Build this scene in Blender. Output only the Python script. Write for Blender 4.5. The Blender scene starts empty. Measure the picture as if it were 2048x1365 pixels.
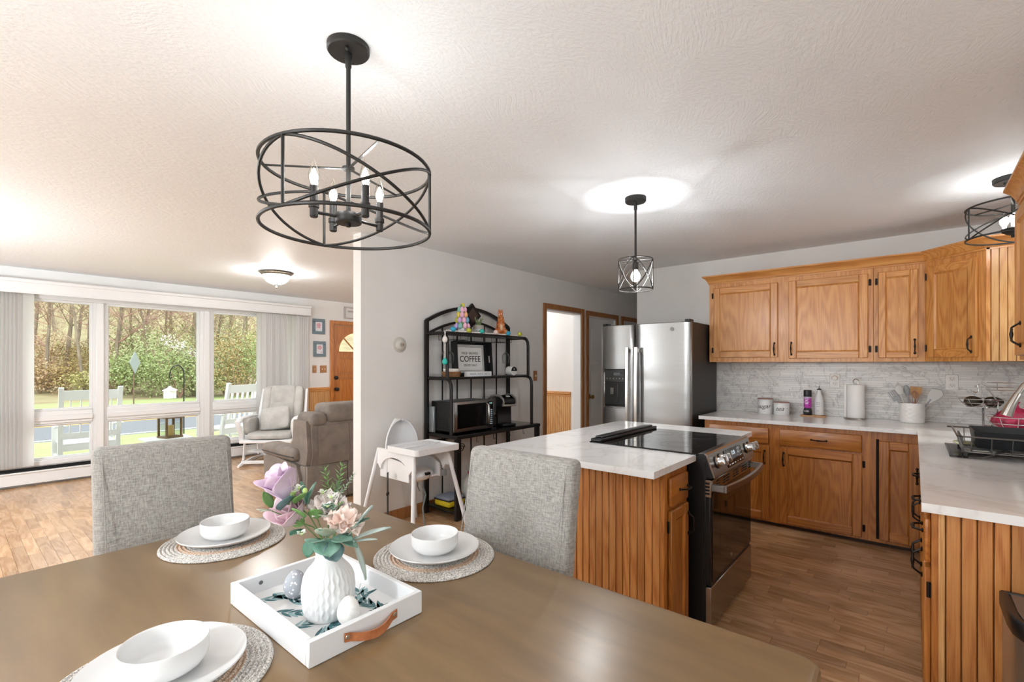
import bpy, bmesh, math, random
from mathutils import Vector, Matrix, Euler, noise
PI = math.pi
S = bpy.context.scene
COL = S.collection
random.seed(7)
FZ = 0.04          # top of the finished floor

# ---------------------------------------------------------------- camera
cd = bpy.data.cameras.new('camera')
cam = bpy.data.objects.new('camera', cd); COL.objects.link(cam)
cam.location = (0, 0, 1.38)
cam.rotation_euler = (PI/2, 0, math.radians(40.098) - PI/2)
cd.sensor_width = 36; cd.lens = 954.85/2048*36
cd.shift_y = (729-682.5)/2048
cd.clip_start = 0.03; cd.clip_end = 400
S.camera = cam

# ---------------------------------------------------------------- world, sun, exposure
W = bpy.data.worlds.new('overcast_sky'); S.world = W; W.use_nodes = True
nt = W.node_tree; bg = nt.nodes['Background']
geo = nt.nodes.new('ShaderNodeTexCoord'); sep = nt.nodes.new('ShaderNodeSeparateXYZ')
rmp = nt.nodes.new('ShaderNodeValToRGB')
rmp.color_ramp.elements[0].position = 0.45; rmp.color_ramp.elements[0].color = (0.98, 0.985, 1.0, 1)
rmp.color_ramp.elements[1].position = 1.0; rmp.color_ramp.elements[1].color = (0.86, 0.92, 1.0, 1)
mp = nt.nodes.new('ShaderNodeMath'); mp.operation = 'MULTIPLY_ADD'; mp.inputs[1].default_value = .5; mp.inputs[2].default_value = .5
nt.links.new(geo.outputs['Generated'], sep.inputs[0]); nt.links.new(sep.outputs['Z'], mp.inputs[0])
nt.links.new(mp.outputs[0], rmp.inputs[0]); nt.links.new(rmp.outputs[0], bg.inputs['Color'])
bg.inputs['Strength'].default_value = 2.5

def light(name, kind, loc, power, col=(1, 1, 1), **kw):
    d = bpy.data.lights.new(name, kind); d.energy = power; d.color = col
    o = bpy.data.objects.new(name, d); COL.objects.link(o); o.location = loc
    for k, v in kw.items(): setattr(d, k, v)
    return o
sun = light('sun', 'SUN', (0, 0, 12), 1.9, (1.0, 0.95, 0.86), angle=math.radians(8))
sun.rotation_euler = (math.radians(38), math.radians(-14), 0)   # high sun behind the house

S.view_settings.view_transform = 'Standard'
S.view_settings.look = 'None'
S.view_settings.exposure = 0.30
S.view_settings.gamma = 1
S.view_settings.use_curve_mapping = False
try:
    S.cycles.max_bounces = 10; S.cycles.diffuse_bounces = 6; S.cycles.glossy_bounces = 5
    S.cycles.transmission_bounces = 8; S.cycles.transparent_max_bounces = 16
    S.cycles.caustics_reflective = False; S.cycles.caustics_refractive = False
    S.cycles.sample_clamp_indirect = 6
    S.cycles.use_denoising = True
except Exception:
    pass

# ---------------------------------------------------------------- materials
def lin(c):
    return c/12.92 if c <= .04045 else ((c+.055)/1.055)**2.4
def rgb(r, g=None, b=None):
    if isinstance(r, str):
        r, g, b = int(r[0:2], 16), int(r[2:4], 16), int(r[4:6], 16)
    return (lin(r/255), lin(g/255), lin(b/255), 1)
MATS = {}
def newmat(name):
    m = bpy.data.materials.new(name); m.use_nodes = True
    n = m.node_tree.nodes; p = n['Principled BSDF']
    MATS[name] = m
    return m, m.node_tree, p
def setp(p, **k):
    for a, v in k.items():
        a = a.replace('_', ' ')
        if a in p.inputs: p.inputs[a].default_value = v
def mat(name, col, rough=.5, metal=0, **k):
    if name in MATS: return MATS[name]
    m, t, p = newmat(name)
    setp(p, Base_Color=rgb(col) if isinstance(col, str) else col, Roughness=rough, Metallic=metal, **k)
    return m
def coords(t, scale=(1, 1, 1), rot=(0, 0, 0), rnd=0, kind='Object'):
    tc = t.nodes.new('ShaderNodeTexCoord'); mp = t.nodes.new('ShaderNodeMapping')
    mp.inputs['Scale'].default_value = scale; mp.inputs['Rotation'].default_value = rot
    t.links.new(tc.outputs[kind], mp.inputs['Vector'])
    if rnd:
        oi = t.nodes.new('ShaderNodeObjectInfo'); ml = t.nodes.new('ShaderNodeVectorMath'); ml.operation = 'MULTIPLY'
        cb = t.nodes.new('ShaderNodeCombineXYZ')
        for i in range(3): t.links.new(oi.outputs['Random'], cb.inputs[i])
        ml.inputs[1].default_value = (rnd, rnd*1.7, rnd*.6)
        t.links.new(cb.outputs[0], ml.inputs[0]); t.links.new(ml.outputs[0], mp.inputs['Location'])
    return mp.outputs[0]
def noisetex(t, vec, scale=5, detail=4, rough=.5, dist=0):
    n = t.nodes.new('ShaderNodeTexNoise'); n.inputs['Scale'].default_value = scale
    n.inputs['Detail'].default_value = detail; n.inputs['Roughness'].default_value = rough
    n.inputs['Distortion'].default_value = dist
    t.links.new(vec, n.inputs['Vector']); return n.outputs['Fac']
def ramp(t, fac, stops):
    r = t.nodes.new('ShaderNodeValToRGB'); e = r.color_ramp.elements
    while len(e) < len(stops): e.new(.5)
    for i, (p, c) in enumerate(stops):
        e[i].position = p; e[i].color = rgb(c) if isinstance(c, str) else c
    t.links.new(fac, r.inputs[0]); return r.outputs['Color']
def bump(t, p, fac, strength=.2, dist=.01):
    b = t.nodes.new('ShaderNodeBump'); b.inputs['Strength'].default_value = strength
    b.inputs['Distance'].default_value = dist
    t.links.new(fac, b.inputs['Height']); t.links.new(b.outputs[0], p.inputs['Normal'])
def mixc(t, fac, a, b, mode='MIX'):
    m = t.nodes.new('ShaderNodeMix'); m.data_type = 'RGBA'; m.blend_type = mode
    for s, i in ((fac, 0), (a, 6), (b, 7)):
        if isinstance(s, (int, float)): m.inputs[i].default_value = s
        elif isinstance(s, tuple): m.inputs[i].default_value = s
        else: t.links.new(s, m.inputs[i])
    return m.outputs[2]
def math1(t, op, a, b=0):
    m = t.nodes.new('ShaderNodeMath'); m.operation = op
    for s, i in ((a, 0), (b, 1)):
        if isinstance(s, (int, float)): m.inputs[i].default_value = s
        else: t.links.new(s, m.inputs[i])
    return m.outputs[0]
def rand(t):
    return t.nodes.new('ShaderNodeObjectInfo').outputs['Random']
def wood(name, dark, mid, light_, axis='Z', rough=.4, fine=1.0, cath=.5, vary=.18, rnd=9, coat=0):
    """grain stretched along one axis of the piece, cathedral rings, each piece a little different"""
    if name in MATS: return MATS[name]
    m, t, p = newmat(name)
    lo, hi = 1.1, 9.0
    sc = {'X': (lo, hi, hi), 'Y': (hi, lo, hi), 'Z': (hi, hi, lo)}[axis]
    v = coords(t, sc, rnd=rnd)
    big = noisetex(t, v, .55*fine, 2, .4, .3)
    rings = t.nodes.new('ShaderNodeMath'); rings.operation = 'SINE'
    t.links.new(math1(t, 'MULTIPLY', big, 190*cath+10), rings.inputs[0])
    rr = math1(t, 'MULTIPLY_ADD', rings.outputs[0], .5); rr.node.inputs[2].default_value = .5
    sc2 = tuple(s*6 if s > 2 else s*1.4 for s in sc)
    fib = noisetex(t, coords(t, sc2, rnd=rnd), 3.2*fine, 3, .6)
    f = math1(t, 'ADD', math1(t, 'MULTIPLY', rr, .22), math1(t, 'MULTIPLY', fib, .78))
    c = ramp(t, f, [(.2, dark), (.5, mid), (.82, light_)])
    tone = ramp(t, rand(t), [(0, (1-vary, 1-vary, 1-vary, 1)), (1, (1+vary*.35, 1+vary*.3, 1+vary*.25, 1))])
    t.links.new(mixc(t, 1.0, c, tone, 'MULTIPLY'), p.inputs['Base Color'])
    setp(p, Roughness=rough, Coat_Weight=coat, Coat_Roughness=.25)
    bump(t, p, f, .12, .0015)
    return m
def fabric(name, a, b, scale=180, axes=((1, 1, .12), (.12, .12, 1)), rough=.95, st=.35):
    if name in MATS: return MATS[name]
    m, t, p = newmat(name)
    f1 = noisetex(t, coords(t, tuple(scale*x for x in axes[0])), 1.0, 2, .6)
    f2 = noisetex(t, coords(t, tuple(scale*x for x in axes[1])), 1.0, 2, .6)
    f = math1(t, 'MULTIPLY', math1(t, 'ADD', f1, f2), .5)
    t.links.new(ramp(t, f, [(.36, a), (.62, b)]), p.inputs['Base Color'])
    setp(p, Roughness=rough, Sheen_Weight=.15)
    bump(t, p, f, st, .002)
    return m
def mottled(name, a, b, scale=6, rough=.5, metal=0, detail=4, lo=.35, hi=.65, st=0, dist=.004, rnd=0, stretch=(1, 1, 1), **k):
    if name in MATS: return MATS[name]
    m, t, p = newmat(name)
    f = noisetex(t, coords(t, stretch, rnd=rnd), scale, detail, .55)
    t.links.new(ramp(t, f, [(lo, a), (hi, b)]), p.inputs['Base Color'])
    setp(p, Roughness=rough, Metallic=metal, **k)
    if st: bump(t, p, f, st, dist)
    return m
def emit(name, col, strength):
    m, t, p = newmat(name)
    setp(p, Base_Color=(0, 0, 0, 1), Emission_Color=col, Emission_Strength=strength, Roughness=.5)
    return m

WALL = mottled('wall_paint', 'E1E0DE', 'E5E4E2', 3, .82)
WHITEP = mat('white_trim_paint', 'DCDDDE', .45)
def _ceiling():
    m, t, p = newmat('ceiling_texture')
    setp(p, Base_Color=rgb('EDF0F3'), Roughness=.6)
    v = coords(t)
    a = noisetex(t, v, 2.2, 2, .5)
    w = t.nodes.new('ShaderNodeVectorMath'); w.operation = 'MULTIPLY_ADD'
    cb = t.nodes.new('ShaderNodeCombineXYZ')
    t.links.new(a, cb.inputs[0]); t.links.new(noisetex(t, coords(t, (1.3, 1.3, 1.3)), 1.7, 2, .5), cb.inputs[1])
    w.inputs[1].default_value = (.35, .35, 0)
    t.links.new(cb.outputs[0], w.inputs[0]); t.links.new(v, w.inputs[2])
    mp_ = t.nodes.new('ShaderNodeMapping'); mp_.inputs['Scale'].default_value = (26, 90, 1); mp_.inputs['Rotation'].default_value = (0, 0, .5)
    t.links.new(w.outputs[0], mp_.inputs[0])
    s = noisetex(t, mp_.outputs[0], 1.0, 4, .62)
    s2 = noisetex(t, coords(t, (42, 42, 1)), 1.0, 3, .6)
    h = math1(t, 'ADD', s, math1(t, 'MULTIPLY', s2, .45))
    bump(t, p, h, .36, .012)
    return m
CEIL = _ceiling()
OAK_U = wood('lit_oak_vertical', 'A8642A', 'CB8B48', 'DFA562', 'Z', .36, 1, .6, .12, coat=.25)  # same oak as the base units, lightened in colour for the stronger light
OAK_UX = wood('lit_oak_along_x', 'A8642A', 'CB8B48', 'DFA562', 'X', .36, 1, .5, .12, coat=.25)
OAK_UY = wood('lit_oak_along_y', 'A8642A', 'CB8B48', 'DFA562', 'Y', .36, 1, .5, .12, coat=.25)
OAK_B = wood('shaded_oak_vertical', '8A4B17', 'AC6A2A', 'BE7E3A', 'Z', .36, 1, .6, .14, coat=.25)  # same oak as the wall units, darkened in colour for the shade lower down
OAK_BY = wood('shaded_oak_along_y', '8A4B17', 'AC6A2A', 'BE7E3A', 'Y', .36, 1, .5, .14, coat=.25)
OAK_BX = wood('shaded_oak_along_x', '8A4B17', 'AC6A2A', 'BE7E3A', 'X', .36, 1, .5, .14, coat=.25)
BEAD = wood('knotty_board_vertical', '9A541F', 'BE7D42', 'CE9458', 'Z', .4, 1.3, .35, .22, coat=.15)
BEADL = wood('pale_board_vertical', 'B47C45', 'D3A065', 'DDB27C', 'Z', .4, 1.3, .35, .14, coat=.15)
DOORW = wood('fir_door_vertical', '9B541D', 'BB732F', 'CB8843', 'Z', .32, 1, .5, .16, coat=.3)
TRIMW = wood('stained_trim', '86552F', 'A26D40', 'B17E4E', 'Z', .45, 1, .4, .1)
FLOORL = wood('living_oak_plank', 'A87748', 'CC9C6A', 'DDB384', 'Y', .27, .75, .8, .2, rnd=23, coat=.2)
FLOORK = wood('kitchen_oak_strip', '8C6240', 'AD8058', 'C09468', 'Y', .3, 1.4, .3, .34, rnd=31, coat=.15)
TABLEW = mottled('taupe_table_top', '6F573A', '836947', 3.2, .3, lo=.3, hi=.7, rnd=0, stretch=(5, .8, 1), Coat_Weight=.25, Coat_Roughness=.25)
BLACKM = mat('black_iron', '1B1817', .42, .3)
BLACKP = mat('black_plastic', '121214', .35)
BLACKG = mat('black_glass', '060607', .06)
BRONZE = mat('dark_bronze', '2A2421', .38, .8)
STEEL = None
def _steel(name, base, rough, stretch):
    m, t, p = newmat(name)
    f = noisetex(t, coords(t, stretch), 1.0, 2, .5)
    t.links.new(ramp(t, f, [(.3, base), (.7, tuple(min(1, x*1.05) for x in base[:3])+(1,))]), p.inputs['Base Color'])
    r = math1(t, 'MULTIPLY_ADD', f, .05); r.node.inputs[2].default_value = rough
    t.links.new(r, p.inputs['Roughness']); setp(p, Metallic=1.0)
    return m, t, p
STEEL, _t, _p = _steel('brushed_steel', (.31, .305, .30, 1), .30, (2, 2, 160))
bump(_t, _p, noisetex(_t, coords(_t, (1.2, 1.2, 3.6)), 1.3, 1, .4), .25, .03)
STEELD = _steel('dark_brushed_steel', (.30, .285, .27, 1), .2, (3, 3, 400))[0]
NICKEL = mat('brushed_nickel', 'C9C5BF', .22, 1)
CHROME = mat('chrome', 'D6D6D6', .1, 1)
BRASS = mat('aged_brass', 'A98B57', .3, 1)
QUARTZ = None
def _quartz():
    m, t, p = newmat('white_quartz')
    v = coords(t, (1, 1, 1), (0, 0, .6))
    n = noisetex(t, v, 1.6, 6, .6, 1.2)
    d = math1(t, 'ABSOLUTE', math1(t, 'SUBTRACT', n, .5))
    t.links.new(ramp(t, d, [(0, 'DAD8D6'), (.01, 'E4E3E2'), (.04, 'EAEAEA')]), p.inputs['Base Color'])
    setp(p, Roughness=.12, Specular_IOR_Level=.5)
    return m
QUARTZ = _quartz()
CERAM = mat('white_ceramic', 'DEDEDE', .22)
CERAMM = mat('matte_white_ceramic', 'E0E0E0', .45)
WHITEPL = mat('white_plastic', 'E1E2E4', .35)
WHITEOUT = mat('white_outdoor_paint', 'F4F4F2', .5)
def _glass(name, tint=(1, 1, 1, 1), rough=0, ior=1.45):
    m, t, p = newmat(name)
    setp(p, Base_Color=tint, Roughness=rough, IOR=ior, Transmission_Weight=1.0)
    return m
def _pane(name, tint, refl=.06):
    m = bpy.data.materials.new(name); m.use_nodes = True; t = m.node_tree
    for n in list(t.nodes): t.nodes.remove(n)
    o = t.nodes.new('ShaderNodeOutputMaterial'); tr = t.nodes.new('ShaderNodeBsdfTransparent'); gl = t.nodes.new('ShaderNodeBsdfGlossy')
    tr.inputs[0].default_value = tint; gl.inputs['Roughness'].default_value = .02
    mx = t.nodes.new('ShaderNodeMixShader'); fr = t.nodes.new('ShaderNodeLayerWeight'); fr.inputs[0].default_value = .25
    f = math1(t, 'MULTIPLY', fr.outputs['Fresnel'], refl*4)
    t.links.new(f, mx.inputs[0]); t.links.new(tr.outputs[0], mx.inputs[1]); t.links.new(gl.outputs[0], mx.inputs[2])
    t.links.new(mx.outputs[0], o.inputs[0]); MATS[name] = m
    return m
PANE = _pane('window_glass', (.93, .95, .94, 1))
CLEAR = _pane('thin_clear_glass', (.93, .94, .94, 1), .12)
SMOKE = _pane('smoke_grey_plastic', (.62, .62, .62, 1), .12)
TWEED = fabric('grey_tweed', '7A7773', 'ACA8A2', 330)
BULBON = emit('lit_bulb', (1, .93, .82, 1), 14)
GRN = [mat('leaf_sage', '6E8F7C', .6), mat('leaf_deep', '3F6E58', .55), mat('leaf_fresh', '6F9A55', .6), mat('leaf_silver', 'AEBDB6', .7)]

# ---------------------------------------------------------------- mesh building
class MB:
    def __init__(s, M=None): s.v = []; s.f = []; s.M = M
    def add(s, vs, fs, M=None):
        o = len(s.v)
        for p in vs:
            p = Vector(p)
            if M is not None: p = M @ p
            if s.M is not None: p = s.M @ p
            s.v.append(p)
        s.f += [[i+o for i in f] for f in fs]; return s
    def box(s, x0, x1, y0, y1, z0, z1, b=0, seg=1, M=None):
        if x1 < x0: x0, x1 = x1, x0
        if y1 < y0: y0, y1 = y1, y0
        if z1 < z0: z0, z1 = z1, z0
        b = min(b, (x1-x0)*.49, (y1-y0)*.49, (z1-z0)*.49)
        if b <= 0:
            vs = [(x, y, z) for x in (x0, x1) for y in (y0, y1) for z in (z0, z1)]
            fs = [(0, 1, 3, 2), (4, 6, 7, 5), (0, 4, 5, 1), (2, 3, 7, 6), (0, 2, 6, 4), (1, 5, 7, 3)]
            return s.add(vs, fs, M)
        bm = bmesh.new(); bmesh.ops.create_cube(bm, size=1)
        for v in bm.verts:
            v.co = Vector(((x0+x1)/2+v.co.x*(x1-x0), (y0+y1)/2+v.co.y*(y1-y0), (z0+z1)/2+v.co.z*(z1-z0)))
        bmesh.ops.bevel(bm, geom=bm.edges[:], offset=b, segments=seg, affect='EDGES', profile=.5)
        bm.verts.index_update()
        s.add([v.co[:] for v in bm.verts], [[v.index for v in f.verts] for f in bm.faces], M); bm.free(); return s
    def tube(s, pts, r, n=8, closed=False, M=None, flat=None, caps=True):
        P = [Vector(p) for p in pts]; m = len(P)
        R = list(r) if isinstance(r, (list, tuple)) else [r]*m
        T = []
        for i in range(m):
            if closed: d = P[(i+1) % m]-P[i-1]
            else: d = P[min(i+1, m-1)]-P[max(i-1, 0)]
            T.append(d.normalized() if d.length > 1e-9 else Vector((0, 0, 1)))
        u = Vector((0, 0, 1)) if abs(T[0].z) < .9 else Vector((1, 0, 0))
        u = (u-T[0]*u.dot(T[0])).normalized(); vs = []
        for i in range(m):
            u = (u-T[i]*u.dot(T[i])); u = u.normalized() if u.length > 1e-6 else T[i].orthogonal().normalized()
            w = T[i].cross(u)
            for k in range(n):
                a = 2*PI*(k+.5)/n; fu, fw = (1, 1) if flat is None else flat
                vs.append(P[i]+u*math.cos(a)*R[i]*fu+w*math.sin(a)*R[i]*fw)
        fs = []
        for i in range(m if closed else m-1):
            j = (i+1) % m
            for k in range(n):
                l = (k+1) % n; fs.append((i*n+k, i*n+l, j*n+l, j*n+k))
        if not closed and caps: fs += [tuple(range(n))[::-1], tuple(range((m-1)*n, m*n))]
        return s.add(vs, fs, M)
    def lathe(s, prof, n=24, M=None, a0=0, a1=2*PI, rfun=None):
        vs = []; fs = []; full = abs(a1-a0-2*PI) < 1e-6; cols = n if full else n+1
        for (r, z) in prof:
            for k in range(cols):
                a = a0+(a1-a0)*k/n; q = r if rfun is None else rfun(r, z, a)
                vs.append((q*math.cos(a), q*math.sin(a), z))
        for i in range(len(prof)-1):
            for k in range(n):
                l = (k+1) % cols; fs.append((i*cols+k, i*cols+l, (i+1)*cols+l, (i+1)*cols+k))
        if full:
            if prof[0][0] > 1e-5: fs.append(tuple(range(cols))[::-1])
            if prof[-1][0] > 1e-5: fs.append(tuple(range((len(prof)-1)*cols, len(prof)*cols)))
        return s.add(vs, fs, M)
    def ball(s, c, rx, ry=None, rz=None, nu=16, nv=10, M=None):
        ry = rx if ry is None else ry; rz = rx if rz is None else rz
        pr = [(math.sin(PI*i/nv), -math.cos(PI*i/nv)) for i in range(nv+1)]
        pr[0] = (1e-4, -1); pr[-1] = (1e-4, 1)
        T = Matrix.Translation(c) @ Matrix.Diagonal((rx, ry, rz, 1))
        return s.lathe(pr, nu, T if M is None else M @ T)
    def prism(s, poly, z0, z1, M=None):
        n = len(poly); vs = [(x, y, z0) for x, y in poly]+[(x, y, z1) for x, y in poly]
        fs = [tuple(range(n))[::-1], tuple(range(n, 2*n))]+[(i, (i+1) % n, n+(i+1) % n, n+i) for i in range(n)]
        return s.add(vs, fs, M)
    def grid(s, fn, nu, nv, M=None, cu=False):
        cols = nu if cu else nu+1
        vs = [fn(i/nu, j/nv) for j in range(nv+1) for i in range(cols)]
        fs = [(j*cols+i, j*cols+(i+1) % cols, (j+1)*cols+(i+1) % cols, (j+1)*cols+i) for j in range(nv) for i in range(nu)]
        return s.add(vs, fs, M)
    def disc(s, c, r, n=16, M=None):
        return s.add([(c[0]+r*math.cos(2*PI*k/n), c[1]+r*math.sin(2*PI*k/n), c[2]) for k in range(n)], [tuple(range(n))], M)

def Wm(o):
    m = o.matrix_basis.copy(); p = o.parent
    if p is not None: m = Wm(p) @ o.matrix_parent_inverse @ m
    return m
def rename(name): return name
def ob(name, mb, mtl, parent=None, label=None, cat=None, group=None, kind=None, ang=38, solid=0, sub=0, mods=None):
    """one mesh object; its origin goes to the bottom centre of its own mesh"""
    vs = mb.v
    lo = [min(v[i] for v in vs) for i in range(3)]; hi = [max(v[i] for v in vs) for i in range(3)]
    c = Vector(((lo[0]+hi[0])/2, (lo[1]+hi[1])/2, lo[2]))
    me = bpy.data.meshes.new(name)
    me.from_pydata([v-c for v in vs], [], mb.f); me.validate()
    bm = bmesh.new(); bm.from_mesh(me); bmesh.ops.recalc_face_normals(bm, faces=bm.faces); bm.to_mesh(me); bm.free()
    me.materials.append(mtl)
    if ang:
        me.shade_smooth()
        try: me.set_sharp_from_angle(angle=math.radians(ang))
        except Exception: pass
    o = bpy.data.objects.new(name, me); COL.objects.link(o)
    if parent is not None:
        o.parent = parent; o.matrix_basis = Wm(parent).inverted() @ Matrix.Translation(c)
    else: o.location = c
    if solid:
        d = o.modifiers.new('thickness', 'SOLIDIFY'); d.thickness = solid; d.offset = 0
    if sub:
        d = o.modifiers.new('smooth', 'SUBSURF'); d.levels = sub; d.render_levels = sub
    tag(o, label, cat, group, kind)
    return o
def tag(o, label=None, cat=None, group=None, kind=None):
    if label: o['label'] = label
    if cat: o['category'] = cat
    if group: o['group'] = group
    if kind: o['kind'] = kind
    return o
def thing(name, label, cat, loc, rz=0, group=None):
    o = bpy.data.objects.new(name, None); COL.objects.link(o); o.empty_display_size = .1
    o.location = loc; o.rotation_euler = (0, 0, rz)
    return tag(o, label, cat, group)
def frame(x, y, z, rz=0): return Matrix.Translation((x, y, z)) @ Matrix.Rotation(rz, 4, 'Z')
def copy_tree(o, parent=None):
    c = o.copy(); COL.objects.link(c)
    if parent is not None: c.parent = parent
    for ch in [x for x in KIDS.get(o.name, [])] or list(o.children): copy_tree(ch, c)
    return c
KIDS = {}
def again(mesh_ob, parent, M, name=None):
    """another part sharing mesh data, placed by world matrix M"""
    o = bpy.data.objects.new(name or mesh_ob.name.split('.')[0], mesh_ob.data); COL.objects.link(o)
    o.parent = parent; o.matrix_basis = Wm(parent).inverted() @ M if parent is not None else M
    return o
def text(s, size, M, mtl, name='lettering', parent=None, depth=.0004, align='CENTER', sx=1, bold=0, shear=0):
    c = bpy.data.curves.new(name, 'FONT'); c.body = s; c.size = size; c.extrude = depth; c.align_x = align; c.align_y = 'CENTER'
    c.offset = bold; c.shear = shear; c.resolution_u = 3
    t = bpy.data.objects.new(name, c); me = bpy.data.meshes.new_from_object(t)
    bpy.data.objects.remove(t); bpy.data.curves.remove(c)
    me.materials.append(mtl); o = bpy.data.objects.new(name, me); COL.objects.link(o)
    W_ = M @ Matrix.Diagonal((sx, 1, 1, 1))
    if parent is not None: o.parent = parent; o.matrix_basis = Wm(parent).inverted() @ W_
    else: o.matrix_basis = W_
    return o
UP = Matrix.Rotation(PI/2, 4, 'X')          # stands a flat drawing up, facing the local -y side
def arc(cx, cz, r, a0, a1, n, y=0):
    return [(cx+r*math.cos(a0+(a1-a0)*i/n), y, cz+r*math.sin(a0+(a1-a0)*i/n)) for i in range(n+1)]
def circ(c, r, n=40): return [(c[0]+r*math.cos(2*PI*k/n), c[1]+r*math.sin(2*PI*k/n), c[2]) for k in range(n)]
# ================================================================ SETTING
ST = 'structure'
def struct(name, mb, m, parent=None, ang=0, label=None): return ob(name, mb, m, parent, label=label, kind=ST if parent is None else None, ang=ang)
def strip_floor_material():
    m, t, p = newmat('oak_strip_floor')
    at = t.nodes.new('ShaderNodeAttribute'); at.attribute_name = 'tone'
    tone = math1(t, 'FRACT', math1(t, 'ADD', at.outputs['Fac'], rand(t)))
    tc = t.nodes.new('ShaderNodeTexCoord'); geo_ = t.nodes.new('ShaderNodeNewGeometry')
    cb = t.nodes.new('ShaderNodeCombineXYZ')
    for i in range(3): t.links.new(tone, cb.inputs[i])
    def vec(sc):
        a = t.nodes.new('ShaderNodeVectorMath'); a.operation = 'MULTIPLY_ADD'; a.inputs[1].default_value = (37, 53, 11)
        t.links.new(cb.outputs[0], a.inputs[0]); t.links.new(geo_.outputs['Position'], a.inputs[2])
        q = t.nodes.new('ShaderNodeMapping'); q.inputs['Scale'].default_value = sc; t.links.new(a.outputs[0], q.inputs[0]); return q.outputs[0]
    big = noisetex(t, vec((9, 1.6, 1)), .9, 2, .4, .4)
    sn = math1(t, 'SINE', math1(t, 'MULTIPLY', big, 42)); sn = math1(t, 'MULTIPLY_ADD', sn, .5); sn.node.inputs[2].default_value = .5
    fib = noisetex(t, vec((90, 5, 1)), 1.6, 3, .6)
    f = math1(t, 'ADD', math1(t, 'MULTIPLY', sn, .3), math1(t, 'MULTIPLY', fib, .7))
    c = ramp(t, f, [(.2, 'A27D58'), (.5, 'BC956F'), (.8, 'CCAA87')])
    tn = ramp(t, tone, [(0, (.70, .68, .66, 1)), (.35, (.92, .9, .88, 1)), (.65, (1, 1, 1, 1)), (1, (1.1, 1.09, 1.07, 1))])
    t.links.new(mixc(t, 1.0, c, tn, 'MULTIPLY'), p.inputs['Base Color'])
    setp(p, Roughness=.26, Coat_Weight=.15, Coat_Roughness=.2)
    bump(t, p, f, .08, .001)
    return m
FLOORM = strip_floor_material()
SUB = mat('subfloor', '7A5334', .5)
floor = struct('floor', MB().box(-2.5, 8.4, -.80, 7.65, -.12, FZ-.008), SUB)
def build_floor():
    w = .068; protos = []
    for L in (.30, .38, .47):
        b = MB(); x, y = w/2-.0006, L/2-.0006
        b.add([(-x, -y, 0), (x, -y, 0), (x, y, 0), (-x, y, 0), (-x, -y, -.008), (x, -y, -.008), (x, y, -.008), (-x, y, -.008)],
              [(0, 1, 2, 3), (0, 4, 5, 1), (1, 5, 6, 2), (2, 6, 7, 3), (3, 7, 4, 0)])
        me = bpy.data.meshes.new('floor_strip'); me.from_pydata(b.v, [], b.f); me.materials.append(FLOORM); protos.append((L, me))
    near, rest = [], []
    rnd = random.Random(3); i0 = int(-2.4/w); i1 = int(8.3/w)
    for i in range(i0, i1):
        x = i*w; y = -.70-rnd.random()*.4
        while y < 7.49:
            L, me = rnd.choice(protos); cy = y+L/2; y += L
            if (1.75 < x < 4.36 and -.2 < cy < .88):
                near.append((x, cy, me)); continue
            d = x*.765+cy*.644; s = (x*.644-cy*.765)/d if d > .3 else -9
            if d > .3 and -1.12 < s < -.30 and cy > 2.0: rest.append((d, x, cy, L, me))
            elif not (x > 5.64 and cy > 3.51) and cy < 7.45: rest.append((99+d, x, cy, L, me))
    rest.sort(key=lambda q: q[0]); k = max(0, 298-len(near))
    for d, x, cy, L, me in rest[:k]: near.append((x, cy, me))
    for x, cy, me in near[:298]:
        o = bpy.data.objects.new('floor_strip', me); COL.objects.link(o); o.parent = floor
        o.matrix_basis = Wm(floor).inverted() @ Matrix.Translation((x, cy, FZ))
    vs, fs, tn = [], [], []
    for d, x, cy, L, me in rest[k:]:
        o = len(vs); hx, hy = w/2-.0006, L/2-.0006
        vs += [(x-hx, cy-hy, FZ), (x+hx, cy-hy, FZ), (x+hx, cy+hy, FZ), (x-hx, cy+hy, FZ)]; fs.append((o, o+1, o+2, o+3)); tn += [rnd.random()]*4
    me = bpy.data.meshes.new('floor_strips'); me.from_pydata(vs, [], fs); me.materials.append(FLOORM)
    a = me.attributes.new('tone', 'FLOAT', 'POINT'); a.data.foreach_set('value', tn)
    o = bpy.data.objects.new('floor_strips', me); COL.objects.link(o); o.parent = floor; o.matrix_basis = Wm(floor).inverted(); o['kind'] = 'stuff'
build_floor()
struct('ceiling', MB().box(-2.5, 8.4, -.80, 7.65, 2.44, 2.56), CEIL)

def wall_open(axis, at, th, lo, hi, opens, z0=0, z1=2.44):
    """wall slab along x or y with rectangular openings (a, b, z0, z1)"""
    b = MB(); c = lo
    def put(a, e, p, q):
        if e-a > 1e-4 and q-p > 1e-4:
            if axis == 'x': b.box(a, e, at, at+th, p, q)
            else: b.box(at, at+th, a, e, p, q)
    for (a, e, p, q) in sorted(opens):
        put(c, a, z0, z1); put(a, e, z0, p); put(a, e, q, z1); c = e
    put(c, hi, z0, z1); return b
struct('wall_front', wall_open('x', 7.49, .16, -2.5, 8.4, [(.0, 3.62, .245, 2.17), (4.21, 5.13, 0, 2.06)]), WALL)
struct('wall_partition', wall_open('x', 3.40, .11, 2.152, 8.3, [(4.675, 5.47, 0, 2.055), (5.65, 6.44, 0, 2.045), (6.66, 7.44, 0, 2.045)]), WALL)
struct('wall_back', wall_open('y', 5.06, .1, -.70, 2.405, []), WALL)
struct('wall_hall', wall_open('x', 2.305, .1, 5.16, 8.3, []), WALL)
struct('wall_end', wall_open('y', 8.3, .1, -.70, 7.49, []), WALL)
struct('wall_entry', wall_open('y', 5.562, .08, 3.51, 7.49, []), WALL)
struct('wall_right', wall_open('x', -.80, .1, -2.5, 5.16, [(-1.7, .7, .75, 2.08), (3.45, 4.33, 1.10, 2.05)]), WALL)
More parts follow.
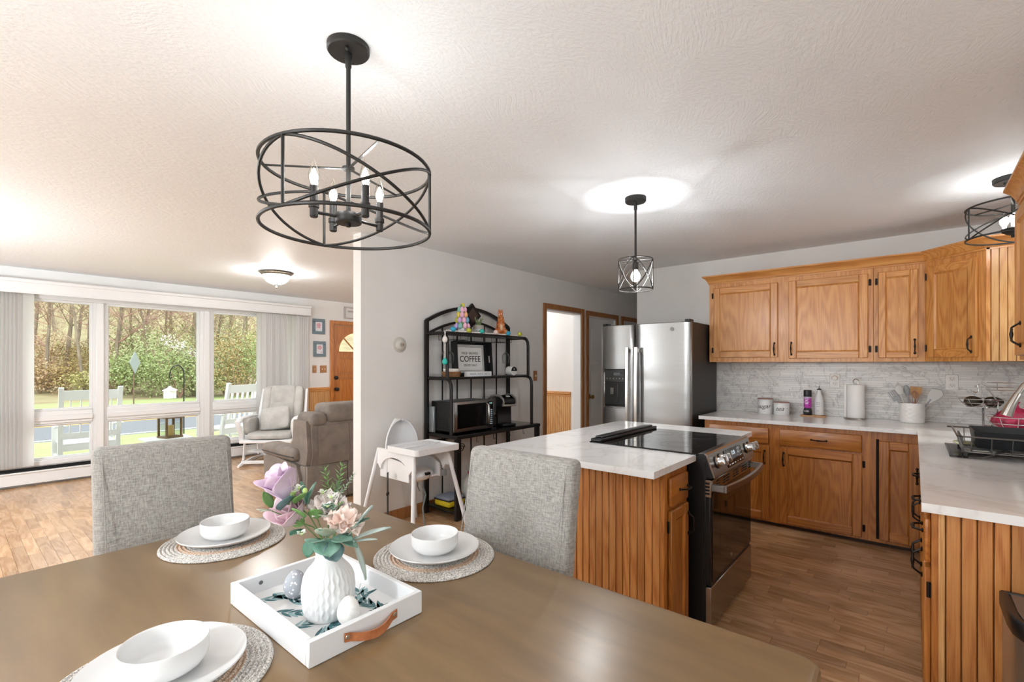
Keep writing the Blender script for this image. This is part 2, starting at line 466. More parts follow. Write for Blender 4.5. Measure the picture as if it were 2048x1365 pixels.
struct('wall_rear', wall_open('y', -2.5, .1, -.70, 7.49, [(.4, 2.8, 0, 2.1), (4.3, 6.7, .7, 2.1)]), WALL)

# unseen windows added so sky light reaches the room: plain framed panes
def added_window(name, M, w, z0, z1, cols):
    r = tag(bpy.data.objects.new(name, None), kind=ST); COL.objects.link(r)
    f = MB(M); t = .05
    f.box(0, w, 0, .1, z0, z0+t); f.box(0, w, 0, .1, z1-t, z1); f.box(0, t, 0, .1, z0, z1); f.box(w-t, w, 0, .1, z0, z1)
    for k in range(1, cols): f.box(w*k/cols-.03, w*k/cols+.03, .02, .08, z0, z1)
    ob('frame', f, WHITEP, r)
    for k in range(cols): ob('pane', MB(M).box(w*k/cols+.05, w*(k+1)/cols-.05, .045, .051, z0+t, z1-t), PANE, r)
    return r
added_window('added_window_2', frame(.7, -.70, 0, PI), 2.4, .75, 2.08, 2)
added_window('added_window_3', frame(4.33, -.70, 0, PI), .88, 1.10, 2.05, 2)
added_window('added_window_4', frame(-2.4, .4, 0, PI/2), 2.4, FZ, 2.1, 2)
added_window('added_window_5', frame(-2.4, 4.3, 0, PI/2), 2.4, .7, 2.1, 2)

# the big front window: three tall panes over three low ones
def front_window():
    r = tag(bpy.data.objects.new('window_1', None), kind=ST); COL.objects.link(r); r.location = (1.75, 7.49, .245)
    x0, x1, z0, z1 = .0, 3.62, .245, 2.17
    cols = [(.055, 1.137), (1.261, 2.252), (2.405, 3.565)]
    f = MB(); y0, y1 = 7.47, 7.60
    f.box(x0, x1, y0, y1, 2.115, z1, .006); f.box(x0, x1, y0, y1, z0, .30, .006)
    f.box(x0, cols[0][0], y0, y1, z0, z1, .004); f.box(cols[2][1], x1, y0, y1, z0, z1, .004)
    ob('frame', f, WHITEP, r)
    for a, c in ((1.137, 1.261), (2.252, 2.405)):
        m = (a+c)/2; b = MB().box(a, c, 7.49, 7.60, .30, 2.115, .004); b.box(m-.036, m+.036, 7.462, 7.5, .30, 2.115, .006)
        ob('mullion', b, WHITEP, r)
    for (a, c) in cols:
        b = MB().box(a, c, 7.485, 7.60, .70, .85, .01); b.box(a, c, 7.468, 7.49, .735, .80, .008); ob('rail', b, WHITEP, r)
        for p, q in ((.30, .70), (.85, 2.115)):
            s = MB(); e = .026
            for d, yy in ((e, 7.51), (e*.5, 7.495)):
                s.box(a, c, yy, yy+.05, p, p+d, .003); s.box(a, c, yy, yy+.05, q-d, q, .003)
                s.box(a, a+d, yy, yy+.05, p+d, q-d, .003); s.box(c-d, c, yy, yy+.05, p+d, q-d, .003)
            so = ob('sash', s, WHITEP, r)
            ob('pane', MB().box(a+e, c-e, 7.53, 7.536, p+e, q-e), PANE, so)
    return r
front_window()
# front door with a half-round light
def front_door():
    r = tag(bpy.data.objects.new('door_1', None), kind=ST); COL.objects.link(r); r.location = (4.67, 7.5, FZ)
    cs = MB().box(4.152, 4.215, 7.465, 7.52, FZ, 2.118, .006).box(5.125, 5.19, 7.465, 7.52, FZ, 2.118, .006).box(4.215, 5.125, 7.465, 7.52, 2.058, 2.118, .006)
    cs.box(4.21, 4.226, 7.49, 7.62, FZ, 2.06).box(5.114, 5.13, 7.49, 7.62, FZ, 2.06).box(4.226, 5.114, 7.49, 7.62, 2.044, 2.06)
    ob('casing', cs, DOORW, r)
    x0, x1, y0, y1 = 4.23, 5.11, 7.53, 7.572; cx = 4.67; R = .325; zb = 1.60
    b = MB(); b.box(x0, x1, y0, y1, FZ, zb)
    n = 20; A = [(cx+R*math.cos(PI*k/n), zb+R*math.sin(PI*k/n)) for k in range(n+1)]
    for k in range(n):                                   # door skin around the fan light
        (ax, az), (bx, bz) = A[k], A[k+1]
        for yy in (y0, y1): b.add([(ax, yy, az), (bx, yy, bz), (bx, yy, 2.04), (ax, yy, 2.04)], [(0, 1, 2, 3)])
        b.add([(ax, y0, az), (bx, y0, bz), (bx, y1, bz), (ax, y1, az)], [(0, 1, 2, 3)])
    b.box(x0, cx-R, y0, y1, zb, 2.04).box(cx+R, x1, y0, y1, zb, 2.04)
    leaf = ob('door_leaf', b, DOORW, r)
    for (a, c, p, q) in ((4.375, 4.655, 1.235, 1.47), (4.685, 4.965, 1.235, 1.47), (4.36, 4.655, .30, 1.12), (4.685, 4.98, .30, 1.12)):
        ob('door_panel', MB().box(a, c, 7.524, 7.535, p, q, .008), DOORW, leaf)
        g = MB()
        for k in range(1, 5): g.box(a+(c-a)*k/5-.002, a+(c-a)*k/5+.002, 7.5225, 7.525, p+.02, q-.02)
    rails = MB()
    for z in (1.58, 1.49, 1.215, 1.14): rails.box(4.35, 4.99, 7.524, 7.531, z-.004, z+.004)
    ob('moulding', rails, TRIMW, leaf)
    ob('fan_pane', MB().prism([(x, z) for x, z in A], -7.555, -7.549, Matrix.Rotation(PI/2, 4, 'X')), PANE, leaf)
    mu = MB()
    for a in (45, 90, 135):
        t = math.radians(a); mu.tube([(cx, 7.545, zb), (cx+R*math.cos(t), 7.545, zb+R*math.sin(t))], .012, 6)
    ob('muntin', mu, DOORW, leaf)
    Y90 = Matrix.Rotation(PI/2, 4, 'X')
    for nm, z, rr, ln in (('deadbolt', 1.151, .034, .02), ('door_knob', .955, .032, .055)):
        k = MB(Matrix.Translation((4.29, 7.53, z)) @ Y90)
        k.lathe([(rr, 0), (rr, .008), (rr*.5, .014), (rr*.45, ln*.6), (rr*.9, ln*.75), (rr*.95, ln), (.001, ln+.008)], 20); ob(nm, k, BLACKM, leaf)
front_door()
# wainscot by the front door and on the entry wall
def wainscot(name, M, w, h, z0=FZ, pitch=.033):
    r = tag(bpy.data.objects.new(name, None), kind=ST); COL.objects.link(r); r.location = M @ Vector((0, 0, z0))
    b = MB(M); n = int(w/pitch)
    for k in range(n): b.box(k*pitch+.0015, (k+1)*pitch-.0015, -.012, 0, z0, h-.03, .003)
    b.box(0, w, -.006, 0, z0, h)
    o = ob('beadboards', b, BEADL, r); o['kind'] = 'stuff'
    ob('cap_rail', MB(M).box(0, w, -.028, 0, h-.04, h, .006).box(0, w, -.02, 0, h-.065, h-.04, .003), OAK_UX, r)
wainscot('trim_1', frame(3.76, 7.49, 0), .39, 1.0)
wainscot('trim_2', frame(5.562, 7.46, 0, -PI/2), 3.84, 1.0)
# inner doorways: casings, jambs, white doors
def casing(name, x0, x1, top, door=False, knob=None):
    r = tag(bpy.data.objects.new(name, None), kind=ST); COL.objects.link(r); r.location = ((x0+x1)/2, 3.40, FZ)
    w = .064
    b = MB().box(x0-w, x0, 3.382, 3.402, FZ, top+w, .005).box(x1, x1+w, 3.382, 3.402, FZ, top+w, .005).box(x0, x1, 3.382, 3.402, top, top+w, .005)
    ob('casing', b, TRIMW, r)
    b = MB().box(x0, x0+.016, 3.40, 3.51, FZ, top).box(x1-.016, x1, 3.40, 3.51, FZ, top).box(x0, x1, 3.40, 3.51, top-.016, top)
    ob('jamb', b, WHITEP, r)
    if door:
        lf = ob('door_leaf', MB().box(x0+.018, x1-.018, 3.43, 3.466, FZ+.01, top-.018), WHITEP, r)
        w2 = x1-x0-.036
        for (u, v) in ((.14, .46), (.54, .86)):
            for (p, q) in ((.13, .52), (.62, 1.28), (1.38, 1.62+.25)):
                a, c = x0+.018+w2*u, x0+.018+w2*v
                f = MB()
                for d, yy in ((0, 3.4255), (.022, 3.4235)):
                    f.box(a+d, c-d, yy, 3.432, p+d, q-d, .004)
                ob('door_panel', f, WHITEP, lf)
        k = MB(Matrix.Translation((x0+.085, 3.43, .93)) @ Matrix.Rotation(PI/2, 4, 'X'))
        k.lathe([(.032, 0), (.032, .006), (.012, .012), (.012, .03), (.027, .04), (.03, .055), (.02, .068), (.001, .07)], 20); ob('door_knob', k, BRASS, lf)
casing('door_2', 4.675, 5.47, 2.055)
casing('door_3', 5.65, 6.44, 2.045, True)
casing('door_4', 6.66, 7.44, 2.045, True)
struct('baseboard_partition', MB().box(2.152, 4.61, 3.385, 3.40, FZ, .135, .004).box(2.14, 2.152, 3.385, 3.52, FZ, .135, .003), TRIMW)
struct('baseboard_back', MB().box(5.045, 5.06, 1.45, 2.405, FZ, .135, .004), TRIMW)

# baseboard heater under the window
ht = thing('baseboard_heater', 'long white baseboard heater with a black top slot below the picture window', 'heater', (.8, 7.42, FZ))
ob('cover', MB().box(-2.3, 3.62, 7.415, 7.425, .065, .20, .003).box(-2.3, 3.62, 7.405, 7.418, .185, .205, .004).box(-2.3, 3.62, 7.48, 7.488, FZ, .25), WHITEP, ht)
ob('top_slot', MB().box(-2.3, 3.62, 7.425, 7.47, .205, .218).box(-2.3, 3.62, 7.47, 7.484, .205, .238), BLACKP, ht)
ob('fin_core', MB().box(-2.3, 3.6, 7.435, 7.478, .07, .15), mat('heater_dark', '15120F', .7), ht)
ob('end_cap', MB().box(3.6, 3.66, 7.40, 7.488, FZ, .25, .006), WHITEP, ht)

# vertical blinds and valance
va = thing('valance', 'long off-white boxed valance above the picture window', 'valance', (1.7, 7.4, 2.145))
ob('board', MB().box(-1.0, 3.745, 7.32, 7.335, 2.145, 2.297, .004).box(-1.0, 3.745, 7.335, 7.488, 2.28, 2.297).box(3.73, 3.745, 7.335, 7.488, 2.145, 2.28), WHITEP, va)
ob('moulding', MB().box(-1.0, 3.75, 7.305, 7.322, 2.262, 2.30, .006).box(-1.0, 3.748, 7.313, 7.322, 2.145, 2.165, .004), WHITEP, va)
def _vinyl():
    m, t, p = newmat('blind_vinyl'); setp(p, Base_Color=rgb('ECEBEA'), Roughness=.5)
    tl = t.nodes.new('ShaderNodeBsdfTranslucent'); tl.inputs[0].default_value = rgb('ECECEC'); mx = t.nodes.new('ShaderNodeMixShader'); mx.inputs[0].default_value = .62
    o = t.nodes['Material Output']; t.links.new(p.outputs[0], mx.inputs[1]); t.links.new(tl.outputs[0], mx.inputs[2]); t.links.new(mx.outputs[0], o.inputs[0]); return m
BL = _vinyl()
def blinds(name, label, xs):
    r = thing(name, label, 'blind', (sum(x for x, a in xs)/len(xs), 7.43, .26))
    pr = None
    for (x, a) in xs:
        M = frame(x, 7.40, 0, a)
        if pr is None:
            b = MB(); n = 4
            pts = [(-.044+.088*k/n, .006*(1-(2*k/n-1)**2)) for k in range(n+1)]
            b.prism(pts+[(u, v-.0012) for u, v in pts[::-1]], .262, 2.15)
            pr = ob('vane', MB(M).add(b.v, b.f), BL, r)
            base = (M, pr.matrix_basis.copy(), Wm(pr))
        else:
            again(pr, r, M @ base[0].inverted() @ base[2], 'vane')
blinds('vertical_blind', 'drawn-back white vertical blind at the window end farthest from the front door', [(-.30+.030*k, math.radians(34+5*math.sin(k*2.1))) for k in range(29)]+[(.588, math.radians(8))])
blinds('vertical_blind', 'drawn-back white vertical blind behind the white glider chair', [(2.99, math.radians(10))]+[(3.045+.027*k, math.radians(-22+6*math.sin(k*1.7))) for k in range(13)]+[(3.42, math.radians(12)), (3.49, math.radians(10))]+[(3.55+.035*k, math.radians(-20)) for k in range(5)])

# ================================================================ OUTSIDE
def hill(x, y):
    d = max(0, y-29); return -.3+.035*d+.0055*d*d+.35*noise.noise(Vector((x*.12, y*.12, 0)))*min(1, d/6)
GROUND = mottled('woodland_floor', '8A785A', 'A29C74', .8, .95, lo=.3, hi=.7)
def _grass():
    m, t, p = newmat('spring_grass'); v = coords(t)
    f = math1(t, 'ADD', math1(t, 'MULTIPLY', noisetex(t, v, .7, 3, .6), .5), math1(t, 'MULTIPLY', noisetex(t, coords(t, (30, 30, 30)), 1, 2, .6), .5))
    t.links.new(ramp(t, f, [(.3, '85905A'), (.5, '9DA76E'), (.7, 'B2BA86')]), p.inputs['Base Color']); setp(p, Roughness=.9)
    bump(t, p, f, .8, .03); return m
GRASS = _grass()
b = MB(); b.grid(lambda u, v: (-26+u*70, 28+v*60, hill(-26+u*70, 28+v*60)), 50, 40); struct('hillside', b, GROUND, ang=60)
struct('lawn', MB().box(-20, 45, 8.4, 14.3, -.45, -.30).box(-20, 45, 21.8, 30.5, -.45, -.30), GRASS)
ROADM = mottled('asphalt', '6C6E71', '7B7D80', 30, .9)
road = struct('road', MB().box(-30, 60, 14.2, 21.9, -.5, -.33), ROADM)
YEL = mat('yellow_road_paint', 'D9A93C', .8); WHT = mat('white_road_paint', 'DADADA', .8)
ob('centre_line', MB().box(-30, 60, 18.05, 18.17, -.331, -.327).box(-30, 60, 18.30, 18.42, -.331, -.327), YEL, road)
ob('edge_line', MB().box(-30, 60, 14.75, 14.87, -.331, -.327), WHT, road)
ob('edge_line', MB().box(-30, 60, 21.3, 21.42, -.331, -.327), WHT, road)
struct('porch_slab', MB().box(-4, 9, 7.65, 9.35, -.4, -.12), mat('porch_concrete', 'A9A59C', .9))
# porch roof of ribbed metal
def porch_roof():
    r = tag(bpy.data.objects.new('roof_eave', None), kind=ST); COL.objects.link(r); r.location = (2, 7.9, 2.15)
    PM = mat('pale_green_metal', 'C9D2C0', .5)
    pan = MB()
    for k in range(44):
        x = -3+k*.24; A_, B_ = (7.66, 2.40), (8.2, 2.175)
        pan.add([(x, A_[0], A_[1]), (x+.17, A_[0], A_[1]), (x+.17, B_[0], B_[1]), (x, B_[0], B_[1]), (x+.185, A_[0], A_[1]+.04), (x+.225, A_[0], A_[1]+.04), (x+.225, B_[0], B_[1]+.04), (x+.185, B_[0], B_[1]+.04), (x+.24, A_[0], A_[1]), (x+.24, B_[0], B_[1])],
                [(0, 1, 2, 3), (1, 4, 7, 2), (4, 5, 6, 7), (5, 8, 9, 6)])
    o = ob('ribbed_sheet', pan, PM, r, ang=0, solid=.004); o['kind'] = 'stuff'
    ob('eave_trim', MB().box(-3, 7.6, 8.19, 8.215, 2.15, 2.178), mat('eave_dark', '6C6A5C', .6), r)
porch_roof()

BARK = mottled('grey_brown_bark', '75685A', '978876', 8, .95, stretch=(1, 1, .2))
BARKP = mottled('pale_bark', '9A8F7C', 'BBB19D', 8, .95, stretch=(1, 1, .2))
TWIG = [mat('twig_brown', '9C8670', .9), mat('twig_russet', 'A98678', .9), mat('twig_olive', '989272', .9)]
LEAFM = {'rose': mat('redbud_haze', 'B98F88', .9), 'olive': mat('new_leaf_olive', 'AAA46E', .9), 'green': mat('shrub_green', '95A26C', .9), 'green2': mat('shrub_pale_green', 'A9B182', .9),
         'white': mat('white_blossom', 'E8DEDC', .9), 'rust': mat('dry_bramble', 'A08B5C', .9), 'tan': mat('dry_leaf_tan', 'B89C7A', .9)}
def limb(b, p, d, L, r, depth, rnd, tips, n=5):
    pts = [Vector(p)]; rr = [r]; k = 4
    for i in range(k):
        d = (d+Vector((rnd.uniform(-.22, .22), rnd.uniform(-.22, .22), rnd.uniform(-.08, .16)))).normalized()
        pts.append(pts[-1]+d*L/k); rr.append(r*(1-.5*(i+1)/k))
    b.tube(pts, rr, max(3, n), caps=False)
    if depth == 0: tips.append((pts[-1], d)); return
    for i in range(3 if depth > 1 else 4):
        t = rnd.uniform(.35, 1); q = pts[0].lerp(pts[-1], t) if t < 1 else pts[-1]
        j = min(k, int(t*k)); q = pts[j]
        a = rnd.uniform(0, 2*PI); s = Vector((math.cos(a), math.sin(a), rnd.uniform(-.1, .9)))
        limb(b, q, (d*.7+s).normalized(), L*rnd.uniform(.45, .72), rr[j]*.55, depth-1, rnd, tips, n-1)
def leafcards(b, c, R, n, size, rnd, flat=1.0):
    for _ in range(n):
        while True:
            q = Vector((rnd.uniform(-1, 1), rnd.uniform(-1, 1), rnd.uniform(-1, 1)))
            if q.length < 1: break
        q = c+Vector((q.x*R, q.y*R, q.z*R*flat))
        u = Vector((rnd.gauss(0, 1), rnd.gauss(0, 1), rnd.gauss(0, .7))).normalized()*size*rnd.uniform(.6, 1.3)
        w = u.orthogonal().normalized()*size*.55
        w.rotate(Matrix.Rotation(rnd.uniform(0, 6.28), 3, u))
        b.add([q-u, q+w, q+u, q-w], [(0, 1, 2, 3)])
def tree(x, y, h, r, kind, label, seed, nleaf=260, depth=3, lean=0, crown='branches'):
    rnd = random.Random(seed); z = hill(x, y)-.1 if y > 28 else -.35
    t = thing('tree', label, 'tree', (x, y, z), group='bare woodland trees across the road')
    b = MB(); tips = []
    d = Vector((lean+rnd.uniform(-.1, .1), rnd.uniform(-.1, .1), 1)).normalized()
    pts = [Vector((x, y, z))]; rr = [r]
    for i in range(6):
        d = (d+Vector((rnd.uniform(-.09, .09), rnd.uniform(-.09, .09), .05))).normalized(); pts.append(pts[-1]+d*h/6); rr.append(r*(1-.1*(i+1)))
    b.tube(pts, [q*.62 for q in rr], 7); ob('trunk', b, BARK if kind != 'pale' else BARKP, t)
    b = MB()
    for i in range(2, 7):
        for _ in range(3):
            a = rnd.uniform(0, 2*PI); s = Vector((math.cos(a), math.sin(a), rnd.uniform(.2, 1.0))).normalized()
            limb(b, pts[i], s, h*rnd.uniform(.28, .5), rr[i]*.22, depth-1, rnd, tips, 5)
    o = ob('branches', b, TWIG[seed % 3], t, ang=0)
    tw = MB()
    for (q, dd) in tips:                                    # fine end twigs
        for _ in range(6):
            e = (dd+Vector((rnd.uniform(-.9, .9), rnd.uniform(-.9, .9), rnd.uniform(-.4, .8)))).normalized(); L = rnd.uniform(.35, .9); s = e.orthogonal().normalized()*.008
            tw.add([q-s, q+s, q+e*L*.6+s*.6+Vector((0, 0, .04)), q+e*L, q+e*L*.6-s*.6+Vector((0, 0, .04))], [(0, 1, 2, 3, 4)])
    o = ob('twigs', tw, TWIG[seed % 3], t, ang=0); o['kind'] = 'stuff'
    if kind in LEAFM and nleaf:
        lb = MB(); per = max(1, nleaf//max(1, len(tips)))
        for (q, dd) in tips: leafcards(lb, q, .6, per+2, .038, rnd)
        o = ob('crown', lb, LEAFM[kind], t, ang=0); o['kind'] = 'stuff'
    return t
def shrub(x, y, w, h, kind, label, seed, n=1700, size=.062):
    h *= 1.22
    rnd = random.Random(seed); z = hill(x, y)-.05 if y > 28 else -.3
    t = thing('shrub', label, 'shrub', (x, y, z), group='tangled roadside shrubs')
    lb = MB()
    for k in range(7):
        a = rnd.uniform(0, 6.28); c = Vector((x+math.cos(a)*w*.35*rnd.random(), y+math.sin(a)*w*.3*rnd.random(), z+h*rnd.uniform(.25, .7)))
        leafcards(lb, c, w*.36, n//7, size, rnd, .85*h/w if h < w else 1)
    o = ob('foliage', lb, LEAFM[kind], t, ang=0); o['kind'] = 'stuff'
    sb = MB()
    for k in range(9):
        a = rnd.uniform(0, 6.28); s = Vector((math.cos(a)*.5, math.sin(a)*.5, 1)).normalized(); q = Vector((x, y, z))
        sb.tube([q, q+s*h*.5+Vector((rnd.uniform(-.1, .1), 0, 0)), q+s*h*rnd.uniform(.9, 1.15)+Vector((rnd.uniform(-.3, .3), 0, 0))], [.02, .014, .005], 4)
    ob('stems', sb, TWIG[seed % 3], t, ang=0)
def dirxy(px, d):   # ground point on the line of sight column px at forward distance d
    l = (px-1024)/954.85; return (d*(.7649+l*.6442), d*(.6442-l*.7649))
rn = random.Random(11)
for i, (px, d, h, r, kind) in enumerate([
        (95, 25, 7, .16, 'tan'), (130, 29, 9, .2, 'olive'), (172, 24, 8, .13, 'tan'), (222, 26, 8, .2, 'olive'), (150, 34, 10, .2, 'tan'), (60, 30, 9, .2, 'tan'), (182, 31, 9, .16, 'rose'),
        (262, 29, 6.5, .15, 'rose'), (300, 27, 6, .15, 'rose'), (335, 31, 7, .15, 'rose'), (275, 34, 9, .2, 'rose'), (372, 34, 9, .18, 'tan'), (388, 28, 8, .12, 'olive'), (345, 38, 10, .2, 'tan'),
        (430, 30, 9, .15, 'olive'), (452, 35, 10, .2, 'tan'), (470, 28, 8, .12, 'olive'), (495, 33, 9, .16, 'olive'), (520, 30, 9, .16, 'olive'), (415, 40, 10, .2, 'tan'), (238, 40, 10, .2, 'tan'), (110, 40, 11, .2, 'tan'), (20, 27, 9, .2, 'tan')]):
    x, y = dirxy(px, d)
    tree(x, y, h, r, kind, {'tan': 'bare brown tree in the woods across the road', 'olive': 'woodland tree with a thin olive haze of new leaves across the road', 'rose': 'woodland tree with a rosy brown haze of buds across the road'}[kind], 100+i, 900 if kind == 'rose' else 500)
x, y = dirxy(388, 25)
tb = thing('blossom_tree', 'tree in white blossom among the green shrubs across the road', 'tree', (x, y, hill(x, y)))
bb = MB(); tips = []; rb = random.Random(5); z = hill(x, y)
limb(bb, (x, y, z), Vector((-.2, 0, 1)), 1.7, .07, 2, rb, tips); ob('trunk', bb, BARK, tb)
lb = MB()
for k in range(30):
    u = k/29; c = Vector((x, y, z))+Vector((-1.25+1.75*u, 0.3*rb.uniform(-1, 1), 2.95-.95*u+rb.uniform(-.25, .25))); leafcards(lb, c, .26, 14, .05, rb)
o = ob('blossom', lb, LEAFM['white'], tb, ang=0); o['kind'] = 'stuff'
sh = [(px, d, w, h, k) for px, d, w, h, k in [
    (80, 23.5, 2.6, 1.5, 'tan'), (130, 24.5, 3, 1.6, 'rust'), (185, 24, 2.4, 1.2, 'olive'), (228, 24, 2.6, 1.8, 'green'), (262, 25, 3, 2.2, 'green2'), (300, 24, 3, 2.2, 'green'), (330, 25.5, 3.4, 3.0, 'green2'),
    (360, 24, 3, 2.4, 'green'), (388, 25, 3.2, 3.0, 'green'), (345, 28, 3.6, 4.0, 'olive'), (300, 29, 3.6, 3.6, 'green'), (425, 24.5, 2.6, 2.2, 'green2'), (450, 26, 3, 3.2, 'rust'), (475, 24.5, 2.8, 2.6, 'rust'), (500, 26, 3, 3.4, 'olive'), (525, 25, 3, 3.2, 'green'),
    (440, 29, 3.6, 4.4, 'green2'), (480, 30, 3.6, 4.8, 'olive'), (395, 30, 3.6, 4.4, 'green2'), (250, 29, 3.4, 3.0, 'olive'), (200, 29, 3.4, 2.4, 'rust'), (150, 30, 3.6, 2.4, 'olive'), (95, 29, 3.4, 2.4, 'tan'), (40, 26, 3.2, 2.2, 'tan')]]
for i, (px, d, w, h, k) in enumerate(sh):
    x, y = dirxy(px, d)
    shrub(x, y, w, h, k, {'tan': 'dry tan undergrowth shrub at the wood edge', 'rust': 'dry bramble shrub at the wood edge', 'olive': 'olive leafing shrub at the wood edge', 'green': 'mid green leafy shrub at the wood edge', 'green2': 'pale green leafy shrub at the wood edge'}[k], 300+i)

def rocking_chair(label, M):
    r = thing('rocking_chair', label, 'chair', M @ Vector((0, 0, 0)), 0, 'white rocking chairs on the porch')
    W2 = .30; wm = WHITEOUT
    for s in (-1, 1):
        ob('post', MB(M).tube([(s*W2, -.02, .04), (s*W2, -.02, .45), (s*(W2+.005), -.17, 1.19)], .036, 4), wm, r)
        ob('post', MB(M).box(s*W2-.03, s*W2+.03, .44, .49, .05, .66, .004), wm, r)
        ob('arm', MB(M).box(s*W2-.06, s*W2+.06, -.08, .56, .655, .68, .006), wm, r)
        ob('rocker', MB(M).tube([(s*W2, -.35+1.0*k/8, .02+.12*((k-4.2)/4.2)**2) for k in range(9)], .026, 4), wm, r)
        ob('stretcher', MB(M).box(s*W2-.015, s*W2+.015, 0, .46, .22, .26), wm, r)
    ob('top_rail', MB(M).box(-W2, W2, -.02-.145, .005-.145, 1.02, 1.15, .004), wm, r)
    ob('lower_rail', MB(M).box(-W2, W2, -.075, -.05, .50, .58, .004), wm, r)
    for k in range(5): ob('back_slat', MB(M).tube([(-.21+.105*k, -.062, .56), (-.21+.105*k, -.148, 1.04)], .027, 4, flat=(.3, 1.2)), wm, r)
    for k in range(6): ob('seat_slat', MB(M).box(-W2+.01, W2-.01, -.02+.085*k, .055+.085*k, .41, .43, .003), wm, r)
    ob('apron', MB(M).box(-W2, W2, -.02, .005, .33, .41).box(-W2, W2, .46, .485, .33, .41), wm, r)
rocking_chair('white wooden rocking chair on the porch seen square from behind', frame(1.285, 8.70, -.12, 0))
rocking_chair('white wooden rocking chair on the porch turned towards the lantern table', frame(3.22, 8.90, -.12, math.radians(24)))
pt = thing('porch_table', 'low white wooden table under the candle lantern', 'table', (2.18, 8.75, -.12))
for k in range(4): ob('top_slat', MB().box(1.88, 2.48, 8.52+.115*k, 8.625+.115*k, .235, .26, .003), WHITEOUT, pt)
for x in (1.95, 2.38):
    for y in (8.58, 8.9): ob('leg', MB().box(x, x+.04, y, y+.04, -.12, .235), WHITEOUT, pt)
LW = mottled('weathered_wood', '6A5236', '8C7350', 20, .8, stretch=(1, 1, .2))
la = thing('lantern', 'weathered wooden lantern with a yellow pillar candle on the porch table', 'lantern', (2.22, 8.72, .26))
f = MB(Matrix.Translation((2.22, 8.72, .26)) @ Matrix.Rotation(.25, 4, 'Z')); e = .105
for sx in (-1, 1):
    for sy in (-1, 1): f.box(sx*e-.013, sx*e+.013, sy*e-.013, sy*e+.013, 0, .31)
f.box(-.125, .125, -.125, .125, 0, .025, .004); f.box(-.125, .125, -.125, .125, .295, .32, .004)
ob('lantern_frame', f, LW, la)
g = MB(f.M)
for a, b_, c, d in ((-e, e, -e-.002, -e), (-e, e, e, e+.002), (-e-.002, -e, -e, e), (e, e+.002, -e, e)): g.box(a, b_, c, d, .03, .29)
ob('lantern_pane', g, CLEAR, la)
ob('candle', MB(f.M).lathe([(.05, .026), (.05, .18), (.045, .186), (.006, .18), (.001, .18)], 20), mat('candle_wax', 'E0BC6C', .5), la)
fe = thing('bird_feeder', 'white house-shaped bird feeder hanging from a black garden hook', 'bird feeder', (2.80, 11, .72))
M = Matrix.Translation((2.80, 11, .72)) @ Matrix.Rotation(.4, 4, 'Z')
ob('feeder_house', MB(M).box(-.075, .075, -.075, .075, 0, .16, .006), WHITEOUT, fe)
ob('feeder_roof', MB(M).lathe([(.155, .15), (.15, .162), (.05, .205), (.02, .235), (.001, .24)], 4), WHITEOUT, fe)
ob('hanger', MB(M).tube([(0, 0, .235), (0, 0, .38)], .004, 5), BLACKM, fe)
hk = thing('garden_hook', 'thin black shepherd hook pole on the lawn holding the bird feeder', 'pole', (3.03, 11, -.3))
ob('pole', MB().tube([(3.03, 11, -.3), (3.03, 11, 1.2)]+[(2.915+.115*math.cos(a), 11, 1.2+.16*math.sin(a)) for a in [PI*k/10 for k in range(1, 11)]]+[(2.79, 11, 1.14), (2.80, 11, 1.1), (2.83, 11, 1.13)], .011, 6), BLACKM, hk)
sg = thing('road_sign', 'grey back of a diamond road sign on a thin post by the road', 'sign', (5.05, 24.8, -.3))
ob('post', MB().box(5.03, 5.07, 24.78, 24.82, -.3, 1.6), mat('sign_post', '6E5B4A', .8), sg)
M = Matrix.Translation((5.05, 24.8, 1.45)) @ Matrix.Rotation(math.radians(56), 4, 'Z') @ Matrix.Rotation(PI/4, 4, 'Y')
ob('plate', MB(M).box(-.33, .33, -.05, -.035, -.33, .33, .0), mat('sign_back', '9AA0A0', .6, .2), sg)
ob('fallen_leaf', MB().add([(1.05, 9.9, -.292), (1.12, 9.96, -.27), (1.18, 9.9, -.295), (1.11, 9.84, -.27), (1.115, 9.9, -.25)], [(0, 1, 4), (1, 2, 4), (2, 3, 4), (3, 0, 4)]), mat('rust_leaf', 'B4633C', .8), label='small rust brown fallen leaf on the bright lawn', cat='leaf')
# ================================================================ KITCHEN
NEG = -PI/2
def bow_handle(name, M, vert, parent, L=.10, m=BRONZE, r=.0042):
    """twisted iron bow pull; M puts its centre on the door face, local -y is outwards"""
    pts = []; rr = []
    for k in range(15):
        u = k/14; s = (u-.5)*L; o = -.004-.026*min(1, math.sin(PI*u)*1.7)
        pts.append((0, o, s) if vert else (s, o, 0)); rr.append(r*(1+.75*math.exp(-((u-.5)/.12)**2)))
    b = MB(M).tube(pts, rr, 7)
    for e in (-1, 1):
        c = (0, -.003, e*L/2) if vert else (e*L/2, -.003, 0)
        b.ball(c, .008, .004, .011 if vert else .008, 8, 5)
    b.tube([(p[0]+.003*math.sin(i*1.9), p[1]+.003*math.cos(i*1.9), p[2]) if vert else (p[0], p[1]+.003*math.cos(i*1.9), p[2]+.003*math.sin(i*1.9)) for i, p in enumerate(pts)][3:12], r*.75, 5)
    return ob(name, b, m, parent)
def hinge(M, x, z, parent):
    b = MB(M).box(x-.008, x+.008, -.004, 0, z-.024, z+.024, .001); b.tube([(x, -.008, z-.026), (x, -.008, z+.026)], .0045, 6)
    ob('hinge', b, BRONZE, parent)
